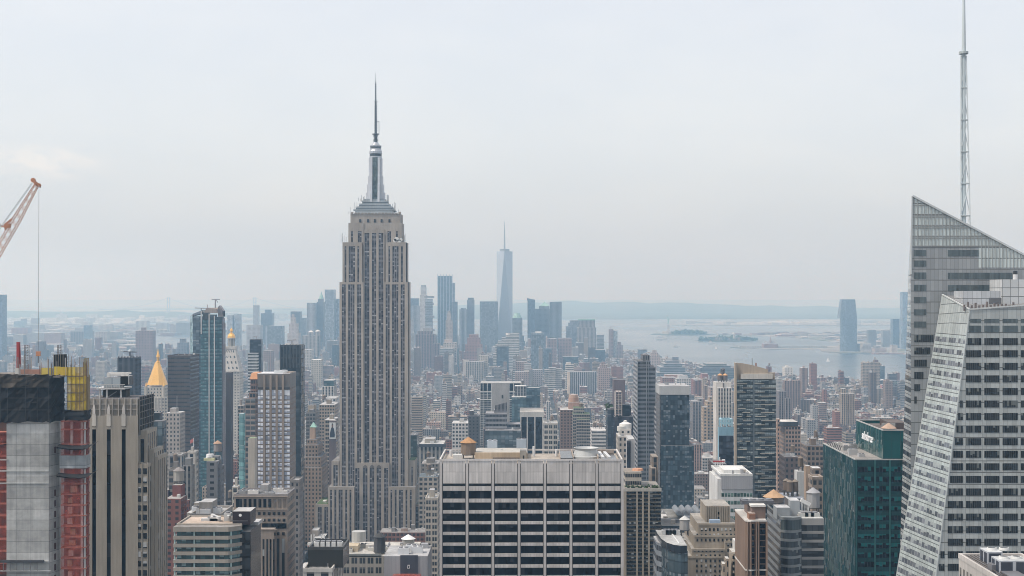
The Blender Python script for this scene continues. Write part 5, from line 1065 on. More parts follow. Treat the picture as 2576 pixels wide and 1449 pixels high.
# ------------------------------------------------------------------ office with stone bands and curved glass corner
def bands():
    d = 430.0; X = lambda px: PX(px, d); Z = lambda py: PZ(py, d); C = (0.32, 0.29, 0.25); y = lambda zy: 1054.2 + zy * .27257; c = lambda zx: 383.3 + zx * .27257
    r = thing('banded_office', 'office block with tan bands and curved green glass corner and a black roof box', 'office building', (X(540), d + 10, 0)); note(435, 658, 1325, d, 20, 'tan banded office with black roof box')
    fp = lambda o: [(X(c(190)) + o, d + o), (X(c(700)), d + o), (X(c(735)), d + .7 + o), (X(c(770)), d + 1.8 + o), (X(c(808)), d + 3.4 + o)]
    def band(name, z0, z1, o, mat, col, per):
        m = MB(); P = fp(o); 
        for a, b in zip(P, P[1:]): m.wall(a, b, z0, z1, mat, col, nb=max(1, round((b[0] - a[0]) / per)), nf=1)
        back = [(P[-1][0], d + 20.2 + o), (P[0][0], d + 20.2 + o)]
        m.wall(back[1], P[0], z0, z1, mat, col, nb=8, nf=1); m.face([(p[0], p[1], z1) for p in P + back], 'roofing', (.30, .28, .26)); m.face([(p[0], p[1], z0) for p in (P + back)[::-1]], 'roofing', (.2, .2, .2))
        return m.build(name, r)
    zt = Z(y(997)); gl = [1040 + i * 72.3 for i in range(9)]
    band('stone_band', Z(y(gl[0])), zt, 0, 'masonry', C, 3)
    for i, t in enumerate(gl):
        b = t + 41; band('window_band', Z(y(b)), Z(y(t)), .9, 'green_glass', (.03, .05, .05), 1.45)
        if i + 1 < len(gl): band('stone_band', Z(y(gl[i + 1])), Z(y(b)), 0, 'masonry', C, 3)
        for zx in (195, 376, 560, 715):
            part('window_column', r, x0=X(c(zx)), x1=X(c(zx + 13)), y0=d + .45 + (0.3 if zx == 715 else 0), y1=d + .88, z0=Z(y(b)), z1=Z(y(t)), mat='metal_paint', col=(.34, .46, .45))
    dk = d + 3.5; 
    m = MB(); m.box(PX(603.5, dk), PX(630, dk), dk, d + 20.1, 0, PZ(1337, dk), 'curtain_dark', (.02, .022, .026), 1.6, 3.75, (.2, .2, .2)); m.build('dark_glass_wing', r)
    m = MB(); x = PX(630, dk) + .05; m.wall((x, dk), (x, d + 20.1), 0, PZ(1335, dk), 'dark_glossy', (.035, .032, .034)); m.build('side_wall', r)
    add_parapet(r, X(c(190)) + .1, X(c(800)), d + 4, d + 20.2, zt - .1, .4, .5, tuple(k * 1.1 for k in C))
    m = MB(); m.box(X(c(190)) + 1, X(c(790)), d + 4.6, d + 19.6, zt + .005, zt + .06, 'roofing', (.52, .42, .34)); m.build('roof_deck', r)
    for a, b, z in ((587, 643, 0),): m = MB(); m.box(PX(c(740), d + 4.5), PX(c(905), d + 4.5), d + 4.5, d + 13, zt, PZ(y(852), d + 4.5), 'dark_glossy', (.03, .02, .024), roof=(.45, .44, .43)); m.build('roof_box', r)
    m = MB(); x = PX(c(810), d + 4.3); ring = [(x + .45 * math.cos(a), d + 4.45, PZ(y(890), d + 4) + .45 * math.sin(a)) for a in [i * math.pi / 5 for i in range(10)]]; m.face(ring[::-1], 'metal_paint', (.8, .78, .76)); m.build('round_lamp', r)
    m = MB(); m.bar((PX(c(730), d + 4), d + 4, PZ(y(940), d + 4)), (PX(c(880), d + 4), d + 4, PZ(y(940), d + 4)), .2, col=(.1, .1, .11)); m.build('rail', r)
    for zx, zy, w, h in ((500, 955, 3.0, 1.2), (620, 960, 2.0, 2.4), (450, 945, 5, .8), (660, 968, .6, 1.6)):
        add_unit(r, X(c(zx)), d + 12, zt, w, 2, h, (.5, .5, .49), 1)
    m = MB(); m.bar((X(c(440)), d + 16, zt + 1.2), (X(c(560)), d + 9, zt + 1.2), .7, col=(.55, .55, .54)); m.bar((X(c(610)), d + 17, zt + 1.5), (X(c(640)), d + 9, zt + 1.5), .7, col=(.6, .6, .59)); m.build('duct', r)
    m = MB(); m.box(PX(c(905), d + 13), PX(c(975), d + 13), d + 13.2, d + 20, PZ(1335, dk), PZ(1335, dk) + 1, 'roofing', (.5, .5, .5)); m.build('roof_ledge', r)
bands()
# ------------------------------------------------------------------ brown stone office behind it
def brown():
    d = 690.0; X = lambda px: PX(px, d); Z = lambda py: PZ(py, d); C = (0.285, 0.235, 0.195); y = lambda zy: 1054.2 + zy * .27257; c = lambda zx: 383.3 + zx * .27257
    r = thing('stone_office', 'brown stone office tower with tall upper windows and a grey cluttered roof', 'office building', (X(660), d + 12, 0)); note(588, 723, 1248, d, 24, 'brown stone office tower')
    m = MB(); m.box(X(588), X(722.7), d + .4, d + 23.8, 0, Z(y(712)), 'masonry', C, roof=(.26, .26, .27)); m.box(X(588), X(c(1140)), d - 5, d + 1, 0, PZ(y(1018), d - 5), 'masonry', C, roof=(.33, .29, .26)); m.build('wall', r)
    m = MB(); m.wall((X(722.7) + .03, d + .4), (X(722.7) + .03, d + 23.8), 0, Z(y(725)), 'punched_wide', C, 3.2, 4); m.build('side_wall', r)
    def row(t, b, spans, mat='office_window', n=2, dd=d):
        for a, e in spans: w = MB(); w.box(PX(c(a), dd), PX(c(e), dd), dd + .15, dd + .45, PZ(y(b), dd), PZ(y(t), dd), mat, (.02, .02, .02), nb=n, nf=1); w.build('window', r)
    row(738, 816, [(770, 826)], 'black_glass', 4); row(738, 816, [(842 + k * 45.4, 868 + k * 45.4) for k in range(6)], 'black_glass', 2)
    for k in range(3): part('stone_panel', r, x0=X(c(1114 + k * 46)), x1=X(c(1138 + k * 46)), y0=d + .2, y1=d + .41, z0=Z(y(816)), z1=Z(y(738)), col=(.16, .135, .115))
    row(860, 887, [(973 + k * 45.5, 998 + k * 45.5) for k in range(6)]); row(920, 946, [(973 + k * 45.5, 998 + k * 45.5) for k in range(6)])
    row(963, 1011, [(1012, 1236)], 'black_glass', 8)
    row(1045, 1073, [(1150, 1172), (1195, 1220)]); row(1048, 1076, [(1016 + k * 34, 1034 + k * 34) for k in range(4)], dd=d - 5)
    row(1104, 1460, [(1150, 1172), (1195, 1220)], 'office_window', 1); 
    for a in (1017, 1052, 1082, 1112): w = MB(); w.wall((PX(c(a), d - 5), d - 5.05), (PX(c(a + 17), d - 5), d - 5.05), 0, PZ(y(1108), d - 5), 'office_window', (.02, .02, .02), nb=1, nf=30); w.build('window_strip', r)
    for zy in (712, 830): part('cornice', r, x0=X(c(745)), x1=X(c(1250)), y0=d - .3, y1=d + .4, z0=Z(y(zy + 5)), z1=Z(y(zy)), col=tuple(k * 1.2 for k in C))
    part('cornice', r, x0=PX(587, d - 5.3), x1=PX(c(1147), d - 5.3), y0=d - 5.3, y1=d - 4.9, z0=PZ(y(1022), d - 5), z1=PZ(y(1014), d - 5), col=tuple(k * 1.2 for k in C))
    add_parapet(r, X(588), X(722.7), d + .4, d + 23.8, Z(y(712)), .5, .9, (.24, .22, .21))
    rn = random.Random(3)
    for k in range(8): add_unit(r, X(600 + k * 14.5), d + rn.uniform(6, 18), Z(y(712)), rn.uniform(2, 5), rn.uniform(2, 4), rn.uniform(.8, 1.9), rn.choice([(.42, .42, .42), (.55, .53, .5), (.25, .25, .25)]))
    part('plant_room', r, x0=X(c(955)), x1=X(c(1025)), y0=d + 12, y1=d + 20, z0=Z(y(712)), z1=Z(y(640)), col=(.32, .31, .30))
brown()
# ------------------------------------------------------------------ hotel with a grid of bright windows
def grid_hotel():
    d = 930.0; X = lambda px: PX(px, d); Z = lambda py: PZ(py, d); C = (0.235, 0.19, 0.155); c = lambda zx: 383.3 + zx * .26459; y = lambda zy: 734.7 + zy * .26459
    r = thing('grid_hotel', 'brown tower with a grid of bright square windows and a flared louvred top', 'hotel', (X(690), d + 12, 0)); note(648, 730, 938, d, 24, 'brown tower with a grid of bright windows')
    xa, xb = X(648.5), X(729)
    m = MB(); m.box(xa, xb, d + .5, d + 24, 0, Z(y(925)), 'masonry', C, roof=(.3, .3, .3)); m.build('wall', r)
    m = MB(); x = xb + .03; m.wall((x, d + .5), (x, d + 24), 0, Z(y(770)), 'pier', (0.36, 0.30, 0.26), 1.9, 3.3); m.box(xb - 5, xb, d + 3, d + 24, Z(y(925)), Z(y(772)), 'masonry', C); m.build('side_wall', r)
    m = MB(); m.loft([(xa, d + .6, Z(y(925))), (xb, d + .6, Z(y(925))), (xb, d + 23, Z(y(925))), (xa, d + 23, Z(y(925)))], [(xa - .4, d + .1, Z(y(775))), (xb + .4, d + .1, Z(y(775))), (xb + .4, d + 23, Z(y(775))), (xa - .4, d + 23, Z(y(775)))], 'metal_paint', (.165, .15, .14), capmat='roofing', capcol=(.55, .56, .57)); m.build('louvred_crown', r)
    add_unit(r, X(700), d + 10, Z(y(775)), 8, 5, 1.6, (.6, .62, .63)); part('crown_beam', r, x0=xa, x1=xb, y0=d - .3, y1=d + .4, z0=Z(y(925)), z1=Z(y(905)), col=(.06, .06, .06))
    m = MB()
    for zx in (1055, 1115, 1173, 1232): m.box(X(c(zx)), X(c(zx + 20)), d - .4, d + .5, 0, Z(y(790)), 'masonry', (.26, .215, .18))
    m.build('pier', r)
    cols = [(1002, 1052), (1077, 1113), (1135, 1171), (1195, 1230), (1254, 1306)]
    rest = MB()
    for k in range(26):
        t, h = (930, 55) if k == 0 else (948 + k * 42.4, 30)
        for a, b in cols:
            w = MB() if k < 20 else rest
            w.box(X(c(a)), X(c(b)), d + .25, d + .52, Z(y(t + h)), Z(y(t)), 'pale_window', (.5, .5, .5), nb=2, nf=1)
            if k < 20: w.build('window', r)
    tag(rest.build('lower_window_grid', r), kind='stuff')
grid_hotel()
# ------------------------------------------------------------------ towers of the middle distance, left half
BR, TAN, CRM, GRY, WHT, DRK, BRN, PNK = (0.21, 0.10, 0.075), (0.36, 0.295, 0.225), (0.46, 0.42, 0.35), (0.28, 0.28, 0.285), (0.62, 0.61, 0.59), (0.05, 0.052, 0.06), (0.20, 0.155, 0.125), (0.40, 0.27, 0.22)
LT, DT = (0.5, 0.5, 0.49), (0.16, 0.16, 0.165)
def gold_tower():
    d = 1850; X = lambda px: PX(px, d); Z = lambda py: PZ(py, d); C = (0.43, 0.395, 0.34); cx = 388
    r = thing('gold_roof_tower', 'pale stone tower crowned by a golden octagonal pyramid and lantern', 'office tower', (X(cx), d + 20, 0)); note(357, 432, 969, d, 40, 'golden pyramid tower'); note(362, 412, 880, d, 30)
    m = MB(); m.box(X(357), X(421), d, d + 34, 0, Z(1000), 'punched', C, 3.6, 4, LT); m.box(X(361), X(414), d + 3, d + 31, Z(1000), Z(975), 'punched_small', C, 3.6, 4, LT); m.box(X(350), X(432), d + 4, d + 50, 0, Z(1100), 'punched', C, 3.6, 4, LT); m.build('wall', r)
    cy = d + 17; R0 = (X(413) - X(362)) / 2
    m = MB(); m.cyl(X(387.5), cy, Z(970), Z(913), R0 * 1.04, R0 * .23, 8, 'gold_leaf', rot=math.pi / 8); m.build('pyramid_roof', r)
    m = MB(); k = R0 * .23; m.lathe(X(389), cy, [(k, Z(914)), (k * .95, Z(911)), (k * .6, Z(910)), (k * .6, Z(900)), (k * .85, Z(899)), (k * .7, Z(896)), (k * .35, Z(888)), (.1, Z(879))], 8, 'gold_leaf'); m.build('lantern', r)
    for px, dy in ((366, 1), (410, 1), (362, 30), (422, 22)):
        m = MB(); m.lathe(X(px), d + 2 + dy, [(1.8, Z(1000)), (1.8, Z(976)), (1.6, Z(972)), (.2, Z(963))], 6, 'masonry', C); m.lathe(X(px), d + 2 + dy, [(1.7, Z(972)), (.1, Z(961))], 6, 'gold_leaf'); m.build('turret', r)
    m = MB()
    for q in range(9): px = 357 + q * 8; m.box(X(px) - .6, X(px) + .6, d - .7, d, Z(1030), Z(997), 'masonry', (.5, .46, .4))
    m.build('pinnacle_rib', r)
gold_tower()
def clock_tower():
    d = 2080; X = lambda px: PX(px, d); Z = lambda py: PZ(py, d); C = (0.50, 0.48, 0.44); y = lambda zy: 734.7 + zy * .26459; cx = X(577); cy = d + 13; k = 1 / FPX * d
    r = thing('clock_tower', 'white campanile tower with a steep pyramid roof and gilded cupola', 'clock tower', (cx, cy, 0)); note(553, 604, 935, d, 26, 'white campanile'); note(565, 592, 830, d, 26)
    m = MB(); w = 25.5 * k; m.box(cx - w, cx + w, d, d + 2 * w, 0, Z(y(755)), 'punched_small', C, 4, 4); m.build('wall', r)
    m = MB(); m.box(cx - w * 1.06, cx + w * 1.06, d - .8, d + 2 * w + .8, Z(y(762)), Z(y(748)), 'masonry', C); m.box(cx - w * 1.03, cx + w * 1.03, d - .4, d + 2 * w + .4, Z(y(850)), Z(y(842)), 'masonry', C); m.build('cornice', r)
    m = MB(); cy = d + w; m.loft([(cx - w, cy - w, Z(y(748))), (cx + w, cy - w, Z(y(748))), (cx + w, cy + w, Z(y(748))), (cx - w, cy + w, Z(y(748)))], [(cx - w * .42, cy - w * .42, Z(y(540))), (cx + w * .42, cy - w * .42, Z(y(540))), (cx + w * .42, cy + w * .42, Z(y(540))), (cx - w * .42, cy + w * .42, Z(y(540)))], 'punched_small', (0.47, 0.45, 0.42), 6, 9); m.build('pyramid_roof', r)
    m = MB(); q = w * .42; m.box(cx - q * 1.15, cx + q * 1.15, cy - q * 1.15, cy + q * 1.15, Z(y(545)), Z(y(520)), 'masonry', C)
    for i in range(8): a = i * math.pi / 4; m.bar((cx + q * .78 * math.cos(a), cy + q * .78 * math.sin(a), Z(y(520))), (cx + q * .78 * math.cos(a), cy + q * .78 * math.sin(a), Z(y(442))), .8, 'masonry', C)
    m.cyl(cx, cy, Z(y(520)), Z(y(442)), q * .45, n=8, mat='masonry', col=(.3, .29, .27)); m.cyl(cx, cy, Z(y(445)), Z(y(436)), q * 1.0, n=10, mat='masonry', col=C); m.build('lantern', r)
    m = MB(); m.lathe(cx, cy, [(q * .95, Z(y(437))), (q * .9, Z(y(420))), (q * .6, Z(y(400))), (q * .25, Z(y(390))), (q * .22, Z(y(378))), (q * .42, Z(y(374))), (q * .3, Z(y(355))), (.15, Z(y(345))), (.1, Z(y(322)))], 10, 'gold_leaf'); m.build('cupola', r)
    m = MB(); ring = [(cx + 4 * math.cos(a), d - .15, Z(y(905)) + 4 * math.sin(a)) for a in [i * math.pi / 8 for i in range(16)]]; m.face(ring[::-1], 'metal_paint', (.62, .62, .6)); m.build('clock_face', r)
    for yy in range(5):
        m = MB(); n = 4 - yy // 2
        for i in range(n): pass
clock_tower()
def condo():
    d = 1590; X = lambda px: PX(px, d); Z = lambda py: PZ(py, d); r = thing('glass_condo_tower', 'slim blue-green glass tower with white vertical fins and a ragged notched crown', 'apartment tower', (X(535), d + 18, 0)); note(471, 568, 790, d, 36, 'slim blue-green glass tower')
    y = lambda zy: 734.7 + zy * .26459; c = lambda zx: 383.3 + zx * .26459
    m = MB(); m.prism([(X(471.3), d + 14), (X(482), d + 6), (X(506), d + 6), (X(506), d + 30), (X(471.3), d + 30)], 0, Z(y(235)), 'curtain', (0.05, 0.08, 0.105), 3, 3.6, (.3, .3, .3), cap=False)
    m.loft([(X(471.3), d + 14, Z(y(235))), (X(482), d + 6, Z(y(225))), (X(506), d + 6, Z(y(205))), (X(506), d + 30, Z(y(205))), (X(471.3), d + 30, Z(y(235)))], [(X(473), d + 14, Z(y(233))), (X(482), d + 6.3, Z(y(208))), (X(506), d + 6.3, Z(y(172))), (X(506), d + 29, Z(y(172))), (X(473), d + 29, Z(y(233)))], 'curtain', (.10, .12, .14), 3, 3.6); m.build('rear_wing', r)
    m = MB(); m.wall((X(471.3) - .05, d + 14), (X(482), d + 5.95), 0, Z(y(228)), 'curtain', (0.16, 0.25, 0.28), 3, 3.6); m.build('chamfer_glass', r)
    T = (0.055, 0.13, 0.145)
    P = [(X(504), d + 1), (X(524), d), (X(541), d), (X(557), d + 1.6), (X(557), d + 16), (X(504), d + 16)]
    m = MB(); m.prism(P, 0, Z(y(262)), 'curtain_bands', T, 2.4, 3.9, (.25, .25, .25)); m.build('curtain_wall', r)
    m = MB()
    for zx, o, t in ((459, .6, 180), (536, -.4, 205), (586, -.2, 225)): m.box(X(c(zx)), X(c(zx + 9)), d + o - .5, d + o + .4, 0 if zx > 460 else Z(y(400)), Z(y(t)), 'metal_paint', (.52, .50, .49))
    m.build('white_fin', r)
    m = MB(); m.box(X(557), X(560), d + 2.2, d + 15.5, 0, Z(y(300)), 'pier', (.33, .285, .29), 1.2, 30); m.box(X(557), X(559), d + 2.4, d + 14, Z(y(300)), Z(y(250)), 'pier', (.33, .285, .29), 1.2, 30); m.build('side_wall', r)
    m = MB(); m.box(X(c(475)), X(c(532)), d + 1.5, d + 10, Z(y(262)), Z(y(196)), 'curtain_dark', (.06, .065, .07), 2.4, 6); m.box(X(c(548)), X(c(600)), d + 1, d + 8, Z(y(262)), Z(y(214)), 'curtain_dark', (.05, .07, .08), 2.4, 6); m.box(X(c(600)), X(c(664)), d + 2, d + 10, Z(y(262)), Z(y(236)), 'curtain_dark', (.05, .07, .08), 2.4, 6); m.build('crown_glass', r)
    m = MB(); m.loft([(X(c(474)), d + 8, Z(y(200))), (X(c(605)), d + 8, Z(y(200))), (X(c(605)), d + 20, Z(y(200))), (X(c(474)), d + 20, Z(y(200)))], [(X(c(500)), d + 8, Z(y(150))), (X(c(603)), d + 8, Z(y(160))), (X(c(603)), d + 20, Z(y(150))), (X(c(500)), d + 20, Z(y(150)))], 'masonry', (.33, .28, .25)); m.build('plant_screen', r)
    m = MB(); xa, xb, xm = X(c(612)), X(c(662)), X(c(625)); m.face([(xa, d + 6, Z(y(235))), (xb, d + 6, Z(y(235))), (xb, d + 6, Z(y(180))), (xm, d + 6, Z(y(128))), (xa, d + 6, Z(y(145)))], 'pier', (.36, .33, .33), [(0, 0), (5, 0), (5, 1), (2, 1), (0, 1)]); m.face([(xa, d + 16, Z(y(235))), (xb, d + 16, Z(y(235))), (xb, d + 16, Z(y(180))), (xm, d + 16, Z(y(128))), (xa, d + 16, Z(y(145)))][::-1], 'pier', (.3, .28, .28)); m.face([(xa, d + 16, Z(y(235))), (xa, d + 6, Z(y(235))), (xa, d + 6, Z(y(145))), (xa, d + 16, Z(y(145)))], 'masonry', (.4, .37, .36)); m.face([(xm, d + 6, Z(y(128))), (xb, d + 6, Z(y(180))), (xb, d + 16, Z(y(180))), (xm, d + 16, Z(y(128)))], 'masonry', (.36, .33, .33)); m.build('crown_wall', r)
    m = MB(); x = X(c(573)); m.cyl(x, d + 14, Z(y(155)), Z(y(75)), .9, .6, 8, 'metal_paint', (.3, .3, .31)); m.bar((x - 4, d + 14, Z(y(72))), (x + 5, d + 14, Z(y(70))), .9, col=(.3, .3, .31)); m.bar((x + 1, d + 14, Z(y(72))), (x + 2.5, d + 14, Z(y(100))), .7, col=(.3, .3, .31)); m.build('window_washing_rig', r)
    m = MB(); x = X(c(425)); m.cyl(x, d + 20, Z(y(180)), Z(y(158)), .6, n=6, mat='metal_paint', col=(.3, .32, .35)); m.bar((x - 7, d + 20, Z(y(153))), (x + 8, d + 20, Z(y(158))), .9, col=(.3, .32, .35)); m.build('window_washing_rig', r)
    for q in (150, 135): m = MB(); m.bar((X(c(508)), d + 9, Z(y(160))), (X(c(508)), d + 9, Z(y(120))), .6, col=(.35, .3, .3)); m.build('antenna_mast', r); break
condo()
bld('brown_slab', 'office tower', 'broad dark brown flat-topped tower behind the slim blue-green glass tower', 421.7, 501, 896.6, 1400, 40, 'ribbon_thin', (0.085, 0.068, 0.062), 3, 3.8, DT, feats='p', short='broad dark brown tower')
r = bld('dark_tower', 'office tower', 'dark tower with a round roof dish behind the tan brick tower', 295.4, 355.3, 900, 1330, 38, 'pier', (0.062, 0.064, 0.075), 4.6, 3.8, DT, short='dark tower with a roof dish')
m = MB(); x, z = PX(327, 1345), PZ(900, 1330); m.cyl(x, 1345, z, z + 4.5, .8, n=8, mat='metal_paint', col=(.1, .1, .11)); m.bar((x - 6, 1345, z + 5), (x + 6, 1345, z + 4.5), .9, col=(.09, .09, .1)); m.cyl(x, 1345, z + 5.2, z + 7.4, 2.0, .8, 10, 'metal_paint', (.40, .45, .47)); m.build('roof_dish', r)
m = MB()
for k in range(8): xx = PX(297 + k * 7.6, 1330); m.box(xx, xx + 1.1, 1329.6, 1331, z, z + 1.2, 'metal_paint', (.08, .08, .09))
m.build('parapet', r)
bld('thin_brown_slab', 'apartment tower', 'very thin plain brown slab squeezed beside the slim blue-green glass tower', 567.7, 586.7, 937, 1420, 36, 'masonry', (0.075, 0.062, 0.062), short='very thin brown slab', roof=DT)
r = bld('dark_glass_tower', 'apartment tower', 'narrow dark glass tower with a white banded lower wing on one side', 628, 656, 853.8, 1730, 12, 'curtain_dark', (0.045, 0.052, 0.065), 4, 3.6, DT, feats='w', short='narrow dark glass tower', adj=False, tiers=[(623.4, 648, 888, 1722, 8, 'ribbon', (.50, .52, .53)), (656, 657, 860, 1731, 9, 'curtain', (.07, .09, .11))])
m = MB(); d = 1730; m.box(PX(650, d), PX(657, d), d - .3, d, PZ(870, d), PZ(866, d), 'metal_paint', (.12, .14, .16)); m.build('crown_panel', r)
r = bld('orange_roof_building', 'apartment building', 'brown stepped building with an orange mansard roof next to the bright window grid', 630, 650, 954, 1080, 20, 'loft', (0.20, 0.13, 0.11), 5, 4, DT, short='orange mansard roof', tiers=[(626, 652, 988, 1076, 22, 'loft', (.22, .16, .14)), (617, 652, 1002, 1074, 22, 'balcony', (.26, .21, .18))])
d = 1080; m = MB(); a, b, z0, z1 = PX(628, d), PX(651, d), PZ(954, d), PZ(938.5, d); m.loft([(a, d - .4, z0), (b, d - .4, z0), (b, d + 20, z0), (a, d + 20, z0)], [(a + 1.0, d + 2, z1), (b - 1, d + 2, z1), (b - 1, d + 18, z1), (a + 1.0, d + 18, z1)], 'orange_roof', (.5, .25, .1)); m.build('mansard_roof', r)
r = bld('dark_crown_tower', 'apartment tower', 'tall dark blue-black tower with a pleated louvred crown and roof rig', 704, 754, 868, 1180, 21, 'curtain_dark', (0.032, 0.042, 0.05), 3.4, 3.6, DT, feats='w', short='dark tower with pleated crown', adj=False, tiers=[(754, 757, 869, 1181, 20, 'curtain', (.035, .05, .06))])
d = 1180; m = MB()
for k in range(7): x = PX(704 + k * 8.2, d); m.box(x, x + .9, d - .7, d, PZ(925, d), PZ(866.5, d), 'metal_paint', (.05, .06, .07))
m.box(PX(704, d), PX(754, d), d - .5, d, PZ(902, d), PZ(899, d), 'metal_paint', (.03, .035, .04)); m.build('crown_rib', r)
bld('balcony_building', 'apartment building', 'brown apartment block with stacked balconies under the orange mansard roof', 598, 618, 1020, 1250, 24, 'balcony', (0.30, 0.26, 0.23), 4, 3.2, LT, short='brown balcony block', feats='b')
r = bld('teal_glass_block', 'apartment building', 'pale teal glass apartment block with a rounded corner beside the bright window grid', 614, 648.2, 1043, 1130, 24, 'curtain', (0.12, 0.25, 0.26), 2.2, 3.4, LT, feats='p', short='pale teal glass block')
d = 1130; m = MB(); m.cyl(PX(614, d), d + 6, 0, PZ(1041.5, d), 5.0, n=14, mat='curtain', col=(.12, .25, .26), bay=2, flo=3.4); m.build('rounded_corner', r)
bld('blank_slab', 'apartment building', 'windowless cream slab in front of the pale teal glass block', 624, 647.3, 1102.5, 1010, 14, 'masonry', (0.44, 0.40, 0.345), roof=(.2, .25, .15), short='windowless cream slab')
r = bld('masonry_tower', 'office building', 'pale brick tower with a thin stack before the dark brown tower', 417, 466, 1039, 1250, 30, 'punched', (0.38, 0.345, 0.315), 3, 3.6, LT, feats='bm', short='pale brick tower with a stack', tiers=[(430, 456, 1037, 1258, 18)])
bld('blue_glass_building', 'office building', 'dark blue glass block wedged behind the tan brick tower', 383, 409, 1039, 720, 20, 'curtain_dark', (0.05, 0.07, 0.085), 3, 3.6, DT, short='dark blue glass block', tiers=[(383, 419, 1060, 712, 30, 'curtain', (.055, .08, .095))])
r = bld('gabled_hall', 'office building', 'old stone building with tall columns and a flat pale roof below the pale brick tower', 424, 470, 1147, 1010, 30, 'pier', (0.30, 0.285, 0.27), 4.5, 6, LT, feats='p', short='old stone building with columns')
r = bld('white_stone_building', 'hotel', 'white stone building flying a small flag from its roof', 472, 499, 1138.7, 1060, 26, 'punched', (0.47, 0.44, 0.40), 4, 4.2, LT, feats='bp', short='white stone building with a flag')
d = 1065; m = MB(); x, z = PX(487, d), PZ(1136, d); m.bar((x, d, z), (x, d, z + 10), .3, col=(.6, .6, .6)); m.build('flag_pole', r)
m = MB(); m.face([(x, d, z + 7), (x - 2.6, d + .3, z + 5.6), (x - 2.6, d + .3, z + 8), (x, d, z + 9.8)], 'masonry', (.45, .16, .15)); m.build('flag', r)
r = bld('ornate_block', 'office building', 'ornate dark stone block with cornices stepped below the white stone building', 424, 459, 1183, 905, 28, 'loft', (0.235, 0.215, 0.195), 3, 4.2, DT, feats='btp', short='ornate dark stone block')
bld('glass_roof_block', 'office building', 'stone block with a dark glazed rooftop beside the ornate dark block', 459.5, 490, 1172, 930, 26, 'pier', (0.25, 0.245, 0.235), 3.5, 4.2, DT, feats='c', short='block with a dark glazed rooftop')
r = bld('grey_tower', 'apartment building', 'grey tower with a wood water tank on top in front of the slim glass tower', 519.6, 557.7, 1160.5, 830, 22, 'punched_small', (0.165, 0.17, 0.18), 4.4, 3.4, (.3, .3, .3), short='grey tower with a water tank', tiers=[(535, 556, 1148, 836, 14), (557.7, 561, 1170, 832, 20)])
add_tank(r, PX(545, 840), 843, PZ(1148, 836), 2.4, 4.5, (.22, .2, .19), (.36, .24, .16)); m = MB(); m.cyl(PX(527, 836), 838, PZ(1160, 830), PZ(1146, 830), 2.6, 2.2, 12, 'metal_paint', (.7, .7, .7)); m.build('white_vessel', r); add_unit(r, PX(527, 834), 834, PZ(1160.5, 830), 6, 3, 1.4, (.5, .5, .3), 1)
r = bld('brick_tower', 'apartment building', 'red brick tower with a metal water tank on its taller back half', 416, 470, 1254.5, 800, 26, 'punched', (0.20, 0.085, 0.07), 4.6, 3.1, (.35, .33, .31), short='red brick tower', tiers=[(433.7, 465, 1220.5, 808, 16, 'masonry', (.19, .075, .065)), (470, 476, 1258, 802, 22)])
add_tank(r, PX(449, 814), 815, PZ(1220.5, 808), 3.0, 5.5, (.3, .28, .25), (.22, .2, .19), 1.6)
bld('mural_block', 'shop building', 'low dark block with a magenta mural wall behind the red brick tower', 408, 436, 1233, 905, 22, 'masonry', (0.085, 0.06, 0.085), roof=LT, short='low dark mural block')
bld('silver_stack_block', 'office building', 'dark brick block with two tapered silver tanks below the very thin brown slab', 569, 588, 1262, 940, 22, 'punched', (0.07, 0.07, 0.075), 4, 3.6, DT, feats='tt', short='dark block with two tanks')
bld('small_white_block', 'apartment building', 'small cream building with three dark windows between the tanks and the cream slab', 584, 604, 1224, 900, 18, 'punched_wide', (0.46, 0.43, 0.375), 5, 4.5, LT, feats='b', short='small cream building')
bld('tan_row_block', 'office building', 'cream old block at the foot of the slim glass tower behind the banded office', 470, 520, 1290, 620, 22, 'punched', (0.34, 0.31, 0.265), 4, 3.8, LT, feats='baa', short='cream old block')
bld('cluttered_roof_block', 'office building', 'low block with a crowded grey roof of cooling units behind the banded office', 478, 585, 1299, 560, 26, 'punched', (0.30, 0.28, 0.26), 4, 3.8, (.33, .33, .32), feats='paaaaaab', short='block crowded with cooling units')
bld('grey_masonry_slab', 'office building', 'tall grey masonry slab seen edge-on behind the brown stone office', 730, 762, 1211, 820, 62, 'punched', (0.21, 0.195, 0.185), 2.6, 3.6, LT, feats='p', short='grey masonry slab')
# between the pleated tower and the limestone skyscraper
bld('ornate_masonry', 'office building', 'dark ornate masonry block with deep window bays behind the green-capped turret', 769.6, 804, 1039, 1560, 36, 'loft', (0.20, 0.19, 0.18), 3.2, 4, DT, feats='pb', short='dark ornate masonry block', tiers=[(775, 796, 1020, 1570, 20, 'masonry', (.34, .29, .23))])
bld('tan_office', 'office building', 'tan office block with bands of small windows above the poster building', 803, 852, 1018, 1640, 34, 'punched_wide', (0.33, 0.275, 0.22), 3, 3.6, LT, feats='bt', short='tan office block')
bld('white_arch_block', 'loft building', 'white block with arched top-floor windows beside the tall skyscraper', 819, 853, 1002, 1890, 30, 'punched_wide', (0.58, 0.58, 0.57), 4, 5, LT, feats='p', short='white block with arched windows')
bld('glass_topped_block', 'office building', 'white gridded block with a dark green glass storey on top', 809.5, 848, 972, 2060, 34, 'pier', (0.52, 0.51, 0.49), 4.5, 4, LT, short='white block with a glass storey', tiers=[(814, 845, 957, 2066, 24, 'curtain', (.05, .09, .10))])
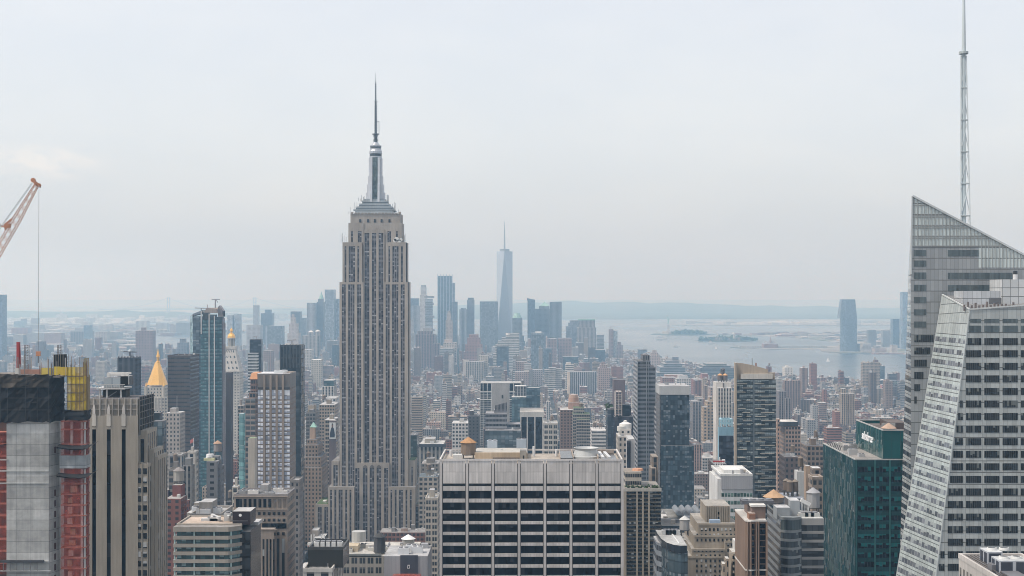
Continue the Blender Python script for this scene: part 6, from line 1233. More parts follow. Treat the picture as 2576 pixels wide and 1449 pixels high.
def poster_building():
    r = bld('poster_building', 'office building', 'tan building with a huge poster of a person in dark clothes on its wall', 817, 851, 1056, 1500, 30, 'loft', (0.36, 0.31, 0.25), 4, 4.2, LT, feats='b', short='building with the huge poster', tiers=[(828, 846, 1058, 1498, 4, 'masonry', (.14, .11, .11))])
    d = 1497.5; X = lambda px: PX(px, d); Z = lambda py: PZ(py, d)
    m = MB(); m.box(X(828.6), X(844.5), d - .3, d, Z(1103.8), Z(1062.8), 'metal_paint', (.60, .62, .62)); o = m.build('poster', r)
    m = MB(); e = d - .34; cx = X(836.2); q = (X(844.5) - X(828.6)); f = lambda pts: [(cx + a * q, e, Z(1101 - b * 36)) for a, b in pts]
    m.face(f([(-.38, .02), (.36, .02), (.40, .22), (.26, .62), (.09, .74), (-.09, .74), (-.24, .62), (-.40, .25)]), 'masonry', (.03, .035, .05)); e = d - .36; m.face(f([(-.09, .72), (.09, .72), (.13, .84), (.10, .96), (-.08, .97), (-.12, .86)]), 'masonry', (.16, .09, .06)); e = d - .38; m.face(f([(-.11, .90), (.12, .90), (.08, 1.0), (-.06, 1.0)]), 'masonry', (.02, .02, .02)); m.build('printed_figure', o)
poster_building()
r = bld('green_cap_tower', 'office building', 'brick tower with a small green copper cap rising over stepped brown terraces', 768, 812, 1120, 1330, 40, 'punched', (0.265, 0.205, 0.16), 3, 3.6, DT, short='tower with a green copper cap', tiers=[(772, 806, 1106, 1336, 26), (779.5, 795, 1075, 1342, 8, 'masonry', (.38, .27, .20)), (768, 822, 1150, 1324, 44), (766, 826, 1176, 1318, 48)])
d = 1342; m = MB(); a, b = PX(779, d), PX(795.5, d); m.loft([(a, d - .2, PZ(1075, d)), (b, d - .2, PZ(1075, d)), (b, d + 8.2, PZ(1075, d)), (a, d + 8.2, PZ(1075, d))], [((a + b) / 2 - .2, d + 3.8, PZ(1063, d)), ((a + b) / 2 + .2, d + 3.8, PZ(1063, d)), ((a + b) / 2 + .2, d + 4.2, PZ(1063, d)), ((a + b) / 2 - .2, d + 4.2, PZ(1063, d))], 'copper_green', (.3, .4, .4)); m.build('copper_cap', r)
# bottom, around the foot of the skyscraper
r = bld('white_office', 'office building', 'white-framed building with a black louvred box on its roof beneath the skyscraper', 763, 863, 1437, 470, 30, 'pier', (0.46, 0.44, 0.41), 4, 4, (.42, .40, .38), feats='p', short='white building with a black roof box')
d = 476; part('roof_box', r, x0=PX(775, d), x1=PX(863, d), y0=d, y1=d + 16, z0=PZ(1437, 470), z1=PZ(1384, d), mat='dark_glossy', col=(.03, .03, .028), roof=(.09, .09, .09)); add_parapet(r, PX(775, d), PX(863, d), d, d + 16, PZ(1384, d), .5, 1.0, (.05, .05, .05), 'metal_paint')
for k in range(5): add_unit(r, PX(790 + k * 14, d), d + 8, PZ(1384, d), 2.2, 2.4, 1.4, (.6, .6, .58), 1)
m = MB()
for k in range(17): x = PX(780 + k * 2.9, d - 2); m.box(x, x + .2, d - 3, d - 2.6, PZ(1437, 470), PZ(1425, d - 2), 'metal_paint', (.55, .53, .5))
m.build('louvre', r)
r = bld('pipe_block', 'office building', 'black plant block with bright bent pipes on a red-brown base', 789, 824, 1354, 690, 18, 'dark_glossy', (0.03, 0.032, 0.036), roof=(.45, .45, .44), short='black plant block with bright pipes', tiers=[(775, 830, 1372, 684, 26, 'masonry', (.25, .085, .055)), (784, 806, 1334, 696, 8, 'masonry', (.34, .31, .28))])
d = 683.5; m = MB()
for q in (783, 790, 809, 816): m.bar((PX(q, d), d, PZ(1345, d)), (PX(q, d), d, PZ(1362, d)), .5, col=(.66, .66, .64)); m.bar((PX(q, d), d, PZ(1362, d)), (PX(q + (5 if q < 800 else -5), d), d, PZ(1371, d)), .5, col=(.66, .66, .64))
m.build('pipe', r); add_unit(r, PX(786, d), d + 2, PZ(1376, d), 5, 2, 1.6, (.6, .6, .58), 1); add_unit(r, PX(812, d), d + 2, PZ(1376, d), 5, 2, 1.6, (.6, .6, .58), 1)
r = bld('long_pale_roof_block', 'shop building', 'broad block with a long pale parapet and tanks along the foot of the skyscraper', 861, 1059, 1398, 640, 36, 'loft', (0.32, 0.295, 0.255), 3.4, 4.2, (.48, .46, .42), feats='', short='long pale roof')
Zt = PZ(1398, 640); part('parapet', r, x0=PX(863, 676), x1=PX(995, 676), y0=675, y1=676, z0=Zt, z1=PZ(1367, 676), col=(.55, .54, .50)); part('parapet', r, x0=PX(995, 672), x1=PX(1055, 672), y0=671, y1=671.6, z0=Zt, z1=PZ(1369, 672), col=(.40, .38, .34)); part('parapet', r, x0=PX(861, 641), x1=PX(960, 641), y0=640, y1=640.6, z0=Zt - .5, z1=Zt + .8, col=(.25, .26, .25))
part('roof_shed', r, x0=PX(870, 650), x1=PX(900, 650), y0=650, y1=658, z0=Zt, z1=Zt + 2.6, col=(.52, .44, .32)); part('roof_shed', r, x0=PX(920, 655), x1=PX(958, 655), y0=655, y1=660, z0=Zt, z1=Zt + 2.2, col=(.5, .48, .44))
m = MB(); m.cyl(PX(903, 660), 660, Zt + 3, Zt + 7.5, 3.2, n=14, mat='metal_paint', col=(.42, .42, .4)); m.build('round_vessel', r); add_tank(r, PX(955, 645), 645, Zt, 2.6, 6.5, (.07, .07, .075), (.06, .06, .06), 1)
for q in (885, 915, 940, 975, 1010, 1040): add_unit(r, PX(q, 660), 648 + (q % 17), Zt, 3.4, 2.6, 1.5, (.55, .54, .5), 2)
m = MB(); m.cyl(PX(1027, 668), 668, Zt, PZ(1356, 668), .5, n=8, mat='metal_paint', col=(.5, .5, .48)); m.cyl(PX(1027, 668), 668, PZ(1370, 668), PZ(1355, 668), 2.8, n=12, mat='metal_paint', col=(.34, .33, .31)); m.build('water_tank', r); m = MB(); m.cyl(PX(1027, 668), 668, PZ(1355, 668), PZ(1344, 668), 3.4, .1, 12, 'metal_paint', (.72, .72, .70)); m.build('tank_roof', r)
r = bld('grey_box_building', 'office building', 'pale grey box building with a dark blue central panel below the water tank', 966, 1086, 1399, 520, 22, 'masonry', (0.30, 0.30, 0.31), roof=(.4, .4, .4), short='grey box with a dark blue panel', feats='aaa')
d = 519.7; m = MB(); m.box(PX(1007, d), PX(1051, d), d, d + .4, 0, PZ(1397, d), 'masonry', (.055, .06, .075)); m.build('dark_panel', r); m = MB()
for a, b, t, bt in ((1024.5, 1031, 1421, 1423), (1024.5, 1026, 1421, 1431), (1024.5, 1031, 1429, 1431), (1029, 1031, 1425, 1431)): m.box(PX(a, d), PX(b, d), d - .1, d, PZ(bt, d), PZ(t, d), 'metal_paint', (.7, .7, .7))
m.build('wall_emblem', r); m = MB(); m.box(PX(990, d), PX(1060, d), d - 6, d - .2, 0, PZ(1443, d), 'red_net', RN); m.build('red_netting', r)
bld('cream_column_block', 'office building', 'cream block with pairs of dark windows to the side of the skyscraper foot', 1070, 1106, 1256, 1040, 24, 'loft', (0.44, 0.40, 0.34), 4.4, 4.4, LT, feats='pb', short='cream block with paired windows')
bld('copper_cornice_block', 'office building', 'long dark roofed block with a row of small windows and rooftop tank', 1053, 1106, 1200, 1240, 28, 'punched_wide', (0.34, 0.31, 0.27), 3.6, 4, (.14, .17, .19), feats='bt', short='long dark roofed block')
r = bld('arcade_block', 'loft building', 'grey stone block with a row of tall arched windows and a dark cornice', 1056, 1121, 1117, 1640, 40, 'pier', (0.40, 0.38, 0.34), 4.4, 9, LT, feats='ba', short='grey block with tall arches'); part('cornice', r, x0=PX(1054, 1639), x1=PX(1123, 1639), y0=1638, y1=1641, z0=PZ(1124, 1639), z1=PZ(1117, 1639), col=(.07, .075, .09))
bld('green_glass_sliver', 'apartment building', 'thin green glass block tucked against the skyscraper flank', 1031, 1054, 1095, 1420, 28, 'curtain', (0.045, 0.075, 0.075), 3, 3.6, DT, short='thin green glass block')
bld('gable_roof_block', 'office building', 'tan office with a dark brown bulkhead near the pale slab roof corner', 1060, 1108, 1166, 1400, 30, 'punched', (0.27, 0.245, 0.215), 3.4, 3.8, (.3, .29, .28), feats='bat', short='tan office with a brown bulkhead')
# ------------------------------------------------------------------ towers of the middle distance, centre and right
r = bld('frame_tower', 'apartment tower', 'tall white-framed slab with a blank concrete centre and balconies down its edge', 1208, 1311, 964, 1960, 40, 'balcony', (0.40, 0.39, 0.37), 4, 3.1, (.5, .5, .48), short='white-framed slab tower')
d = 1959; X = lambda px: PX(px, d); Z = lambda py: PZ(py, d)
part('concrete_face', r, x0=X(1237.5), x1=X(1280), y0=d - 1.2, y1=d + .9, z0=0, z1=Z(965), col=(.33, .32, .305))
m = MB()
for a in (1207, 1214.5, 1225, 1236, 1280, 1291, 1310): m.box(X(a), X(a + 1.6), d - .9, d + .9, Z(1003 if a in (1225, 1291) else 1120), Z(962), 'masonry', (.62, .62, .60))
for t in (962, 984, 1004): m.box(X(1206.5), X(1312), d - 1, d + .9, Z(t + 2.2), Z(t), 'masonry', (.64, .64, .62))
m.build('white_frame', r)
for a, b in ((1209, 1213.8), (1216.5, 1224.5), (1227, 1235.5), (1282, 1290.5), (1293, 1308)): part('dark_glazing', r, x0=X(a), x1=X(b), y0=d - .4, y1=d + .8, z0=Z(983), z1=Z(964.5), mat='black_glass', col=(.03, .02, .02))
part('slot_window', r, x0=X(1262), x1=X(1266), y0=d - 1.4, y1=d - 1.1, z0=Z(1002), z1=Z(993), mat='dark_glossy', col=(.03, .03, .03))
bld('blue_glass_slab', 'office tower', 'dark blue glass slab joined to a ribbed grey screen box', 1324, 1358.3, 977, 1820, 30, 'curtain', (0.06, 0.10, 0.125), 3.4, 4, LT, feats='p', short='dark blue glass slab', tiers=[(1294.5, 1324, 971.5, 1826, 24, 'pier', (.27, .275, .285)), (1287, 1324, 999, 1812, 26, 'curtain', (.08, .13, .15))])
r = bld('grey_glass_block', 'office building', 'grey block with a slanted screen and pale blue glass storeys behind the slab roof', 1220.5, 1310, 1083, 1230, 36, 'curtain', (0.10, 0.135, 0.155), 3.4, 3.9, (.3, .3, .31), short='grey block with slanted screen', tiers=[(1243, 1276, 1031, 1246, 18, 'masonry', (.19, .195, .21)), (1221, 1276, 1040, 1240, 22, 'ribbon', (.25, .26, .28)), (1276, 1308, 1066, 1242, 18, 'ribbon', (.20, .21, .225))])
d = 1246; m = MB(); m.face([(PX(1245, d), d - .2, PZ(1033, d)), (PX(1275.5, d), d - .2, PZ(1033, d)), (PX(1275.5, d), d - .2, PZ(1012, d)), (PX(1245, d), d - .2, PZ(1020, d))], 'pier', (.20, .205, .22), [(0, 0), (9, 0), (9, 1), (0, 1)]); m.face([(PX(1245, d), d + .2, PZ(1033, d)), (PX(1275.5, d), d + .2, PZ(1033, d)), (PX(1275.5, d), d + .2, PZ(1012, d)), (PX(1245, d), d + .2, PZ(1020, d))][::-1], 'pier', (.2, .2, .21)); m.build('slanted_screen', r)
r = bld('black_pier_block', 'office building', 'black glass block striped by white piers with a pale flat roof', 1309, 1366.6, 1049, 1310, 46, 'curtain_dark', (0.022, 0.024, 0.032), 1.6, 3.9, (.42, .40, .37), short='black block with white piers')
d = 1309.5; m = MB(); X = lambda px: PX(px, d); Z = lambda py: PZ(py, d)
for a in (1308.5, 1325, 1344, 1364): m.box(X(a), X(a + 3), d - .8, d + .4, 0, Z(1049), 'masonry', (.52, .51, .49))
m.build('white_pier', r); part('roof_band', r, x0=X(1307.5), x1=X(1368), y0=d - .6, y1=d + 47, z0=Z(1049), z1=Z(1036), col=(.52, .51, .48), roof=(.4, .38, .35))
bld('dark_slab', 'apartment building', 'plain dark grey slab at the side of the white-framed tower', 1178, 1207.5, 1047, 1450, 26, 'punched_small', (0.10, 0.105, 0.115), 4, 3.3, DT, feats='b', short='plain dark grey slab')
bld('ornate_white_block', 'office building', 'ornate white stone block with tall arched bays beside the black block', 1368, 1402.6, 1067, 1420, 30, 'loft', (0.49, 0.465, 0.42), 4, 5, LT, feats='pt', short='ornate white stone block')
bld('white_grid_loft', 'loft building', 'white loft building with a regular grid of windows behind the slab roof', 1137, 1181, 1064, 1650, 30, 'punched_wide', (0.56, 0.55, 0.53), 3.6, 4, LT, feats='bt', short='white loft with a window grid')
r = bld('brown_tower', 'apartment tower', 'brown brick tower with a ring of orange water tanks above its roof', 1408, 1441, 1031, 1580, 30, 'punched', (0.21, 0.145, 0.12), 3.2, 3.2, LT, short='brown tower with orange tanks', tiers=[(1429, 1458, 1012, 1590, 18, 'masonry', (.38, .25, .20))])
d = 1598; m = MB(); m.cyl(PX(1443, d), d, PZ(1012, d), PZ(1000, d), 5.5, n=14, mat='masonry', col=(.42, .27, .20)); m.cyl(PX(1443, d), d, PZ(1000, d), PZ(993, d), 5.0, n=14, mat='masonry', col=(.5, .36, .28)); m.build('water_tank', r)
bld('terraced_apartment', 'apartment tower', 'pale apartment tower with bay windows and planted roof terraces', 1439, 1484, 1042, 1480, 30, 'balcony', (0.37, 0.335, 0.30), 3.2, 3.1, (.1, .14, .07), feats='bt', short='pale tower with roof terraces', tiers=[(1441, 1470, 1026, 1488, 20), (1448, 1484, 1055, 1472, 30)])
bld('domed_low_block', 'public building', 'low white curved building with two cream domes', 1485, 1525, 1083, 1700, 40, 'ribbon', (0.56, 0.55, 0.53), 3, 4, (.55, .54, .52), feats='tt', short='low white building with domes')
r = bld('mauve_box_tower', 'apartment tower', 'dark blue glass tower with a mauve box on top and a white framed strip', 1524, 1566, 1030, 1240, 30, 'curtain', (0.05, 0.065, 0.085), 3, 3.4, DT, short='dark tower with a mauve box', tiers=[(1540.5, 1572.5, 955.5, 1250, 18, 'masonry', (.155, .135, .15)), (1566, 1587.5, 1022, 1244, 26, 'curtain', (.06, .07, .085)), (1561, 1584, 1018, 1236, 10, 'curtain_dark', (.035, .04, .05)), (1541, 1593, 1049, 1226, 24, 'curtain_dark', (.05, .05, .06))])
d = 1225.5; m = MB()
for a in (1548, 1556, 1563.5): m.box(PX(a, d), PX(a + 1.6, d), d - .4, d + 12, PZ(1046, d), PZ(985, d), 'masonry', (.52, .47, .44))
for k in range(10): m.box(PX(1548, d), PX(1565, d), d - .2, d + 12, PZ(986 + k * 6.4, d), PZ(985 + k * 6.4, d), 'masonry', (.5, .45, .42))
m.build('white_frame', r); m = MB(); leaf_crown(m, PX(1535, 1255), 1255, PZ(1024, 1255), 4.4, 4, 3.5, 120, .8, random.Random(4)); m.build('roof_shrub', r)
r = bld('round_tank_building', 'hotel', 'cream stone building topped by a big white round water tank', 1549.6, 1589, 1098, 900, 24, 'punched', (0.40, 0.36, 0.315), 3.2, 3.4, LT, short='cream building with a white round tank', tiers=[(1556, 1588, 1080, 906, 14, 'punched_small', (.5, .47, .43))])
d = 912; m = MB(); m.lathe(PX(1573, d), d, [(3.6, PZ(1080, d)), (3.9, PZ(1078, d)), (3.9, PZ(1066, d)), (1.2, PZ(1061, d)), (1.2, PZ(1058.5, d)), (.2, PZ(1057, d))], 16, 'metal_paint', (.62, .61, .58)); m.build('water_tank', r); m = MB(); m.cyl(PX(1562, d), d - 3, PZ(1083, d), PZ(1071, d), 2.6, n=12, mat='metal_paint', col=(.55, .54, .5)); m.build('round_vessel', r)
bld('white_sliver_block', 'office building', 'narrow white block with one dark window strip beside the slab office', 1574.6, 1597, 1104.7, 760, 20, 'masonry', (0.47, 0.46, 0.455), roof=LT, short='narrow white block', tiers=[(1577, 1586.5, 1108, 759.3, 2, 'curtain_dark', (.03, .04, .06))])
def banded_tower():
    d = 1105; X = lambda px: PX(px, d); Z = lambda py: PZ(py, d)
    r = bld('banded_grey_tower', 'office tower', 'tall grey tower with a dense grid of white bands and a stepped dark crown', 1604, 1649, 924, d, 44, 'ribbon', (0.17, 0.185, 0.205), 1.8, 3.3, DT, short='tall grey banded tower', adj=False, tiers=[(1604, 1636, 908, d + 2, 40), (1617, 1634.5, 893.5, d + 6, 22, 'pier', (.19, .19, .195))])
    m = MB(); m.wall((X(1604) - .05, d + 44), (X(1604) - .05, d), 0, Z(910), 'ribbon', (.30, .31, .325), 6, 3.3); m.build('side_wall', r)
    m = MB()
    for a in (1603, 1625.5, 1629.5, 1648): m.box(X(a), X(a + 1.8), d - .7, d + .2, 0, Z(924 if a > 1640 else 906), 'masonry', (.22, .235, .25))
    m.build('pier', r); m = MB(); m.box(X(1604), X(1649), d - .5, d + .1, 0, Z(1240), 'masonry', (.34, .355, .37)); m.build('base_wall', r)
    m = MB(); m.bar((X(1622), d + 16, Z(893)), (X(1640), d + 20, Z(888)), .6, col=(.5, .5, .5)); m.build('window_washing_rig', r)
banded_tower()
bld('brown_turret_block', 'office building', 'slender brown brick turret with a round top before the dark blue glass tower', 1635, 1655.6, 1149, 790, 16, 'pier', (0.275, 0.225, 0.185), 2.4, 3.6, (.3, .26, .22), short='slender brown turret', tiers=[(1632, 1651, 1178, 786, 20)])
def spotted_tower():
    d = 940; X = lambda px: PX(px, d); Z = lambda py: PZ(py, d)
    r = bld('spotted_glass_tower', 'hotel', 'dark blue glass tower flecked with pale curtains and capped by a blank grey box', 1663, 1734, 994, d, 28, 'curtain', (0.038, 0.058, 0.075), 1.5, 3.2, DT, short='dark blue flecked glass tower', adj=False, tiers=[(1663, 1746, 1121, d - 2, 34, 'curtain', (.042, .07, .09))])
    m = MB(); m.box(X(1659), X(1734.5), d - .3, d + 29, Z(993), Z(971), 'metal_paint', (.42, .43, .43), roof=(.4, .4, .4)); m.build('blank_cap', r)
    m = MB(); x = X(1660); m.prism([(x, d + 1), (X(1663), d + 1), (X(1663), d + 28), (x, d + 28)], 0, Z(995), 'pier', (.19, .19, .2), 3, 3.3); m.build('side_wall', r)
    m = MB(); m.cyl(X(1682), d + 12, Z(971), Z(966), 1.2, n=8, mat='metal_paint', col=(.25, .26, .27)); m.bar((X(1675), d + 12, Z(967)), (X(1690), d + 12, Z(964)), .5, col=(.25, .26, .27)); m.build('window_washing_rig', r)
    for a in (1705, 1718, 1730): m = MB(); m.bar((X(a), d + 14, Z(971)), (X(a), d + 14, Z(967)), .5, col=(.3, .3, .3)); m.build('antenna_mast', r)
spotted_tower()
bld('grey_shoulder_block', 'office building', 'narrow grey block between the banded tower and the flecked glass tower', 1649, 1664, 1000, 1060, 26, 'pier', (0.22, 0.225, 0.235), 3, 3.6, DT, short='narrow grey block', tiers=[(1646, 1664, 1026, 1052, 30, 'ribbon', (.25, .25, .26))])
r = bld('white_pier_tower', 'office tower', 'slender white tower with thin vertical piers and two orange-capped tanks', 1794, 1840.5, 976, 1330, 34, 'pier', (0.56, 0.535, 0.50), 2.7, 3.6, LT, short='slender white pier tower', tiers=[(1794, 1840, 962, 1336, 20, 'masonry', (.58, .555, .52))])
d = 1342
for a in (1811, 1824): add_tank(r, PX(a, d), d, PZ(962, 1336), 2.4, 4.4, (.15, .13, .125), (.55, .32, .15), 1.8)
add_tank(r, PX(1818, d + 9), d + 9, PZ(962, 1336), 2.0, 6.5, (.11, .11, .12), (.1, .1, .1), 4.6); part('stair_shaft', r, x0=PX(1816, d), x1=PX(1819, d), y0=d - 8, y1=d - 6.3, z0=PZ(977, d), z1=PZ(962, d), col=(.12, .11, .11))
def big_residential():
    d = 985; X = lambda px: PX(px, d); Z = lambda py: PZ(py, d); c = lambda zx: 1469.5 + zx * .24247; y = lambda zy: 734.7 + zy * .24247
    r = bld('balcony_glass_tower', 'apartment tower', 'broad dark green residential tower with a slanted beige cap and thin balcony lines', 1851, 1952, 955, d, 7.5, 'residential', (0.030, 0.040, 0.042), 2.35, 3.2, (.3, .29, .27), short='broad dark residential tower', adj=False)
    m = MB(); m.box(X(1849), X(1853), d - .8, d + 4.5, 0, Z(913), 'masonry', (.38, .32, .25)); m.build('edge_pier', r)
    m = MB(); a, b = X(1851), X(1934); pts = [(a, Z(955)), (b, Z(955)), (b, Z(930)), (X(1898), Z(920)), (X(1868), Z(914)), (a, Z(913))]
    m.face([(p, d + 3, z) for p, z in pts], 'masonry', (.36, .30, .235)); m.face([(p, d + 7, z) for p, z in pts[::-1]], 'masonry', (.36, .30, .235))
    for (p, z), (q, w) in zip(pts, pts[1:] + pts[:1]): m.face([(q, d + 3, w), (p, d + 3, z), (p, d + 7, z), (q, d + 7, w)], 'masonry', (.37, .32, .26))
    m.box(X(1934), X(1951.5), d + 3.5, d + 7, Z(955), Z(938), 'masonry', (.33, .28, .225)); m.build('slanted_cap', r)
    m = MB(); m.box(X(c(1625)), X(c(1955)), d - .6, d + 3, Z(y(903)), Z(y(850)), 'masonry', (.52, .49, .44)); m.build('pale_band', r)
    rnd = random.Random(12)
    for k in range(29):
        t = 965 + k * 10.3; lo = [(1913, 1950)] if k % 2 else [(1853, 1878), (1900, 1926)]
        for a_, b_ in lo + ([(1866, 1890)] if rnd.random() < .4 else []): m = MB(); m.box(X(a_ + rnd.uniform(-3, 3)), X(min(1951, b_ + rnd.uniform(-4, 4))), d - 1.3, d + .1, Z(t + 1.1), Z(t), 'masonry', (.40, .37, .31)); m.build('balcony', r)
    m = MB(); m.box(X(1894), X(1898), d - .35, d + .2, 0, Z(956), 'metal_paint', (.10, .12, .13)); m.build('glass_pier', r); m = MB(); m.bar((X(1899), d + 12, Z(925)), (X(1899), d + 12, Z(903)), .4, col=(.15, .15, .15)); m.build('antenna_mast', r); part('chimney', r, x0=X(1906.5), x1=X(1909.5), y0=d + 10, y1=d + 12, z0=Z(930), z1=Z(915), col=(.25, .15, .11))
big_residential()
r = bld('blue_cage_tower', 'hotel', 'light blue block with an open blue steel cage on its roof', 1809, 1845, 1096, 770, 5, 'curtain_dark', (0.03, 0.042, 0.062), 1.8, 3.3, DT, short='light blue block with a roof cage', adj=False, tiers=[(1808.6, 1845.5, 1074, 770.6, 4.8, 'masonry', (.22, .36, .44))])
d = 772; m = MB(); X = lambda px: PX(px, d); Z = lambda py: PZ(py, d); cc = (.30, .48, .55)
for yy in (d, d + 8):
    for a in (1815, 1828, 1841.5): m.bar((X(a), yy, Z(1076)), (X(a), yy, Z(1055.5)), .7, col=cc)
    for t in (1056, 1065.5): m.bar((X(1814.5), yy, Z(t)), (X(1842), yy, Z(t)), .8, col=cc)
for a in (1815, 1841.5): m.bar((X(a), d, Z(1056)), (X(a), d + 8, Z(1056)), .7, col=cc)
m.build('roof_cage', r)
r = bld('red_sign_block', 'apartment building', 'dark brick block with a red rooftop sign frame and white bars beneath it', 1782, 1829, 1168, 690, 26, 'punched', (0.075, 0.068, 0.072), 3.4, 3.4, DT, feats='', short='dark block with a red rooftop frame')
d = 691; m = MB(); m.box(PX(1793, d), PX(1822, d), d - 1.2, d - .6, PZ(1162, d), PZ(1158.5, d), 'metal_paint', (.42, .06, .06)); m.build('red_frame', r); m = MB()
for k in range(4): m.box(PX(1797 + k * 6, d), PX(1800 + k * 6, d), d - 1.5, d - 1.2, PZ(1171, d), PZ(1163, d), 'metal_paint', (.68, .68, .68))
m.build('white_bar', r)
r = bld('striped_glass_block', 'office building', 'pale grey ribbed block over green glass and white storey bands', 1814.7, 1893.3, 1196, 615, 30, 'striped', (0.52, 0.53, 0.54), 1.35, 3.25, (.55, .55, .54), short='pale ribbed block with green bands', adj=False, tiers=[(1805, 1815, 1205, 616, 28, 'masonry', (.60, .60, .59)), (1798.5, 1806, 1189, 632, 10, 'masonry', (.62, .62, .61))])
d = 614.7; m = MB(); m.box(PX(1814.7, d), PX(1893.3, d), d - .15, d + 30.5, PZ(1231, d), PZ(1197, d), 'rib_panel', (.33, .335, .355), .8, 8, roof=(.3, .29, .29)); m.build('ribbed_panel', r)
add_parapet(r, PX(1812, d), PX(1893.5, d), d - .2, d + 31, PZ(1197, d) - .1, .6, .9, (.62, .62, .6)); part('plant_room', r, x0=PX(1827, d), x1=PX(1883, d), y0=d + 8, y1=d + 24, z0=PZ(1197, d), z1=PZ(1188, d), col=(.6, .6, .58))
bld('greyroof_hall', 'hall', 'broad grey flat-roofed hall in front of the flecked glass tower', 1640, 1745, 1323, 780, 62, 'curtain_dark', (0.07, 0.085, 0.10), 3, 6, (.21, .205, .19), short='broad grey flat roof')
def sawtooth():
    d = 800; X = lambda px: PX(px, d); Z = lambda py: PZ(py, d)
    r = bld('white_hall', 'hall', 'white hall with a row of curved grey roof vaults on the flat grey roof', 1707, 1770, 1300, d, 34, 'masonry', (0.55, 0.56, 0.57), roof=(.4, .4, .4), short='white vaulted hall', tiers=[(1698, 1770, 1306, d + 26, 10, 'masonry', (.5, .5, .52))])
    m = MB()
    for k in range(4):
        x0, x1 = X(1703 + k * 17), X(1719.5 + k * 17); n = 6
        P = [(x0 + (x1 - x0) * i / n, Z(1297) + 1.7 * math.sin(math.pi * i / n)) for i in range(n + 1)]
        for (a, za), (b, zb) in zip(P, P[1:]): m.face([(a, d + 5, za), (b, d + 5, zb), (b, d + 30, zb), (a, d + 30, za)], 'metal_paint', (.17, .185, .20))
        m.face([(a, d + 5, z) for a, z in P] + [(x1, d + 5, Z(1300)), (x0, d + 5, Z(1300))], 'metal_paint', (.3, .31, .32))
    m.build('roof_vault', r)
sawtooth()
def stepped_tan():
    d = 560; c = lambda zx: 1533.4 + zx * .29451; y = lambda zy: 1022.2 + zy * .29451; C = (0.29, 0.25, 0.20)
    r = thing('stepped_deco_building', 'tan brick art deco building stepping up in tiers to a windowless crown', 'office building', (PX(1800, d), d + 20, 0))
    T = [(820, 1030, 850, 14, 18, 'masonry'), (760, 1100, 1010, 8, 30, 'punched'), (725, 1120, 1110, 5, 36, 'punched'), (705, 985, 1225, 1.5, 40, 'punched'), (668, 960, 1290, 0, 44, 'punched'), (985, 1100, 1160, 3, 38, 'punched')]
    m = MB()
    for a, b, t, o, dp, st in T:
        D = d + o; m.prism([(PX(c(a), D), D), (PX(c(b), D), D), (PX(c(b), D), D + dp), (PX(c(a), D), D + dp)], 0, PZ(y(t), D), 'masonry', C, roof=(.32, .30, .27)); note(c(a), c(b), y(t), D, dp, 'tan stepped art deco building' if a == 760 else None)
    m.build('wall', r)
    # windows that show, row by row
    rows = [(1040, 8, [780 + k * 34.2 for k in range(6)] + [985 + k * 40 for k in range(3)], 24), (1088, 5, [742 + k * 36 for k in range(10)], 24), (1130, 5, [742 + k * 36 for k in range(10)], 24)]
    rows += [(1172 + 1 * i * 47, 1.5, [720 + k * 33.4 for k in range(8)], 24) for i in range(1, 2)] + [(1265 + i * 43, 0, [738 + k * 39 for k in range(6)], 24) for i in range(5)] + [(1172 + i * 47, 3, [1005 + k * 34 for k in range(3)], 24) for i in range(2)]
    for t, o, xs, h in rows:
        for q in xs:
            D = d + o; w = MB(); w.box(PX(c(q), D), PX(c(q + 15), D), D - .12, D + .3, PZ(y(t + h), D), PZ(y(t), D), 'flat_window', (.02, .02, .02), nb=1, nf=1); w.build('window', r)
    D = d + 14
    m = MB()
    for k in range(14): x = PX(c(826 + k * 15), D); m.box(x, x + .35, D - .5, D, PZ(y(990), D), PZ(y(855 - (k % 3 == 0) * 6), D), 'masonry', tuple(q * 1.12 for q in C))
    m.build('pilaster', r)
    for zy in (900, 942): w = MB(); w.box(PX(c(922), D), PX(c(935), D), D - .55, D - .2, PZ(y(zy + 22), D), PZ(y(zy), D), 'black_glass', (.01, .01, .01), nb=1, nf=1); w.build('window', r)
    part('blue_tarpaulin', r, x0=PX(c(860), d + 8), x1=PX(c(950), d + 8), y0=d + 9, y1=d + 12, z0=PZ(y(1010), d + 8), z1=PZ(y(976), d + 8), col=(.30, .38, .48))
    m = MB()
    for a, b, t, o, dp, st in T[1:]: D = d + o; m.box(PX(c(a), D) - .1, PX(c(b), D) + .1, D - .2, D + .3, PZ(y(t + 7), D), PZ(y(t), D) + .5, 'masonry', tuple(q * 1.12 for q in C))
    m.build('cornice', r)
stepped_tan()
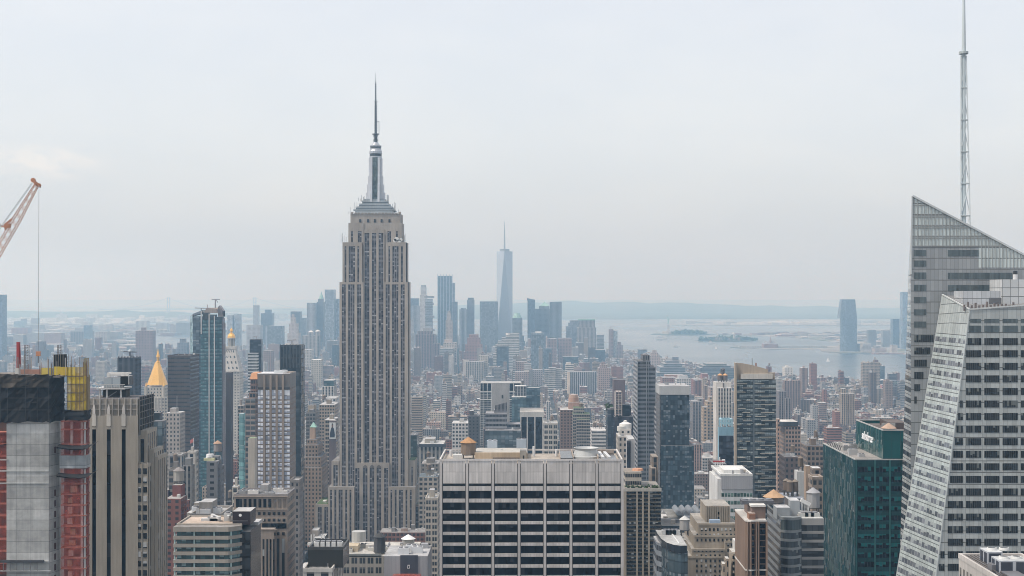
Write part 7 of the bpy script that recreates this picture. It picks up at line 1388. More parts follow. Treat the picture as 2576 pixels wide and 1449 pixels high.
def curved_dark():
    d = 520; c = lambda zx: 1533.4 + zx * .29451; y = lambda zy: 1022.2 + zy * .29451; X = lambda px: PX(px, d)
    r = thing('curved_glass_block', 'dark rounded glass block with a drum-like rim and cluttered roof', 'office building', (X(1700), d + 15, 0)); note(1664, 1733, 1375, d, 34, 'dark rounded glass block')
    P = [(X(c(470)), d + 26), (X(c(480)), d + 14), (X(c(510)), d + 6), (X(c(560)), d + 1.5), (X(c(610)), d), (X(c(668)), d), (X(c(668)), d + 34), (X(c(470)), d + 34)]
    m = MB(); m.prism(P, 0, PZ(y(1235), d), 'curtain', (.05, .075, .09), 1.4, 4, (.3, .3, .3)); m.build('curtain_wall', r)
    q = [(x - .25, yv - .35) for x, yv in P]; m = MB(); m.prism(q, PZ(y(1252), d), PZ(y(1188), d), 'dark_glossy', (.02, .026, .034), 2, 9, (.36, .36, .35)); m.build('drum_rim', r)
    m = MB(); m.bar((X(c(600)), d + 2, PZ(y(1185), d)), (X(c(585)), d + 30, PZ(y(1185), d)), .5, col=(.55, .55, .54)); m.build('roof_track', r)
    m = MB(); m.prism([(X(c(444)), d + 20), (X(c(480)), d + 16), (X(c(480)), d + 34), (X(c(444)), d + 34)], 0, PZ(y(1160), d + 20), 'ribbon', (.2, .22, .24), 3, 3.8, (.4, .4, .4)); m.box(X(c(620)), X(c(704)), d + 20, d + 36, 0, PZ(y(1140), d + 20), 'punched', (.36, .31, .26), 3, 3.8, (.34, .33, .3)); m.build('rear_wall', r)
    add_tank(r, X(c(676)) * 1.03, d + 30, PZ(y(1140), d + 20), 1.9, 3.8, (.3, .29, .28), (.5, .5, .48)); 
    for k in range(4): add_unit(r, X(c(530 + k * 32)), d + 24, PZ(y(1188), d), 2.6, 2.4, 1.6, (.45, .45, .44), 1)
curved_dark()
def small_tan():
    d = 480; c = lambda zx: 1533.4 + zx * .29451; y = lambda zy: 1022.2 + zy * .29451
    r = bld('tan_stepped_loft', 'loft building', 'small tan brick building with a white roof hut and paired dark windows', c(1020), c(1160), y(1262), d, 22, 'masonry', (0.33, 0.275, 0.215), roof=(.60, .59, .56), short='small tan building with a white hut', tiers=[(c(985), c(1022), y(1300), d + 1, 18, 'punched', (.33, .275, .215)), (c(955), c(990), y(1345), d + 2, 18, 'punched', (.33, .275, .215))])
    D = d + 4; part('roof_hut', r, x0=PX(c(1078), D), x1=PX(c(1165), D), y0=D, y1=D + 8, z0=PZ(y(1262), d), z1=PZ(y(1160), D), col=(.58, .56, .53)); part('hut_door', r, x0=PX(c(1086), D), x1=PX(c(1100), D), y0=D - .1, y1=D, z0=PZ(y(1225), D), z1=PZ(y(1175), D), col=(.42, .4, .37))
    part('parapet', r, x0=PX(c(1020), d), x1=PX(c(1160), d), y0=d - .1, y1=d + .5, z0=PZ(y(1262), d), z1=PZ(y(1246), d), col=(.5, .45, .38))
    for i in range(5):
        for k in range(3): w = MB(); q = 1050 + k * 37; w.box(PX(c(q), d), PX(c(q + 17), d), d - .1, d + .2, PZ(y(1303 + i * 50), d), PZ(y(1275 + i * 50), d), 'black_glass', (.01, .01, .01), nb=2, nf=1); w.build('window', r)
small_tan()
def orange_deco():
    d = 455; c = lambda zx: 1533.4 + zx * .29451; y = lambda zy: 1022.2 + zy * .29451; X = lambda px: PX(px, d); C = (0.20, 0.14, 0.105)
    r = thing('orange_brick_tower', 'orange-brown brick tower with dark window bays and white stone string courses', 'office building', (X(1905), d + 12, 0)); note(1875, 1931, 1312, d, 24, 'orange-brown brick tower')
    P = [(X(c(1165)), d + 1.2), (X(c(1210)), d), (X(c(1262)), d + .9), (X(c(1350)), d + .9), (X(c(1350)), d + 24), (X(c(1165)), d + 24)]
    m = MB(); m.prism(P, 0, PZ(y(985), d), 'masonry', C, roof=(.4, .36, .32)); m.box(X(c(1232)), X(c(1350)), d + 4, d + 20, 0, PZ(y(852), d + 4), 'masonry', (.18, .125, .1), roof=(.3, .27, .25)); m.box(X(c(1200)), X(c(1255)), d + 2, d + 6, 0, PZ(y(915), d + 2), 'masonry', (.26, .14, .09), roof=(.35, .3, .27)); m.build('wall', r)
    for zy in (975, 1395): m = MB(); q = [(x - .15, yv - .3) for x, yv in P[:4]] + [(P[3][0], d + 24), (P[0][0] - .15, d + 24)]; m.prism(q, PZ(y(zy + 12), d), PZ(y(zy), d), 'masonry', (.58, .55, .51), cap=True, roof=(.5, .48, .45)); m.build('string_course', r)
    m = MB(); m.box(X(c(1228)) - .2, X(c(1350)), d + 3.7, d + 20, PZ(y(858), d + 4), PZ(y(842), d + 4), 'masonry', (.62, .60, .57)); m.build('string_course', r)
    for a, b, o in ((1217, 1238, .15), (1288, 1334, .85)):
        for i in range(9):
            t = 1005 + i * 50; w = MB(); w.box(X(c(a)), X(c(b)), d + o - .1, d + o + .35, PZ(y(t + 40), d), PZ(y(t), d), 'black_glass', (.01, .01, .01), nb=2, nf=1)
            if not 1380 < t + 20 < 1415: w.build('window', r)
    m = MB()
    for a in (1176, 1200, 1250, 1268, 1342): m.box(X(c(a)), X(c(a + 8)), d - .1, d + 1.3, 0, PZ(y(990), d), 'masonry', tuple(q * 1.2 for q in C))
    m.build('pilaster', r); m = MB(); m.box(X(c(1203)), X(c(1252)), d + 1.6, d + 6, PZ(y(975), d), PZ(y(935), d), 'masonry', (.2, .11, .075)); m.build('stair_house', r)
    add_tank(r, PX(c(1410), d + 16), d + 18, PZ(y(852), d + 4) - 1, 3.2, 1.6, (.2, .17, .15), (.46, .30, .18), .4); add_unit(r, X(c(1300)), d + 10, PZ(y(852), d + 4), 10, 5, 1.2, (.1, .1, .11), 4)
orange_deco()
def grey_curve():
    d = 480; c = lambda zx: 1884.8 + zx * .29455; y = lambda zy: 1022.2 + zy * .29455; X = lambda px: PX(px, d)
    r = thing('curved_grey_office', 'grey glass office with a bowed bay and metal boxes on its roof', 'office building', (X(2000), d + 12, 0)); note(1930, 2070, 1300, d, 24, 'grey glass office with a bowed bay')
    xa = X(c(265)); dp = (1330 - 1963) / (1330 - 1930) * d - d; zt = PZ(y(935), d)
    m = MB(); m.wall((xa, d + dp), (xa, d), 0, PZ(y(930), d), 'ribbon', (.20, .21, .215), 2.6, 2.6); m.build('side_wall', r)
    n = 7; P = [(xa + (X(c(445)) - xa) * i / n, d - 2.6 * math.sin(math.pi * (.12 + .88 * i / n))) for i in range(n + 1)]
    m = MB(); m.prism(P + [(X(2072), d + .2), (X(2072), d + dp), (xa + .03, d + dp)], 0, zt - 2, 'curtain_dark', (.05, .055, .06), 1.8, 5.4, (.32, .32, .31)); m.build('curtain_wall', r)
    fl = [940, 1048, 1122, 1195, 1268, 1342, 1415]
    for t in fl:
        q = [(x, yv - .25) for x, yv in P]; m = MB(); m.prism(q + [(X(c(445)), d + .5), (xa, d + .5)], PZ(y(t + 22), d), PZ(y(t), d), 'metal_paint', (.21, .225, .225)); m.build('glass_band', r)
        m = MB(); m.box(X(c(445)) + .1, X(2072), d - .25, d + .3, PZ(y(t + 40), d), PZ(y(t + 18), d), 'metal_paint', (.23, .225, .215)); m.build('metal_band', r)
    for t, u in zip(fl, fl[1:] + [1490]):
        q = [(x, yv - .12) for x, yv in P]
        for j, (a, b) in enumerate(zip(q, q[1:])): m = MB(); m.wall(a, b, PZ(y(u), d), PZ(y(t + 22), d), 'bay_window' if t > 1000 else 'dim_window', (.1, .1, .1), nb=2, nf=1); m.build('bay_window', r)
    m = MB(); m.box(X(c(445)), X(2072), d - .4, d + 10, zt - 3, PZ(y(955), d), 'metal_paint', (.27, .265, .255), roof=(.4, .4, .38)); m.build('roof_wall', r)
    for a, b, t, o, col in ((235, 350, 865, 5, (.28, .30, .31)), (350, 432, 805, 8, (.32, .34, .35)), (330, 352, 790, 12, (.12, .11, .11))): D = d + o; part('plant_box', r, x0=PX(c(a), D), x1=PX(c(b), D), y0=D, y1=D + 7, z0=zt - 2, z1=PZ(y(t), D), mat='metal_paint', col=col, roof=(.5, .5, .5))
    m = MB(); D = d + 12
    for k in range(4): m.bar((PX(c(455 + k * 14), D), D, zt), (PX(c(450 + k * 16), D), D, PZ(y(790 + k * 14), D)), .9, col=(.6, .6, .58))
    m.bar((PX(c(440), D), D, PZ(y(800), D)), (PX(c(520), D), D, PZ(y(840), D)), 1.2, col=(.62, .62, .6)); m.build('pipe', r); add_tank(r, PX(c(545), D + 4), D + 4, zt - 1, 2.3, 5, (.3, .3, .3), (.32, .32, .33), 1.5)
    for k in range(3): add_unit(r, X(c(480 + k * 50)), d + 4, PZ(y(955), d), 3, 2.4, 1.2, (.4, .4, .38), 1)
grey_curve()
def tan_grid():
    d = 690; c = lambda zx: 1533.4 + zx * .29451; y = lambda zy: 1022.2 + zy * .29451; X = lambda px: PX(px, d); Z = lambda py: PZ(py, d); C = (0.335, 0.295, 0.24)
    r = thing('tan_grid_tower', 'tan concrete tower with rows of windows, planted roof terrace and tank house', 'office building', (X(1617), d + 14, 0)); note(1571, 1663, 1230, d, 28, 'tan concrete grid tower')
    m = MB(); m.box(X(1566), X(1663), d + .5, d + 28, 0, Z(1230), 'masonry', C, roof=(.3, .28, .25)); m.box(X(1576), X(1617), d + 8, d + 24, Z(1230), PZ(1187, d + 8), 'ribbon', (.46, .42, .36), 3, 3.6, (.3, .26, .22)); m.build('wall', r)
    m = MB()
    for a in (130, 228, 278, 330): m.box(X(c(a)), X(c(a + 14)), d - .3, d + .5, 0, Z(1226), 'masonry', tuple(q * 1.1 for q in C))
    m.build('pier', r); part('parapet', r, x0=X(1570), x1=X(1664), y0=d - .4, y1=d + .2, z0=Z(1236), z1=Z(1228), col=(.42, .40, .36))
    for i in range(22):
        t = 725 + i * 33
        for a, b, n in ((146, 226, 4), (243, 277, 2), (293, 329, 2), (345, 438, 4)):
            w = MB(); w.box(X(c(a)), X(c(b)), d + .1, d + .52, Z(y(t + 20)), Z(y(t)), 'office_window', (.02, .02, .02), nb=n, nf=1); w.build('window', r)
    m = MB(); rnd = random.Random(5)
    for k in range(7): leaf_crown(m, X(1577 + k * 13), d + 2.5, Z(1228), 1.8, 1.4, 1.5, 40, .4, rnd, 3)
    m.build('terrace_shrubs', r); o = MB(); o.cyl(PX(1604, d + 14), d + 14, PZ(1187, d + 8), PZ(1182, d + 8), 2.9, 2.4, 8, 'masonry', (.5, .27, .17)); o.build('tank_roof', r)
tan_grid()
def corner_roof():
    d = 290; X = lambda px: PX(px, d); zt = PZ(1501, d); x = X(2577)
    r = bld('pale_roof_building', 'office building', 'pale stone building corner with big cooling units on its roof before the faceted tower', 2577, 2760, 1501, d, 44, 'pier', (0.40, 0.375, 0.345), 2.6, 4, (.22, .20, .19), short='pale building corner', adj=False)
    m = MB(); m.wall((x - .05, d + 44), (x - .05, d), 0, zt - 2.2, 'pier', (.42, .39, .36), 2.6, 8); m.wall((x - .06, d + 44), (x - .06, d), zt - 2.2, zt + .2, 'masonry', (.45, .42, .39)); m.build('side_wall', r)
    add_parapet(r, x - .2, X(2760), d - .2, d + 44, zt - .3, .6, 1.1, (.48, .45, .42))
    for D, a, b, h in ((322, 2484, 2522, 3.2), (312, 2514, 2590, 3.1)):
        m = MB(); m.box(PX(a, D), PX(b, D), D, D + 5.5, zt, zt + h, 'louvre_unit', (.40, .42, .45), 2.6, 3.3, (.50, .51, .51)); o = m.build('cooling_unit', r)
        for j in range(int((b - a) / 19)):
            m = MB(); cx = PX(a, D) + 1.8 + j * 2.7; m.cyl(cx, D + 2.7, zt + h, zt + h + .5, 1.15, 1.05, 14, 'metal_paint', (.62, .62, .60)); m.cyl(cx, D + 2.7, zt + h + .5, zt + h + .52, .85, n=14, mat='dark_glossy', col=(.12, .12, .12)); m.build('fan', o)
    for k in range(4): m = MB(); m.bar((x + 1.6 + k * .8, d + 18, zt + .7), (x + 1.2 + k * .8, d + 42, zt + .7), .22, col=(.10, .09, .085)); m.build('pipe', r)
    for k in range(5): add_unit(r, x + 2.5 + k * 1.3, d + 26 + k * 3, zt, 1.6, 1.6, 1.1, (.3, .3, .3), 1)
corner_roof()
# further middle-distance buildings on the right-hand half
r = bld('orange_office', 'office building', 'salmon brick office with many windows and a dark glazed top storey', 1961, 2014, 1072, 1200, 34, 'punched_wide', (0.30, 0.22, 0.175), 2.6, 3.5, (.45, .40, .36), short='salmon brick office', tiers=[(1952, 1962, 1054, 1202, 30, 'punched', (.39, .27, .21))])  # left block's brick paler: the sunlit side is put into its colour
part('dark_storey', r, x0=PX(1961, 1200), x1=PX(2007, 1200), y0=1199.3, y1=1222, z0=PZ(1072, 1200), z1=PZ(1061, 1200), mat='curtain_dark', col=(.04, .045, .05), roof=(.55, .53, .5))
bld('brown_setback_block', 'apartment building', 'brown block with three stubby tanks on a dark blue roof', 1958, 2024, 1254, 620, 26, 'punched', (0.075, 0.085, 0.115), 3.6, 3.6, (.3, .32, .36), feats='ttt', short='dark blue block with stubby tanks')
bld('white_blank_block', 'apartment building', 'small blank white block with a round wooden tank on top', 1998, 2023, 1186, 720, 16, 'masonry', (0.52, 0.52, 0.51), roof=LT, feats='t', short='small blank white block')
bld('tan_tall_loft', 'loft building', 'tan brick loft with arched upper windows beside the teal office', 2033, 2070, 1204, 740, 24, 'punched_wide', (0.30, 0.245, 0.20), 3.4, 4, LT, feats='p', short='tan loft with arched windows', tiers=[(2023, 2038, 1172, 752, 14, 'masonry', (.36, .27, .20)), (2037, 2066, 1178, 760, 20, 'punched', (.25, .205, .17))])
bld('dark_stone_office', 'office building', 'brown stepped office with tanks on its roof behind the teal office', 2014, 2072, 1122, 1010, 36, 'punched_wide', (0.235, 0.185, 0.15), 2.8, 3.5, DT, feats='tb', short='brown stepped office')
bld('dark_low_block', 'office building', 'dark brown block with round tank below the salmon office', 1960, 2010, 1150, 960, 28, 'punched', (0.12, 0.095, 0.09), 3, 3.6, DT, feats='t', short='dark brown block')
r = bld('cream_apartment_tower', 'apartment tower', 'tall tan apartment tower with a lit narrow edge rising over low brick blocks', 2111, 2133, 990, 2560, 30, 'pier', (0.42, 0.34, 0.26), 3.4, 3.3, LT, short='tall tan apartment tower', tiers=[(2113, 2128, 978, 2566, 16), (2131, 2150, 990, 2556, 40, 'pier', (.40, .32, .25))])
bld('brick_ziggurat', 'apartment tower', 'red-brown tower stepping up to a chimney by the river', 2057, 2085, 962, 3900, 50, 'punched', (0.22, 0.13, 0.105), 6, 4, LT, short='red-brown stepped riverside tower', tiers=[(2060, 2078, 950, 3906, 30), (2064, 2072, 943.5, 3912, 16)])
bld('dark_riverside_block', 'apartment building', 'broad dark riverside block with flat roof in front of the glass waterfront tower', 2098, 2136, 951, 3900, 60, 'ribbon', (0.085, 0.08, 0.09), 6, 4, DT, feats='b', short='broad dark riverside block')
bld('teal_riverside_block', 'apartment building', 'grey-green glass apartment row with white end wall by the river', 2182, 2229, 956, 3800, 50, 'curtain', (0.15, 0.22, 0.23), 5, 4, LT, short='grey-green glass riverside row', tiers=[(2176, 2183, 952, 3802, 40, 'masonry', (.7, .7, .68)), (2205, 2216, 958, 3796, 50, 'masonry', (.45, .37, .28))])
bld('pink_block', 'house', 'bright pink stepped apartment house near the faceted glass tower', 2214, 2228, 968, 3300, 24, 'punched', (0.50, 0.27, 0.26), 4, 4, LT, short='bright pink house', tiers=[(2211, 2228, 985, 3292, 26)])
bld('dark_brick_riverside', 'apartment building', 'dark brick apartment block beside the bright pink house', 2232, 2272, 972, 3350, 50, 'punched', (0.10, 0.085, 0.085), 5, 3.6, DT, feats='b', short='dark brick block by the pink house', tiers=[(2240, 2258, 958, 3360, 30, 'punched', (.17, .2, .2))])
bld('white_riverside_tower', 'apartment tower', 'white windowless riverside tower standing alone at the water edge', 1968, 1994, 924, 4230, 40, 'punched_small', (0.60, 0.58, 0.54), 9, 5, LT, feats='b', short='white riverside tower')
bld('maroon_warehouse', 'warehouse', 'long maroon warehouse with a green roof behind the broad residential tower', 1952, 1990, 958, 3700, 60, 'ribbon_thin', (0.20, 0.125, 0.125), 6, 4, (.30, .42, .40), short='long maroon warehouse')
bld('grey_pier_apartments', 'apartment tower', 'grey apartment tower with strong vertical piers behind the broad residential tower', 1952, 1978, 985, 2000, 40, 'pier', (0.27, 0.245, 0.25), 3.4, 3.2, DT, short='grey tower with vertical piers', tiers=[(1970, 1990, 1002, 1994, 40)])
# ------------------------------------------------------------------ the distant downtown cluster
def wtc():
    d = 5890; X = lambda px: PX(px, d); Z = lambda py: PZ(py, d); cx, hw = X(1269), (X(1289.4) - X(1249.3)) / 2; cy = d + hw
    r = thing('tapered_glass_tower', 'tallest distant glass tower with chamfered triangular faces and a thin spire', 'skyscraper', (cx, cy, 0)); note(1249, 1290, 630, d, 60, 'tallest distant glass tower'); 
    z0, z1 = 57, Z(632); L = [(cx - hw, cy - hw, z0), (cx + hw, cy - hw, z0), (cx + hw, cy + hw, z0), (cx - hw, cy + hw, z0)]; q = hw * 1.0
    U = [(cx, cy - q, z1), (cx + q, cy, z1), (cx, cy + q, z1), (cx - q, cy, z1)]
    m = MB(); m.box(cx - hw, cx + hw, cy - hw, cy + hw, 0, z0, 'far_curtain', (.2, .24, .28), 6, 8); m.build('base_wall', r)
    for i in range(4):
        j = (i + 1) % 4; m = MB(); m.face([L[i], L[j], U[i]], 'tower_glass_shaded', (.10, .14, .19)); m.build('glass_face', r); m = MB(); m.face([L[j], U[j], U[i]], 'tower_glass_lit', (.30, .36, .42)); m.build('glass_face', r)
    m = MB(); k = .72; m.loft(U, [(p[0] * k + cx * (1 - k), p[1] * k + cy * (1 - k), z1 + .5) for p in U], 'roofing', (.3, .3, .3)); m.cyl(cx, cy, z1, Z(626), hw * .62, n=16, mat='metal_paint', col=(.25, .28, .3)); m.build('roof', r)
    m = MB(); m.cyl(cx, cy, Z(628), Z(575), 3.6, 2.0, 8, 'metal_paint', (.3, .33, .35)); m.cyl(cx, cy, Z(575), Z(556), 1.5, .6, 8, 'metal_paint', (.3, .33, .35)); m.build('spire', r)
simple('tower_glass_shaded', (0.20, 0.25, 0.31), 0.2, 0.0, 0.05, ior=1.9)  # same glass twice: darker copy painted for the shaded facets
simple('tower_glass_lit', (0.33, 0.385, 0.45), 0.22, 0.0, 0.05, ior=1.9)  # paler copy: the facets' sky reflection is put into the colour
wtc()
FC, FG = 'far_curtain', 'pier'
BLU, SLT, PAL, STN = (0.10, 0.15, 0.20), (0.085, 0.10, 0.125), (0.33, 0.37, 0.41), (0.36, 0.335, 0.31)
F = lambda *a, **k: bld(*a, **{'bay': 5, 'flo': 5, **k})
# left of the limestone skyscraper
F('glass_tower', 'skyscraper', 'pale blue glass tower cut off by the picture edge above the crane cable', -30, 17.5, 742, 5200, 60, FC, (.13, .18, .23), short='blue tower at the picture edge', feats='p')
F('mauve_slab', 'apartment tower', 'broad windowless mauve slab tower standing alone across the river from the golden pyramid', 341, 391.7, 831.7, 4700, 40, 'punched_small', (.24, .175, .17), short='mauve slab tower', tiers=[(355, 368.5, 824, 4710, 20)])
F('blue_block', 'office tower', 'small lone blue tower among far low rooftops over the tan brick tower', 210.5, 233, 818, 7200, 50, FC, (.12, .16, .2), short='lone blue tower')
F('banded_stone_tower', 'skyscraper', 'pale striped tower with a flat top just before the pointed dark tower', 772, 797, 762, 6100, 50, 'pier', (.40, .40, .41), short='pale striped tower')
r = F('pointed_tower', 'skyscraper', 'dark slim downtown tower with a stepped pointed crown', 797, 817, 760, 6150, 40, 'punched', (.14, .135, .14), short='dark pointed tower', tiers=[(800, 814.5, 752, 6155, 30)])
d = 6160; m = MB(); x = PX(807.3, d); m.lathe(x, d + 14, [(10, PZ(752, d)), (7, PZ(744, d)), (3, PZ(740, d)), (.4, PZ(733, d))], 8, 'copper_green'); m.build('spire', r)
F('silver_tower', 'skyscraper', 'tall silver-blue rippled tower next to the limestone skyscraper with a lower shoulder', 817, 845, 728.5, 5650, 50, FC, (.22, .26, .30), short='tall silver-blue tower', tiers=[(845, 856, 752, 5670, 40)])
F('white_slim_tower', 'apartment tower', 'slim white distant tower beneath the far bridge tower', 637, 653, 768, 7300, 40, 'pier', (.55, .55, .55), short='slim white distant tower')
F('dark_blue_tower', 'office tower', 'squat dark blue distant tower with a raised centre beside the slim white tower', 656, 690, 788, 6700, 50, FC, SLT, short='squat dark blue tower', tiers=[(666, 684, 779, 6710, 30)])
F('twin_apartment_tower', 'apartment tower', 'hazy pale twin tower with a notch behind the white campanile', 571, 590, 793, 5900, 40, FC, PAL, short='hazy twin tower', tiers=[(588, 608, 790, 5910, 40)])
F('pale_slab', 'office tower', 'broad pale grey slab under the slim white distant tower', 620, 662, 818, 5600, 60, 'punched_small', (.40, .40, .41), short='broad pale grey slab')
F('grey_blue_block', 'office tower', 'broad grey-blue block with a pale left flank before the squat dark blue tower', 672, 716, 820, 5500, 60, FC, (.15, .18, .21), short='broad grey-blue block', tiers=[(668, 675, 821, 5502, 60, 'masonry', PAL)])
F('slate_tower', 'office tower', 'dark slate distant tower behind the tapering stone tower', 731, 760, 783.6, 6400, 50, FC, SLT, short='dark slate tower')
F('stepped_stone_tower', 'office tower', 'pale pinkish stone tower tapering in steps to a narrow top', 723, 757, 838, 5400, 60, 'punched_small', (.44, .385, .35), short='tapering stone tower', tiers=[(727, 752, 814, 5410, 40), (731, 745, 798, 5416, 26), (734, 741, 791, 5420, 14)])
F('slate_low_block', 'office tower', 'lower slate block beside the pale striped tower', 755, 775, 800, 6250, 50, FC, (.14, .17, .2), short='lower slate block')
r = F('twin_dome_building', 'public building', 'pale stone building with twin domed turrets and tall columns', 759, 806, 845, 5200, 60, 'pier', (.42, .39, .36), short='twin domed building', tiers=[(776, 789, 836, 5205, 24), (793, 806, 834, 5210, 24)])
for px, py, dd in ((782.5, 836, 5217), (799.5, 834, 5222)):
    m = MB(); m.lathe(PX(px, dd), dd, [(10, PZ(py, dd)), (10, PZ(py - 1, dd)), (5, PZ(py - 3, dd)), (.4, PZ(py - 5, dd))], 10, 'metal_paint', (.6, .6, .58)); m.build('dome', r)
F('cream_civic_block', 'office building', 'long cream block below the twin domed building', 740, 790, 880, 4700, 60, 'punched', (.45, .42, .38), short='long cream block')
F('brick_housing_slab', 'apartment building', 'reddish housing slab to one side of the dark glass tower with white lower wing', 662, 690, 882, 3900, 30, 'punched', (.27, .20, .18), short='reddish housing slab')
F('dim_housing_slab', 'apartment building', 'slate coloured housing block behind the slim blue-green glass tower', 446, 476, 862, 5000, 40, 'punched', (.16, .16, .18), short='slate housing block', tiers=[(452, 468, 852, 5010, 20)])
# right of the limestone skyscraper
F('dark_top_tower', 'office tower', 'dark blue flat tower half hidden by the limestone skyscraper flank', 1030, 1055, 751, 6300, 50, FC, SLT, short='dark blue flat tower', feats='p', tiers=[(1035, 1058, 769, 6200, 50, 'pier', (.36, .36, .37)), (1024, 1042, 805, 5900, 40, 'punched_small', (.33, .31, .3))])
F('white_crown_tower', 'apartment tower', 'slim white stone tower with a narrower open crown', 1056.4, 1075, 742, 6000, 36, 'punched_small', (.50, .48, .46), short='slim white stone tower', tiers=[(1058, 1073, 722, 6004, 26), (1059.5, 1072, 717, 6006, 18, 'pier', (.45, .44, .42))])
r = F('stacked_glass_tower', 'apartment tower', 'pale glass tower of jutting stacked boxes beside the slim white stone tower', 1069, 1089, 752, 5350, 40, 'ribbon', (.42, .46, .48), short='tower of stacked boxes')
rnd = random.Random(21); d = 5345; m = MB()
for k in range(13): a = rnd.uniform(1067, 1072); b = rnd.uniform(1086, 1093); t = 745 + k * 8.2; m.box(PX(a, d), PX(b, d), d - rnd.uniform(0, 5), d + 40, PZ(t + 5.5, d), PZ(t, d), 'ribbon', (.42, .46, .49), 5, 4)
m.build('jutting_box', r)
r = F('finned_glass_tower', 'skyscraper', 'tall blue glass tower with bright vertical fins and corner posts', 1101, 1138, 694, 6050, 60, FC, (.095, .14, .19), short='tall finned blue tower', feats='', tiers=[(1138, 1145, 711.6, 6080, 40, FC, (.30, .32, .35)), (1138, 1151.6, 759, 6000, 50, FC, SLT)])
m = MB(); d = 6049
for a in (1100.5, 1108, 1115.5, 1123, 1130.5, 1137): m.box(PX(a, d), PX(a + 1.4, d), d - 2, d, 0, PZ(690, d), 'metal_paint', (.36, .40, .43))
m.build('corner_fin', r)
F('tan_old_tower', 'office tower', 'small tan old tower with a pointed cap in front of the finned blue tower', 1121, 1139, 805, 5500, 30, 'punched_small', (.38, .32, .27), short='small tan old tower', tiers=[(1124, 1135, 789, 5505, 18), (1126, 1133, 782, 5508, 10)])
F('column_tower', 'office tower', 'pale tower with dark vertical stripes left of the crowned grey tower', 1155.6, 1175, 778, 5800, 40, 'pier_dark', (.38, .42, .45), short='dark-striped pale tower', tiers=[(1159, 1172, 775, 5805, 20)])
F('crowned_grey_tower', 'apartment tower', 'slim grey tower with an open crown of posts', 1175, 1193.7, 754, 6100, 40, 'punched_small', (.21, .22, .235), short='slim grey crowned tower', tiers=[(1177, 1192, 749, 6106, 24, 'pier', (.2, .21, .22))])
F('broad_slate_tower', 'office tower', 'broad plain blue-grey tower directly before the tallest distant glass tower', 1207, 1253, 759, 5750, 50, FC, (.14, .165, .19), short='broad blue-grey tower', feats='p')
r = F('dome_top_tower', 'office tower', 'grey-green tower with a rounded copper top right behind the tallest glass tower', 1289, 1314, 800, 6050, 50, 'punched', (.20, .215, .22), short='rounded copper-topped tower', tiers=[(1314, 1318, 845, 6060, 40), (1285, 1318, 862, 6040, 50)])
d = 6050; m = MB(); m.cyl(PX(1301, d), d + 22, PZ(800, d), PZ(787.7, d), 20, 9, 12, 'copper_green'); m.build('copper_top', r)
r = F('slanted_top_tower', 'office tower', 'dark blue tower with a slanted upswept roof edge', 1327, 1346, 756, 5950, 40, FC, (.09, .115, .15), short='dark tower with a slanted top')
d = 5950; m = MB(); a, b = PX(1326, d), PX(1346, d); m.loft([(a, d, PZ(756, d)), (b, d, PZ(756, d)), (b, d + 40, PZ(756, d)), (a, d + 40, PZ(756, d))], [(a - 1, d, PZ(750, d)), (b, d, PZ(754, d)), (b, d + 40, PZ(754, d)), (a - 1, d + 40, PZ(750, d))], 'masonry', (.12, .15, .18)); m.build('slanted_roof', r)
r = F('pyramid_top_tower', 'office tower', 'grey tower with a pale green pyramid roof', 1346.3, 1382.7, 777, 6000, 60, 'punched', (.20, .215, .23), short='pale green pyramid roof', tiers=[(1356, 1382, 770, 6006, 46)])
d = 6010; m = MB(); m.cyl(PX(1370, d), d + 20, PZ(770, d), PZ(759, d), 27, 1, 4, 'copper_green', rot=math.pi / 4); m.build('pyramid_roof', r)
F('square_slate_tower', 'office tower', 'square-topped grey-blue tower beside the pale green pyramid roof', 1382.7, 1413, 760, 5900, 50, 'pier', (.20, .225, .25), short='square grey-blue tower', feats='p')
F('sloped_slate_tower', 'office tower', 'grey tower with sloping shoulders joined to the ribbed stone block', 1423, 1457.6, 821, 5800, 60, FC, (.15, .165, .185), short='grey tower with sloped shoulders', tiers=[(1429, 1457.6, 812, 5806, 50), (1433, 1457.6, 806, 5812, 40)])
r = F('ribbed_block', 'office tower', 'broad ribbed stone block with a green roof edge by the harbour', 1451, 1499.5, 824, 5650, 60, 'pier', (.34, .315, .30), short='broad ribbed stone block', tiers=[(1456, 1497, 806, 5656, 50)])
d = 5650; m = MB(); m.box(PX(1455, d), PX(1497, d), d + 4, d + 60, PZ(806, d), PZ(803, d), 'copper_green', (.3, .4, .36)); m.build('green_roof_edge', r)
F('terrace_tower', 'apartment tower', 'grey stepped tower at the side of the ribbed stone block with pale balconies', 1500, 1519, 842, 5500, 40, 'ribbon', (.29, .30, .31), short='grey stepped tower', tiers=[(1502, 1520, 858, 5480, 40)])
F('dark_flat_box', 'office building', 'dark slate box with a flat roof in front of the ribbed stone block', 1489, 1522, 880, 5000, 50, FC, (.05, .065, .085), short='dark slate flat box', feats='m')
r = F('crane_topped_tower', 'apartment tower', 'new brown and glass tower with a crane on top at the harbour edge', 1531, 1543, 828, 5400, 40, 'punched', (.27, .205, .19), short='tower topped by a crane', tiers=[(1543, 1553.5, 832, 5402, 40, FC, (.26, .31, .34)), (1550, 1567, 868, 5380, 40, 'punched', (.24, .2, .2)), (1553, 1562, 860, 5384, 20)])
d = 5400; m = MB(); m.bar((PX(1536, d), d + 10, PZ(828, d)), (PX(1536, d), d + 10, PZ(820, d)), 2, col=(.4, .4, .4)); m.bar((PX(1532, d), d + 10, PZ(824, d)), (PX(1551, d), d + 10, PZ(820, d)), 1.8, col=(.4, .4, .4)); m.build('roof_crane', r)
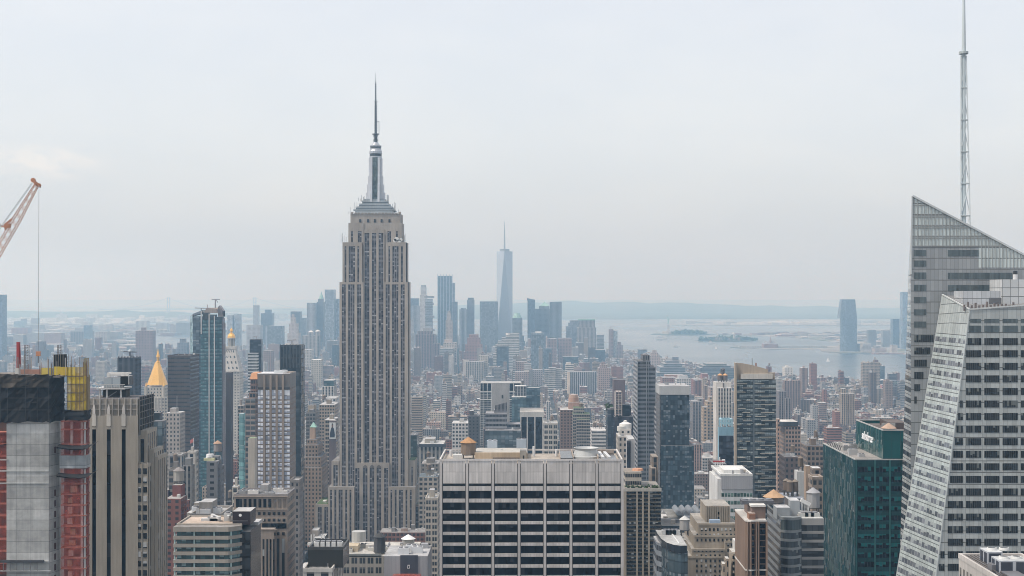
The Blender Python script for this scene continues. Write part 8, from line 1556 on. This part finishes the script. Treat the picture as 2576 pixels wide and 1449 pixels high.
F('brown_deco_giant', 'office tower', 'massive dull brown stepped tower close beside the limestone skyscraper', 1045.3, 1096, 841, 4700, 70, 'pier', (.235, .165, .15), short='massive brown stepped tower', tiers=[(1050, 1090, 833, 4710, 50), (1064, 1089, 825, 4716, 30, 'masonry', (.3, .29, .28)), (1090, 1108, 864, 4690, 60)])
F('red_ziggurat', 'office tower', 'red-brown tower sloping up in many steps under the slim grey crowned tower', 1163, 1221, 905, 4800, 60, 'punched_small', (.28, .155, .13), short='red-brown ziggurat', tiers=[(1166, 1218, 885, 4806, 54), (1170, 1214, 866, 4812, 48), (1175, 1209, 850, 4818, 40), (1180, 1204, 841, 4824, 30)])
r = F('white_terraced_block', 'apartment building', 'white apartment block climbing in terraces to a round white tank', 1240, 1306, 890, 4600, 60, 'ribbon', (.52, .51, .48), short='white terraced block', tiers=[(1246, 1306, 868, 4604, 56), (1252, 1306, 858, 4608, 50), (1262, 1306, 850, 4612, 46), (1272, 1306, 843, 4616, 40), (1284, 1306, 839, 4620, 30)])
d = 4625; m = MB(); m.cyl(PX(1278, d), d, PZ(846, d), PZ(838, d), 7, n=12, mat='metal_paint', col=(.66, .62, .56)); m.build('round_tank', r)
F('slate_frame_block', 'office building', 'dark blue-grey slab with a raised rim standing before the white terraced block', 1249, 1280, 873, 4200, 40, 'curtain_dark', (.07, .085, .10), short='dark slab with a raised rim', feats='p')
r = F('blue_tapered_slab', 'apartment tower', 'slim blue-grey glass slab with a white cap in the middle of downtown', 1335, 1369.5, 838, 4500, 40, FC, (.14, .17, .20), short='blue slab with a white cap', tiers=[(1347, 1362, 834, 4506, 26, 'masonry', (.7, .7, .68)), (1369, 1388, 876, 4480, 40, FC, (.09, .115, .14))])
F('brick_slab_block', 'office building', 'broad dull brick block below the square grey-blue tower', 1376, 1400, 852, 5000, 50, 'punched', (.27, .19, .17), short='broad dull brick block', tiers=[(1403, 1438, 851, 5010, 50), (1373, 1377, 846, 4996, 40, 'masonry', (.45, .37, .33))])
F('dark_glass_bar', 'office building', 'long low dark glass bar building under the dull brick block', 1415, 1455, 897, 4600, 50, FC, (.055, .075, .09), short='long dark glass bar')
F('beige_grid_block', 'office building', 'beige gridded office block in front of the red-brown ziggurat', 1172, 1218, 910, 4100, 50, 'pier', (.40, .37, .33), short='beige gridded block', tiers=[(1165, 1180, 906, 4110, 30, 'masonry', (.5, .46, .41)), (1204, 1228, 894, 4135, 40, 'punched', (.44, .41, .36))])
F('long_grey_block', 'office building', 'long low grey blue block right of the massive brown stepped tower', 1106, 1143, 877, 4500, 60, 'ribbon_thin', (.30, .31, .31), short='long low grey block', tiers=[(1115, 1150, 862, 4530, 50, 'punched', (.42, .40, .38)), (1118, 1138, 854, 4545, 30, 'masonry', (.44, .36, .31))])
F('white_balcony_tower', 'apartment tower', 'white apartment tower with striped balconies right under the dull brick block', 1380, 1398, 925, 3600, 30, 'balcony', (.60, .58, .55), short='white striped balcony tower', tiers=[(1370, 1382, 930, 3604, 26, 'balcony', (.55, .52, .49)), (1397, 1413, 928, 3604, 26, 'balcony', (.6, .58, .55))])
F('tilted_white_tower', 'apartment tower', 'white apartment block with bold horizontal stripes left of the long white-striped slab', 1422, 1443, 917, 3650, 40, 'ribbon', (.64, .62, .58), short='bold white-striped block', tiers=[(1424, 1436, 912, 3656, 24, 'masonry', (.6, .56, .5))])
F('striped_long_slab', 'apartment building', 'long slab of white vertical stripes with a cream end wall', 1433, 1501, 936, 3500, 30, 'pier_dark', (.50, .50, .51), short='long white-striped slab', tiers=[(1427, 1434, 936, 3498, 32, 'masonry', (.60, .52, .43))], bay=4.5)
F('brick_balcony_tower', 'apartment tower', 'brick tower with a white balcony edge below the white terraced block', 1293, 1325, 910, 3900, 30, 'punched', (.33, .24, .21), short='brick tower with white balconies', tiers=[(1290, 1297, 906, 3896, 30, 'balcony', (.6, .57, .53)), (1318, 1336, 914, 3890, 20, 'ribbon', (.6, .58, .55))])
F('pink_brick_slab', 'apartment tower', 'pinkish brick housing tower under the blue slab with a white cap', 1296, 1338, 935, 3700, 34, 'punched_small', (.36, .28, .25), short='pinkish housing tower')
F('grey_brick_slab', 'apartment building', 'broad grey brick slab left of the pinkish striped towers', 1335, 1365, 930, 3750, 34, 'punched_small', (.32, .30, .30), short='broad grey brick slab')
F('rose_loft', 'loft building', 'rose brick loft with small pointed top beside the long white-striped slab', 1503, 1535, 926, 3600, 40, 'punched', (.36, .27, .24), short='rose brick loft', tiers=[(1508, 1528, 918, 3606, 24), (1511, 1518, 911, 3610, 12)])
F('low_grey_warehouse', 'warehouse', 'low blue-grey warehouse at the foot of the ribbed stone block', 1468, 1506, 903, 4700, 60, 'ribbon', (.25, .28, .30), short='low blue-grey warehouse')
F('dark_blue_cube', 'office building', 'small dark teal cube among low rooftops beside the skyscraper', 836, 853, 868, 4400, 40, FC, (.05, .07, .09), short='small dark teal cube')
F('cream_terrace_block', 'loft building', 'cream loft with a white roof among low roofs left of the skyscraper', 783, 812, 905, 3700, 40, 'punched', (.45, .42, .36), short='cream loft with a white roof', roof=(.7, .7, .68))
# by the river
F('waterfront_office', 'office building', 'long blue-grey office with stepped ends and roof boxes at the water', 1652, 1724, 924, 4250, 120, 'ribbon', (.19, .215, .24), short='long blue-grey stepped office', tiers=[(1662, 1716, 915, 4262, 100), (1672, 1708, 907, 4280, 60, 'masonry', (.17, .18, .20)), (1690, 1707, 898, 4290, 30, 'masonry', (.14, .15, .17)), (1644, 1735, 938, 4235, 130)])
F('dark_terraced_office', 'office building', 'broad dark terraced office with planted roof at the water behind the white pier tower', 1750, 1846, 926, 4200, 120, 'ribbon', (.125, .14, .155), short='dark terraced office', tiers=[(1758, 1838, 920, 4210, 100), (1768, 1828, 915, 4220, 80, 'masonry', (.11, .13, .12)), (1748, 1850, 938, 4190, 120)])
F('glass_dock_tower', 'office tower', 'slate office tower behind the banded grey tower crown', 1604, 1628, 879, 4700, 40, FC, (.14, .165, .20), short='slate tower behind the banded crown')
F('pink_stone_block', 'apartment tower', 'pale pink stone tower with stepped top beside the banded grey tower', 1632, 1660, 895, 4500, 40, 'punched', (.42, .34, .31), short='pale pink stepped tower', tiers=[(1636, 1656, 887, 4506, 30), (1640, 1652, 881, 4510, 20)])
F('rust_warehouse', 'warehouse', 'long rust brick warehouse before the blue-grey stepped office', 1661, 1700, 950, 3400, 50, 'punched', (.28, .16, .13), short='long rust warehouse', tiers=[(1670, 1720, 943, 3460, 40, 'masonry', (.33, .19, .15))])
F('white_grid_block', 'office building', 'white gridded block with rounded pale roof tanks near the rust warehouse', 1697, 1738, 953, 3200, 50, 'loft', (.60, .59, .57), short='white gridded block', feats='tt', tiers=[(1704, 1730, 945, 3210, 30, 'masonry', (.5, .5, .5))])
F('red_warehouse', 'warehouse', 'broad red brick warehouse with a tall chimney-like bulkhead', 1738, 1786, 955, 3300, 60, 'punched', (.25, .125, .11), short='broad red warehouse', tiers=[(1762, 1781, 940, 3310, 30, 'masonry', (.26, .13, .12))])
F('pink_brick_mill', 'loft building', 'pale pinkish loft below the red warehouse with a stepped roof', 1780, 1802, 975, 2700, 40, 'punched', (.36, .27, .22), short='pale pinkish loft')
F('tan_stepped_apartment', 'apartment tower', 'yellow-tan stepped apartment tower left of the slender white pier tower', 1772, 1796, 1010, 2250, 36, 'punched', (.42, .32, .22), short='yellow-tan stepped tower', tiers=[(1764, 1780, 1024, 2244, 30), (1780, 1793, 998, 2256, 20)])
F('grey_stone_slab', 'apartment tower', 'plain grey stone slab right of the flecked glass tower', 1736, 1764, 1010, 2300, 36, 'pier', (.28, .255, .25), short='plain grey stone slab', tiers=[(1752, 1768, 1003, 2310, 30, 'punched', (.3, .27, .25))])
# across the river
r = F('waterfront_glass_tower', 'skyscraper', 'tall lone blue glass tower with a tapered top on the far waterfront', 2113, 2156, 800, 6500, 60, FC, (.12, .165, .215), short='tall glass waterfront tower', tiers=[(2156, 2175, 865, 6510, 50, FC, (.12, .16, .2))])
d = 6500; m = MB(); m.loft([(PX(2113, d), d, PZ(800, d)), (PX(2156, d), d, PZ(800, d)), (PX(2156, d), d + 60, PZ(800, d)), (PX(2113, d), d + 60, PZ(800, d))], [(PX(2118.5, d), d + 6, PZ(753, d)), (PX(2152, d), d + 6, PZ(753, d)), (PX(2152, d), d + 50, PZ(753, d)), (PX(2118.5, d), d + 50, PZ(753, d))], FC, (.12, .165, .215), 5, 5); m.build('tapered_top', r)
m = MB(); m.loft([(PX(2112, d), d - 1.5, 0), (PX(2129, d), d - 1.5, 0), (PX(2129, d), d, 0), (PX(2112, d), d, 0)], [(PX(2118, d), d + 3, PZ(757, d)), (PX(2129, d), d + 3, PZ(757, d)), (PX(2129, d), d + 8, PZ(757, d)), (PX(2118, d), d + 8, PZ(757, d))], FC, (.17, .22, .27), 5, 5); m.build('pale_face', r)
F('slate_shore_block', 'apartment tower', 'greyish slab across the river just right of the tall waterfront tower', 2180, 2204, 830, 7000, 40, 'punched', (.20, .215, .23), short='greyish slab across the river')
F('pale_shore_block', 'apartment tower', 'paler slab across the river between two darker ones', 2216, 2239, 831, 7050, 40, 'punched', (.26, .28, .29), short='paler slab across the river')
F('blue_shore_tower', 'office tower', 'dark blue slab tower across the river beside the faceted glass tower', 2240, 2263, 802, 6900, 50, FC, (.095, .135, .185), short='dark blue slab across the river')
F('tall_shore_tower', 'apartment tower', 'tall pale blue tower across the river half hidden by the faceted glass tower', 2264, 2290, 734.5, 6800, 50, FC, (.17, .22, .28), short='tall pale blue tower across the river', tiers=[(2264, 2275, 820, 6790, 40, FC, (.22, .27, .32))])
F('white_shore_office', 'office building', 'low white office across the river under the greyish slab', 2163, 2191, 864, 6400, 60, 'ribbon', (.50, .48, .46), short='low white shore office')
F('pink_shore_office', 'office building', 'low pinkish shore office with a bright white upper block', 2192, 2230, 876, 6350, 60, 'punched', (.42, .34, .31), short='low pinkish shore office', tiers=[(2197, 2215, 870, 6380, 40, 'ribbon', (.5, .48, .45))])
F('red_shore_terrace', 'apartment building', 'long low reddish terrace at the far water edge', 2192, 2275, 888, 6250, 50, 'punched', (.40, .26, .24), short='long reddish terrace', tiers=[(2238, 2258, 868, 6300, 40, 'punched', (.46, .42, .38))])
# ------------------------------------------------------------------ the carpet of lower city blocks
PAL_W = [((0.25, 0.12, 0.09), 'red brick', 12), ((0.20, 0.15, 0.125), 'brown', 13), ((0.34, 0.285, 0.23), 'tan', 14), ((0.43, 0.39, 0.33), 'cream', 11), ((0.29, 0.285, 0.28), 'grey', 12), ((0.55, 0.54, 0.52), 'white', 7), ((0.12, 0.12, 0.13), 'dark grey', 6), ((0.33, 0.235, 0.20), 'pinkish brick', 7), ((0.10, 0.135, 0.16), 'blue glass', 3)]
PAL_R = [((0.60, 0.60, 0.59), 'a white roof', 5), ((0.42, 0.42, 0.41), 'a silver roof', 7), ((0.13, 0.125, 0.12), 'a black tar roof', 7), ((0.27, 0.26, 0.25), 'a grey roof', 9), ((0.36, 0.29, 0.24), 'a brownish roof', 7)]
rnd = random.Random(77)
def pick(p):
    t = rnd.uniform(0, sum(q[-1] for q in p))
    for q in p:
        t -= q[-1]
        if t <= 0: return q
    return p[-1]
def inside(x, y, poly):
    c = False; j = len(poly) - 1
    for i in range(len(poly)):
        (xi, yi), (xj, yj) = poly[i], poly[j]
        if (yi > y) != (yj > y) and x < (xj - xi) * (y - yi) / (yj - yi) + xi: c = not c
        j = i
    return c
PARKS = [(1046, 1112, 2780, 2950), (1128, 1152, 3500, 3700), (1184, 1220, 3300, 3420), (1708, 1742, 2900, 3040), (2000, 2030, 2900, 3000), (790, 815, 2300, 2400)]
def in_park(x, y):
    px = VX + x / y * FPX
    return any(a <= px <= b and c <= y <= e for a, b, c, e in PARKS)
rects = sorted(((a - 3, b + 3, c - 3, e + 3) for a, b, c, e, *_ in HAND), key=lambda t: t[2])
RB = {}
for t in rects:
    for k in range(int(t[2] // 100), int(t[3] // 100) + 1): RB.setdefault(k, []).append(t)
def taken(x0, x1, y0, y1):
    for k in range(int(y0 // 100), int(y1 // 100) + 1):
        for a, b, c, e in RB.get(k, ()):
            if x0 < b and x1 > a and y0 < e and y1 > c: return True
    return False
LOTS = []
def height(y, x=0):
    t = rnd.random() * (1 if y < 3900 or x < 250 else .88)
    base = np.interp(y, [600, 1400, 2200, 2900, 3600, 4600, 6500], [34, 31, 28, 24, 20, 17, 24])
    if y < 2000: return base * rnd.uniform(.6, 1.7) + (rnd.uniform(10, 40) if t > .8 else 0)
    return base * rnd.uniform(.6, 1.35) + (rnd.uniform(10, 34) if t > .90 else 0) + (rnd.uniform(25, 50) if t > .985 else 0)
yy = 640.0
while yy < 6700:
    for row in (0, 1):
        y0 = yy + row * 31; x = -1330 / FPX * y0 - 60; xe = 1010 / FPX * y0 + 90
        while x < xe:
            av = (x + 5000) % 265
            if av < 24: x += 24 - av + .5
            w = rnd.choice((8, 8, 12, 15, 20, 26, 34)) * rnd.uniform(.85, 1.2) * (1.25 if y0 < 2000 else 1); dep = rnd.uniform(20, 29)
            yf = y0 + (rnd.uniform(0, 3) if row == 0 else 0)
            if (x + 5000 + w) % 265 < w: w = max(7, w * .6)
            if inside(x + w / 2, yf + 10, MAN) and not in_park(x + w / 2, yf) and not taken(x, x + w, yf, yf + dep) and rnd.random() > .03:
                LOTS.append((x, x + w - .05, yf, yf + dep, height(yf, x)))
            x += w
    yy += 80.5
# far shores
for poly, n, smin, smax, hmin, hmax, yr, xr in ((BRK, 2600, 22, 110, 8, 22, (5000, 15500), (-9000, -1600)), (JRS, 420, 25, 120, 7, 16, (5900, 10500), (900, 6000))):
    k = 0
    while k < n:
        y = rnd.uniform(*yr); x = rnd.uniform(*xr)
        if not (-1400 < x / y * FPX < 1260) and rnd.random() > .1: continue
        if not (poly is JRS and x < 1750 and y < 7400) and inside(x, y, poly) and inside(x + 30, y + 30, poly) and not taken(x, x + 60, y, y + 60):
            w = rnd.uniform(smin, smax); LOTS.append((x, x + w, y, y + rnd.uniform(smin, smax), rnd.uniform(hmin, hmax) + (rnd.uniform(15, 55) if rnd.random() > .965 else 0))); k += 1
        else: k += .02
for _ in range(150):          # white sheds and tanks on the harbour piers
    x = rnd.uniform(1300, 6500); y = rnd.uniform(11900, 13000); LOTS.append((x, x + rnd.uniform(40, 260), y, y + 60, rnd.uniform(10, 26)))
# attributes of every lot; which of them show largest from the viewing deck
A = []
for (x0, x1, y0, y1, h) in LOTS:
    far = y0 > 7000 or abs(x0) > 2600
    wc, wn_, _ = pick(PAL_W); rc, rn_, _ = pick(PAL_R)
    j = rnd.uniform(.82, 1.18); wc = tuple(min(.8, q * j) for q in wc)
    st = rnd.choice(('punched', 'punched', 'punched_wide', 'punched_small', 'loft', 'pier')) if wn_ != 'blue glass' else 'curtain'
    if h > 45 and rnd.random() < .4: st = rnd.choice(('balcony', 'pier', 'ribbon'))
    if y0 > 11500: wc = rc = rnd.choice([(.7, .7, .68), (.6, .6, .6), (.4, .42, .42)])
    A.append((wc, wn_, rc, rn_, st, rnd.random(), rnd.random()))
W4, H4 = 1288, 725
ids = np.full((H4, W4), -1, dtype=np.int32)
order = [(h[2], -2 - i, h[4] / 2, h[5] / 2, h[6] / 2, 725) for i, h in enumerate(HAND)]
for i, (x0, x1, y0, y1, h) in enumerate(LOTS):
    f = FPX / 2 / y0; g_ = FPX / 2 / y1
    order.append((y0, i, VX / 2 + x0 * f, VX / 2 + x1 * f, VY / 2 + (EYE - h) * (g_ if h < EYE else f), VY / 2 + EYE * f))
order.sort(key=lambda t: -t[0])
for y, i, a, b, t, bt in order:
    a, b, t, bt = max(0, int(a + .5)), min(W4, int(b + .5)), max(0, int(t + .5)), min(H4, int(bt + .5))
    if a < b and t < bt: ids[t:bt, a:b] = i
cnt = np.bincount(ids[ids >= 0], minlength=len(LOTS))
best = sorted(range(len(LOTS)), key=lambda i: -cnt[i])
N_SOLO = 150
solo = {i for i in best[:N_SOLO] if cnt[i] >= 12}
# where each one shows
ys, xs = np.nonzero(ids >= 0); vi = ids[ys, xs]
sx = np.bincount(vi, xs, minlength=len(LOTS)); sy = np.bincount(vi, ys, minlength=len(LOTS))
LM = [((h[4] + h[5]) / 2, (h[6] + min(h[6] + 90, 1449)) / 2, h[7]) for h in HAND if h[7]]
USED = {}
def words_for(i):
    x0, x1, y0, y1, h = LOTS[i]; wc, wn_, rc, rn_, st, q1, q2 = A[i]
    cx, cy = sx[i] / cnt[i] * 2, sy[i] / cnt[i] * 2
    size = ('tall ' if h > 50 else 'low ' if h < 22 else '') + ('narrow ' if x1 - x0 < 13 else 'wide ' if x1 - x0 > 34 else '')
    opts = []
    for lx, ly, nm in sorted(LM, key=lambda l: (l[0] - cx) ** 2 + ((l[1] - cy) * 1.3) ** 2)[:7]:
        dx, dy = cx - lx, cy - ly; ad = max(abs(dx), abs(dy)); how = 'just ' if ad < 45 else '' if ad < 110 else 'well '
        rel = ('right of' if dx > 0 else 'left of') if abs(dx) > abs(dy) else ('below' if dy > 0 else 'above')
        opts.append(f'{how}{rel} the {nm}')
    base = f'{size}{wn_} building'
    for o in opts:
        for lab in (f'{base} with {rn_} {o}', f'{base} {o}'):
            n = len(lab.split())
            if n <= 16 and lab not in USED: USED[lab] = 1; return lab
    lab = f'{base} with {rn_} {opts[0]}, nearer the {"left" if cx < 1288 else "right"} picture edge'
    while lab in USED: lab = lab.replace('building', 'block', 1) if 'block' not in lab else lab + ' side'
    USED[lab] = 1; return lab
def roof_bits(m, mk, x0, x1, y0, y1, h, wc, rc, q1, q2, near):
    """bulkheads, parapets and tanks; returns [(part name, builder)]"""
    w, l = x1 - x0, y1 - y0; out = []
    if w < 5: return out
    r_ = random.Random(int(q1 * 1e6))
    nb = 1 + (w > 14) + (w > 24)
    for k in range(nb):
        bw, bl_ = r_.uniform(2.5, min(7, w * .45)), r_.uniform(3, 8); bx = x0 + r_.uniform(.05, .9) * (w - bw); by = y0 + r_.uniform(.15, .9) * (l - bl_); bh = r_.uniform(2.2, 4.5)
        c = r_.choice([wc, tuple(q * .8 for q in wc), (.5, .5, .49), (.2, .19, .18), (.62, .61, .6), (.35, .25, .2)]); out.append(('bulkhead', ('box', bx, bx + bw, by, by + bl_, h, h + bh, c, r_.choice([(.55, .55, .54), (.3, .3, .3), (.15, .15, .15)]))))
    if r_.random() < (.30 if near else .16): out.append(('water_tank', ('tank', x0 + r_.uniform(.25, .75) * w, y0 + r_.uniform(.2, .6) * l, h + r_.uniform(1.5, 4), r_.uniform(1.5, 2.1), r_.choice([(.2, .15, .12), (.28, .22, .17), (.14, .12, .11)]))))
    for k in range(int(w / 9)):
        ax = x0 + r_.uniform(.1, .85) * w; ay = y0 + r_.uniform(.1, .85) * l; s_ = r_.uniform(1.2, 2.6); out.append(('cooling_unit', ('box', ax, min(x1, ax + s_), ay, ay + s_, h, h + r_.uniform(.8, 1.8), r_.choice([(.6, .6, .6), (.45, .45, .45), (.3, .31, .32)]), None)))
    return out
def put(m, b):
    if b[0] == 'box': _, a0, a1, b0, b1, z0, z1, c, rc = b; m.box(a0, a1, b0, b1, z0, z1, 'masonry', c, roof=rc)
    else:
        _, x, y, z, r, c = b; m.cyl(x, y, z, z + 3.6, r, n=8, mat='masonry', col=c); m.cyl(x, y, z + 3.6, z + 4.9, r * 1.08, .05, 8, 'masonry', tuple(q * 1.25 for q in c)); m.box(x - r * .6, x + r * .6, y - r * .6, y + r * .6, z - 3.5, z, 'masonry', (.1, .1, .1))
mass = MB()
KINDS_ = {'loft': 'loft_building', 'pier': 'office_building', 'curtain': 'glass_building', 'balcony': 'apartment_building', 'ribbon': 'office_building'}
for i, (x0, x1, y0, y1, h) in enumerate(LOTS):
    wc, wn_, rc, rn_, st, q1, q2 = A[i]; near = y0 < 3400
    alone = i in solo; m = MB() if alone else mass
    if y0 < 5200 and q2 < .55 and x1 - x0 > 5:      # parapet: roof sunk a little behind the wall tops
        m.prism([(x0, y0), (x1, y0), (x1, y1), (x0, y1)], 0, h, st, wc, 3.0, 3.5, cap=False)
        for a in ((x0, x1, y0, y0 + .4), (x0, x1, y1 - .4, y1), (x0, x0 + .4, y0 + .4, y1 - .4), (x1 - .4, x1, y0 + .4, y1 - .4)):
            m.face([(a[0], a[2], h), (a[1], a[2], h), (a[1], a[3], h), (a[0], a[3], h)], 'masonry', tuple(min(.8, q * 1.15) for q in wc))
        m.face([(x0 + .4, y0 + .4, h - .9), (x1 - .4, y0 + .4, h - .9), (x1 - .4, y1 - .4, h - .9), (x0 + .4, y1 - .4, h - .9)], 'roofing', rc); m.face([(x1 - .4, y1 - .4, h - .9), (x0 + .4, y1 - .4, h - .9), (x0 + .4, y1 - .4, h), (x1 - .4, y1 - .4, h)][::-1], 'masonry', wc); hr = h - .9
    else: m.box(x0, x1, y0, y1, 0, h, st, wc, 3.0 if y0 < 7000 else 8, 3.5 if y0 < 7000 else 6, rc); hr = h
    bits = roof_bits(m, None, x0, x1, y0, y1, hr, wc, rc, q1, q2, near) if y0 < 6000 and x0 > -2500 else []
    if alone:
        o = m.build(KINDS_.get(st, 'brick_building' if 'brick' in wn_ or wn_ == 'brown' else 'stone_building'), base=((x0 + x1) / 2, (y0 + y1) / 2, 0))
        tag(o, words_for(i), 'building', 'lower buildings between the towers')
        for nm, b in bits: p = MB(); put(p, b); p.build(nm, o)
    else:
        for nm, b in bits: put(m, b)
tag(mass.build('city_blocks'), 'mass of small far rooftops between and beyond the towers', 'city blocks', kind='stuff')
# ------------------------------------------------------------------ trees: parks and street corners
rt = random.Random(31)
PT = [(1052, 2800), (1058, 2820), (1066, 2806), (1073, 2830), (1082, 2800), (1090, 2815), (1098, 2806), (1106, 2825), (1130, 3520), (1138, 3540), (1146, 3530), (1188, 3310), (1196, 3330), (1206, 3320), (1214, 3325), (1714, 2910), (1722, 2930), (1732, 2915), (2006, 2910), (2014, 2930), (2024, 2915), (796, 2310), (804, 2330), (811, 2320)]
WHERE = {0: 'park beside the skyscraper', 8: 'small square far beyond the slab roof', 11: 'green square behind the white-framed tower', 15: 'street behind the flecked glass tower', 18: 'small square below the tan apartment tower', 21: 'gap left of the skyscraper'}
SIZE = ['round', 'tall', 'bushy', 'spreading', 'uneven', 'small', 'broad', 'ragged']
wk = ''; kk = 0
for i, (px, y) in enumerate(PT):
    if i in WHERE: wk = WHERE[i]; kk = 0
    x = PX(px, y); hgt = rt.uniform(15, 24) + (8 if i < 8 else 0); t = thing('street_tree', f'{SIZE[kk]} dark green tree in the {wk}', 'tree', (x, y, 1.5), 'trees in the parks between the blocks'); kk += 1
    m = MB(); m.cyl(x, y, 1, hgt * .5, .5, .28, 7, 'bark')
    for a in range(4): m.bar((x, y, hgt * .38), (x + math.cos(a * 1.6 + i) * hgt * .2, y + math.sin(a * 1.6 + i) * hgt * .2, hgt * .68), .3, 'bark', w2=.12)
    m.build('trunk', t); m = MB(); leaf_crown(m, x, y, hgt * .66, hgt * .42, hgt * .42, hgt * .36, 260, hgt * .05, rt, 6); m.build('crown', t)
# ------------------------------------------------------------------ haze over the whole scene
def haze():
    t = NT('haze_air'); v = t.n('ShaderNodeVolumePrincipled')
    v.inputs['Color'].default_value = (0.43, 0.72, 1.0, 1); v.inputs['Absorption Color'].default_value = (1, 1, 1, 1); v.inputs['Density'].default_value = HAZE; v.inputs['Anisotropy'].default_value = 0.5
    o = t.n('ShaderNodeOutputMaterial'); t.t.links.new(v.outputs[0], o.inputs['Volume'])
    m = MB(); x, y0, y1, z0, z1 = 30000, -3500, 32000, -6, 600
    P = [(-x, y0), (x, y0), (x, y1), (-x, y1)]
    m.prism(P, z0, z1, 'haze_air', (1, 1, 1), rmat='haze_air'); m.face([(p[0], p[1], z0) for p in P[::-1]], 'haze_air')
    tag(m.build('haze'), kind='stuff')
HAZE = 1.25e-4
haze()
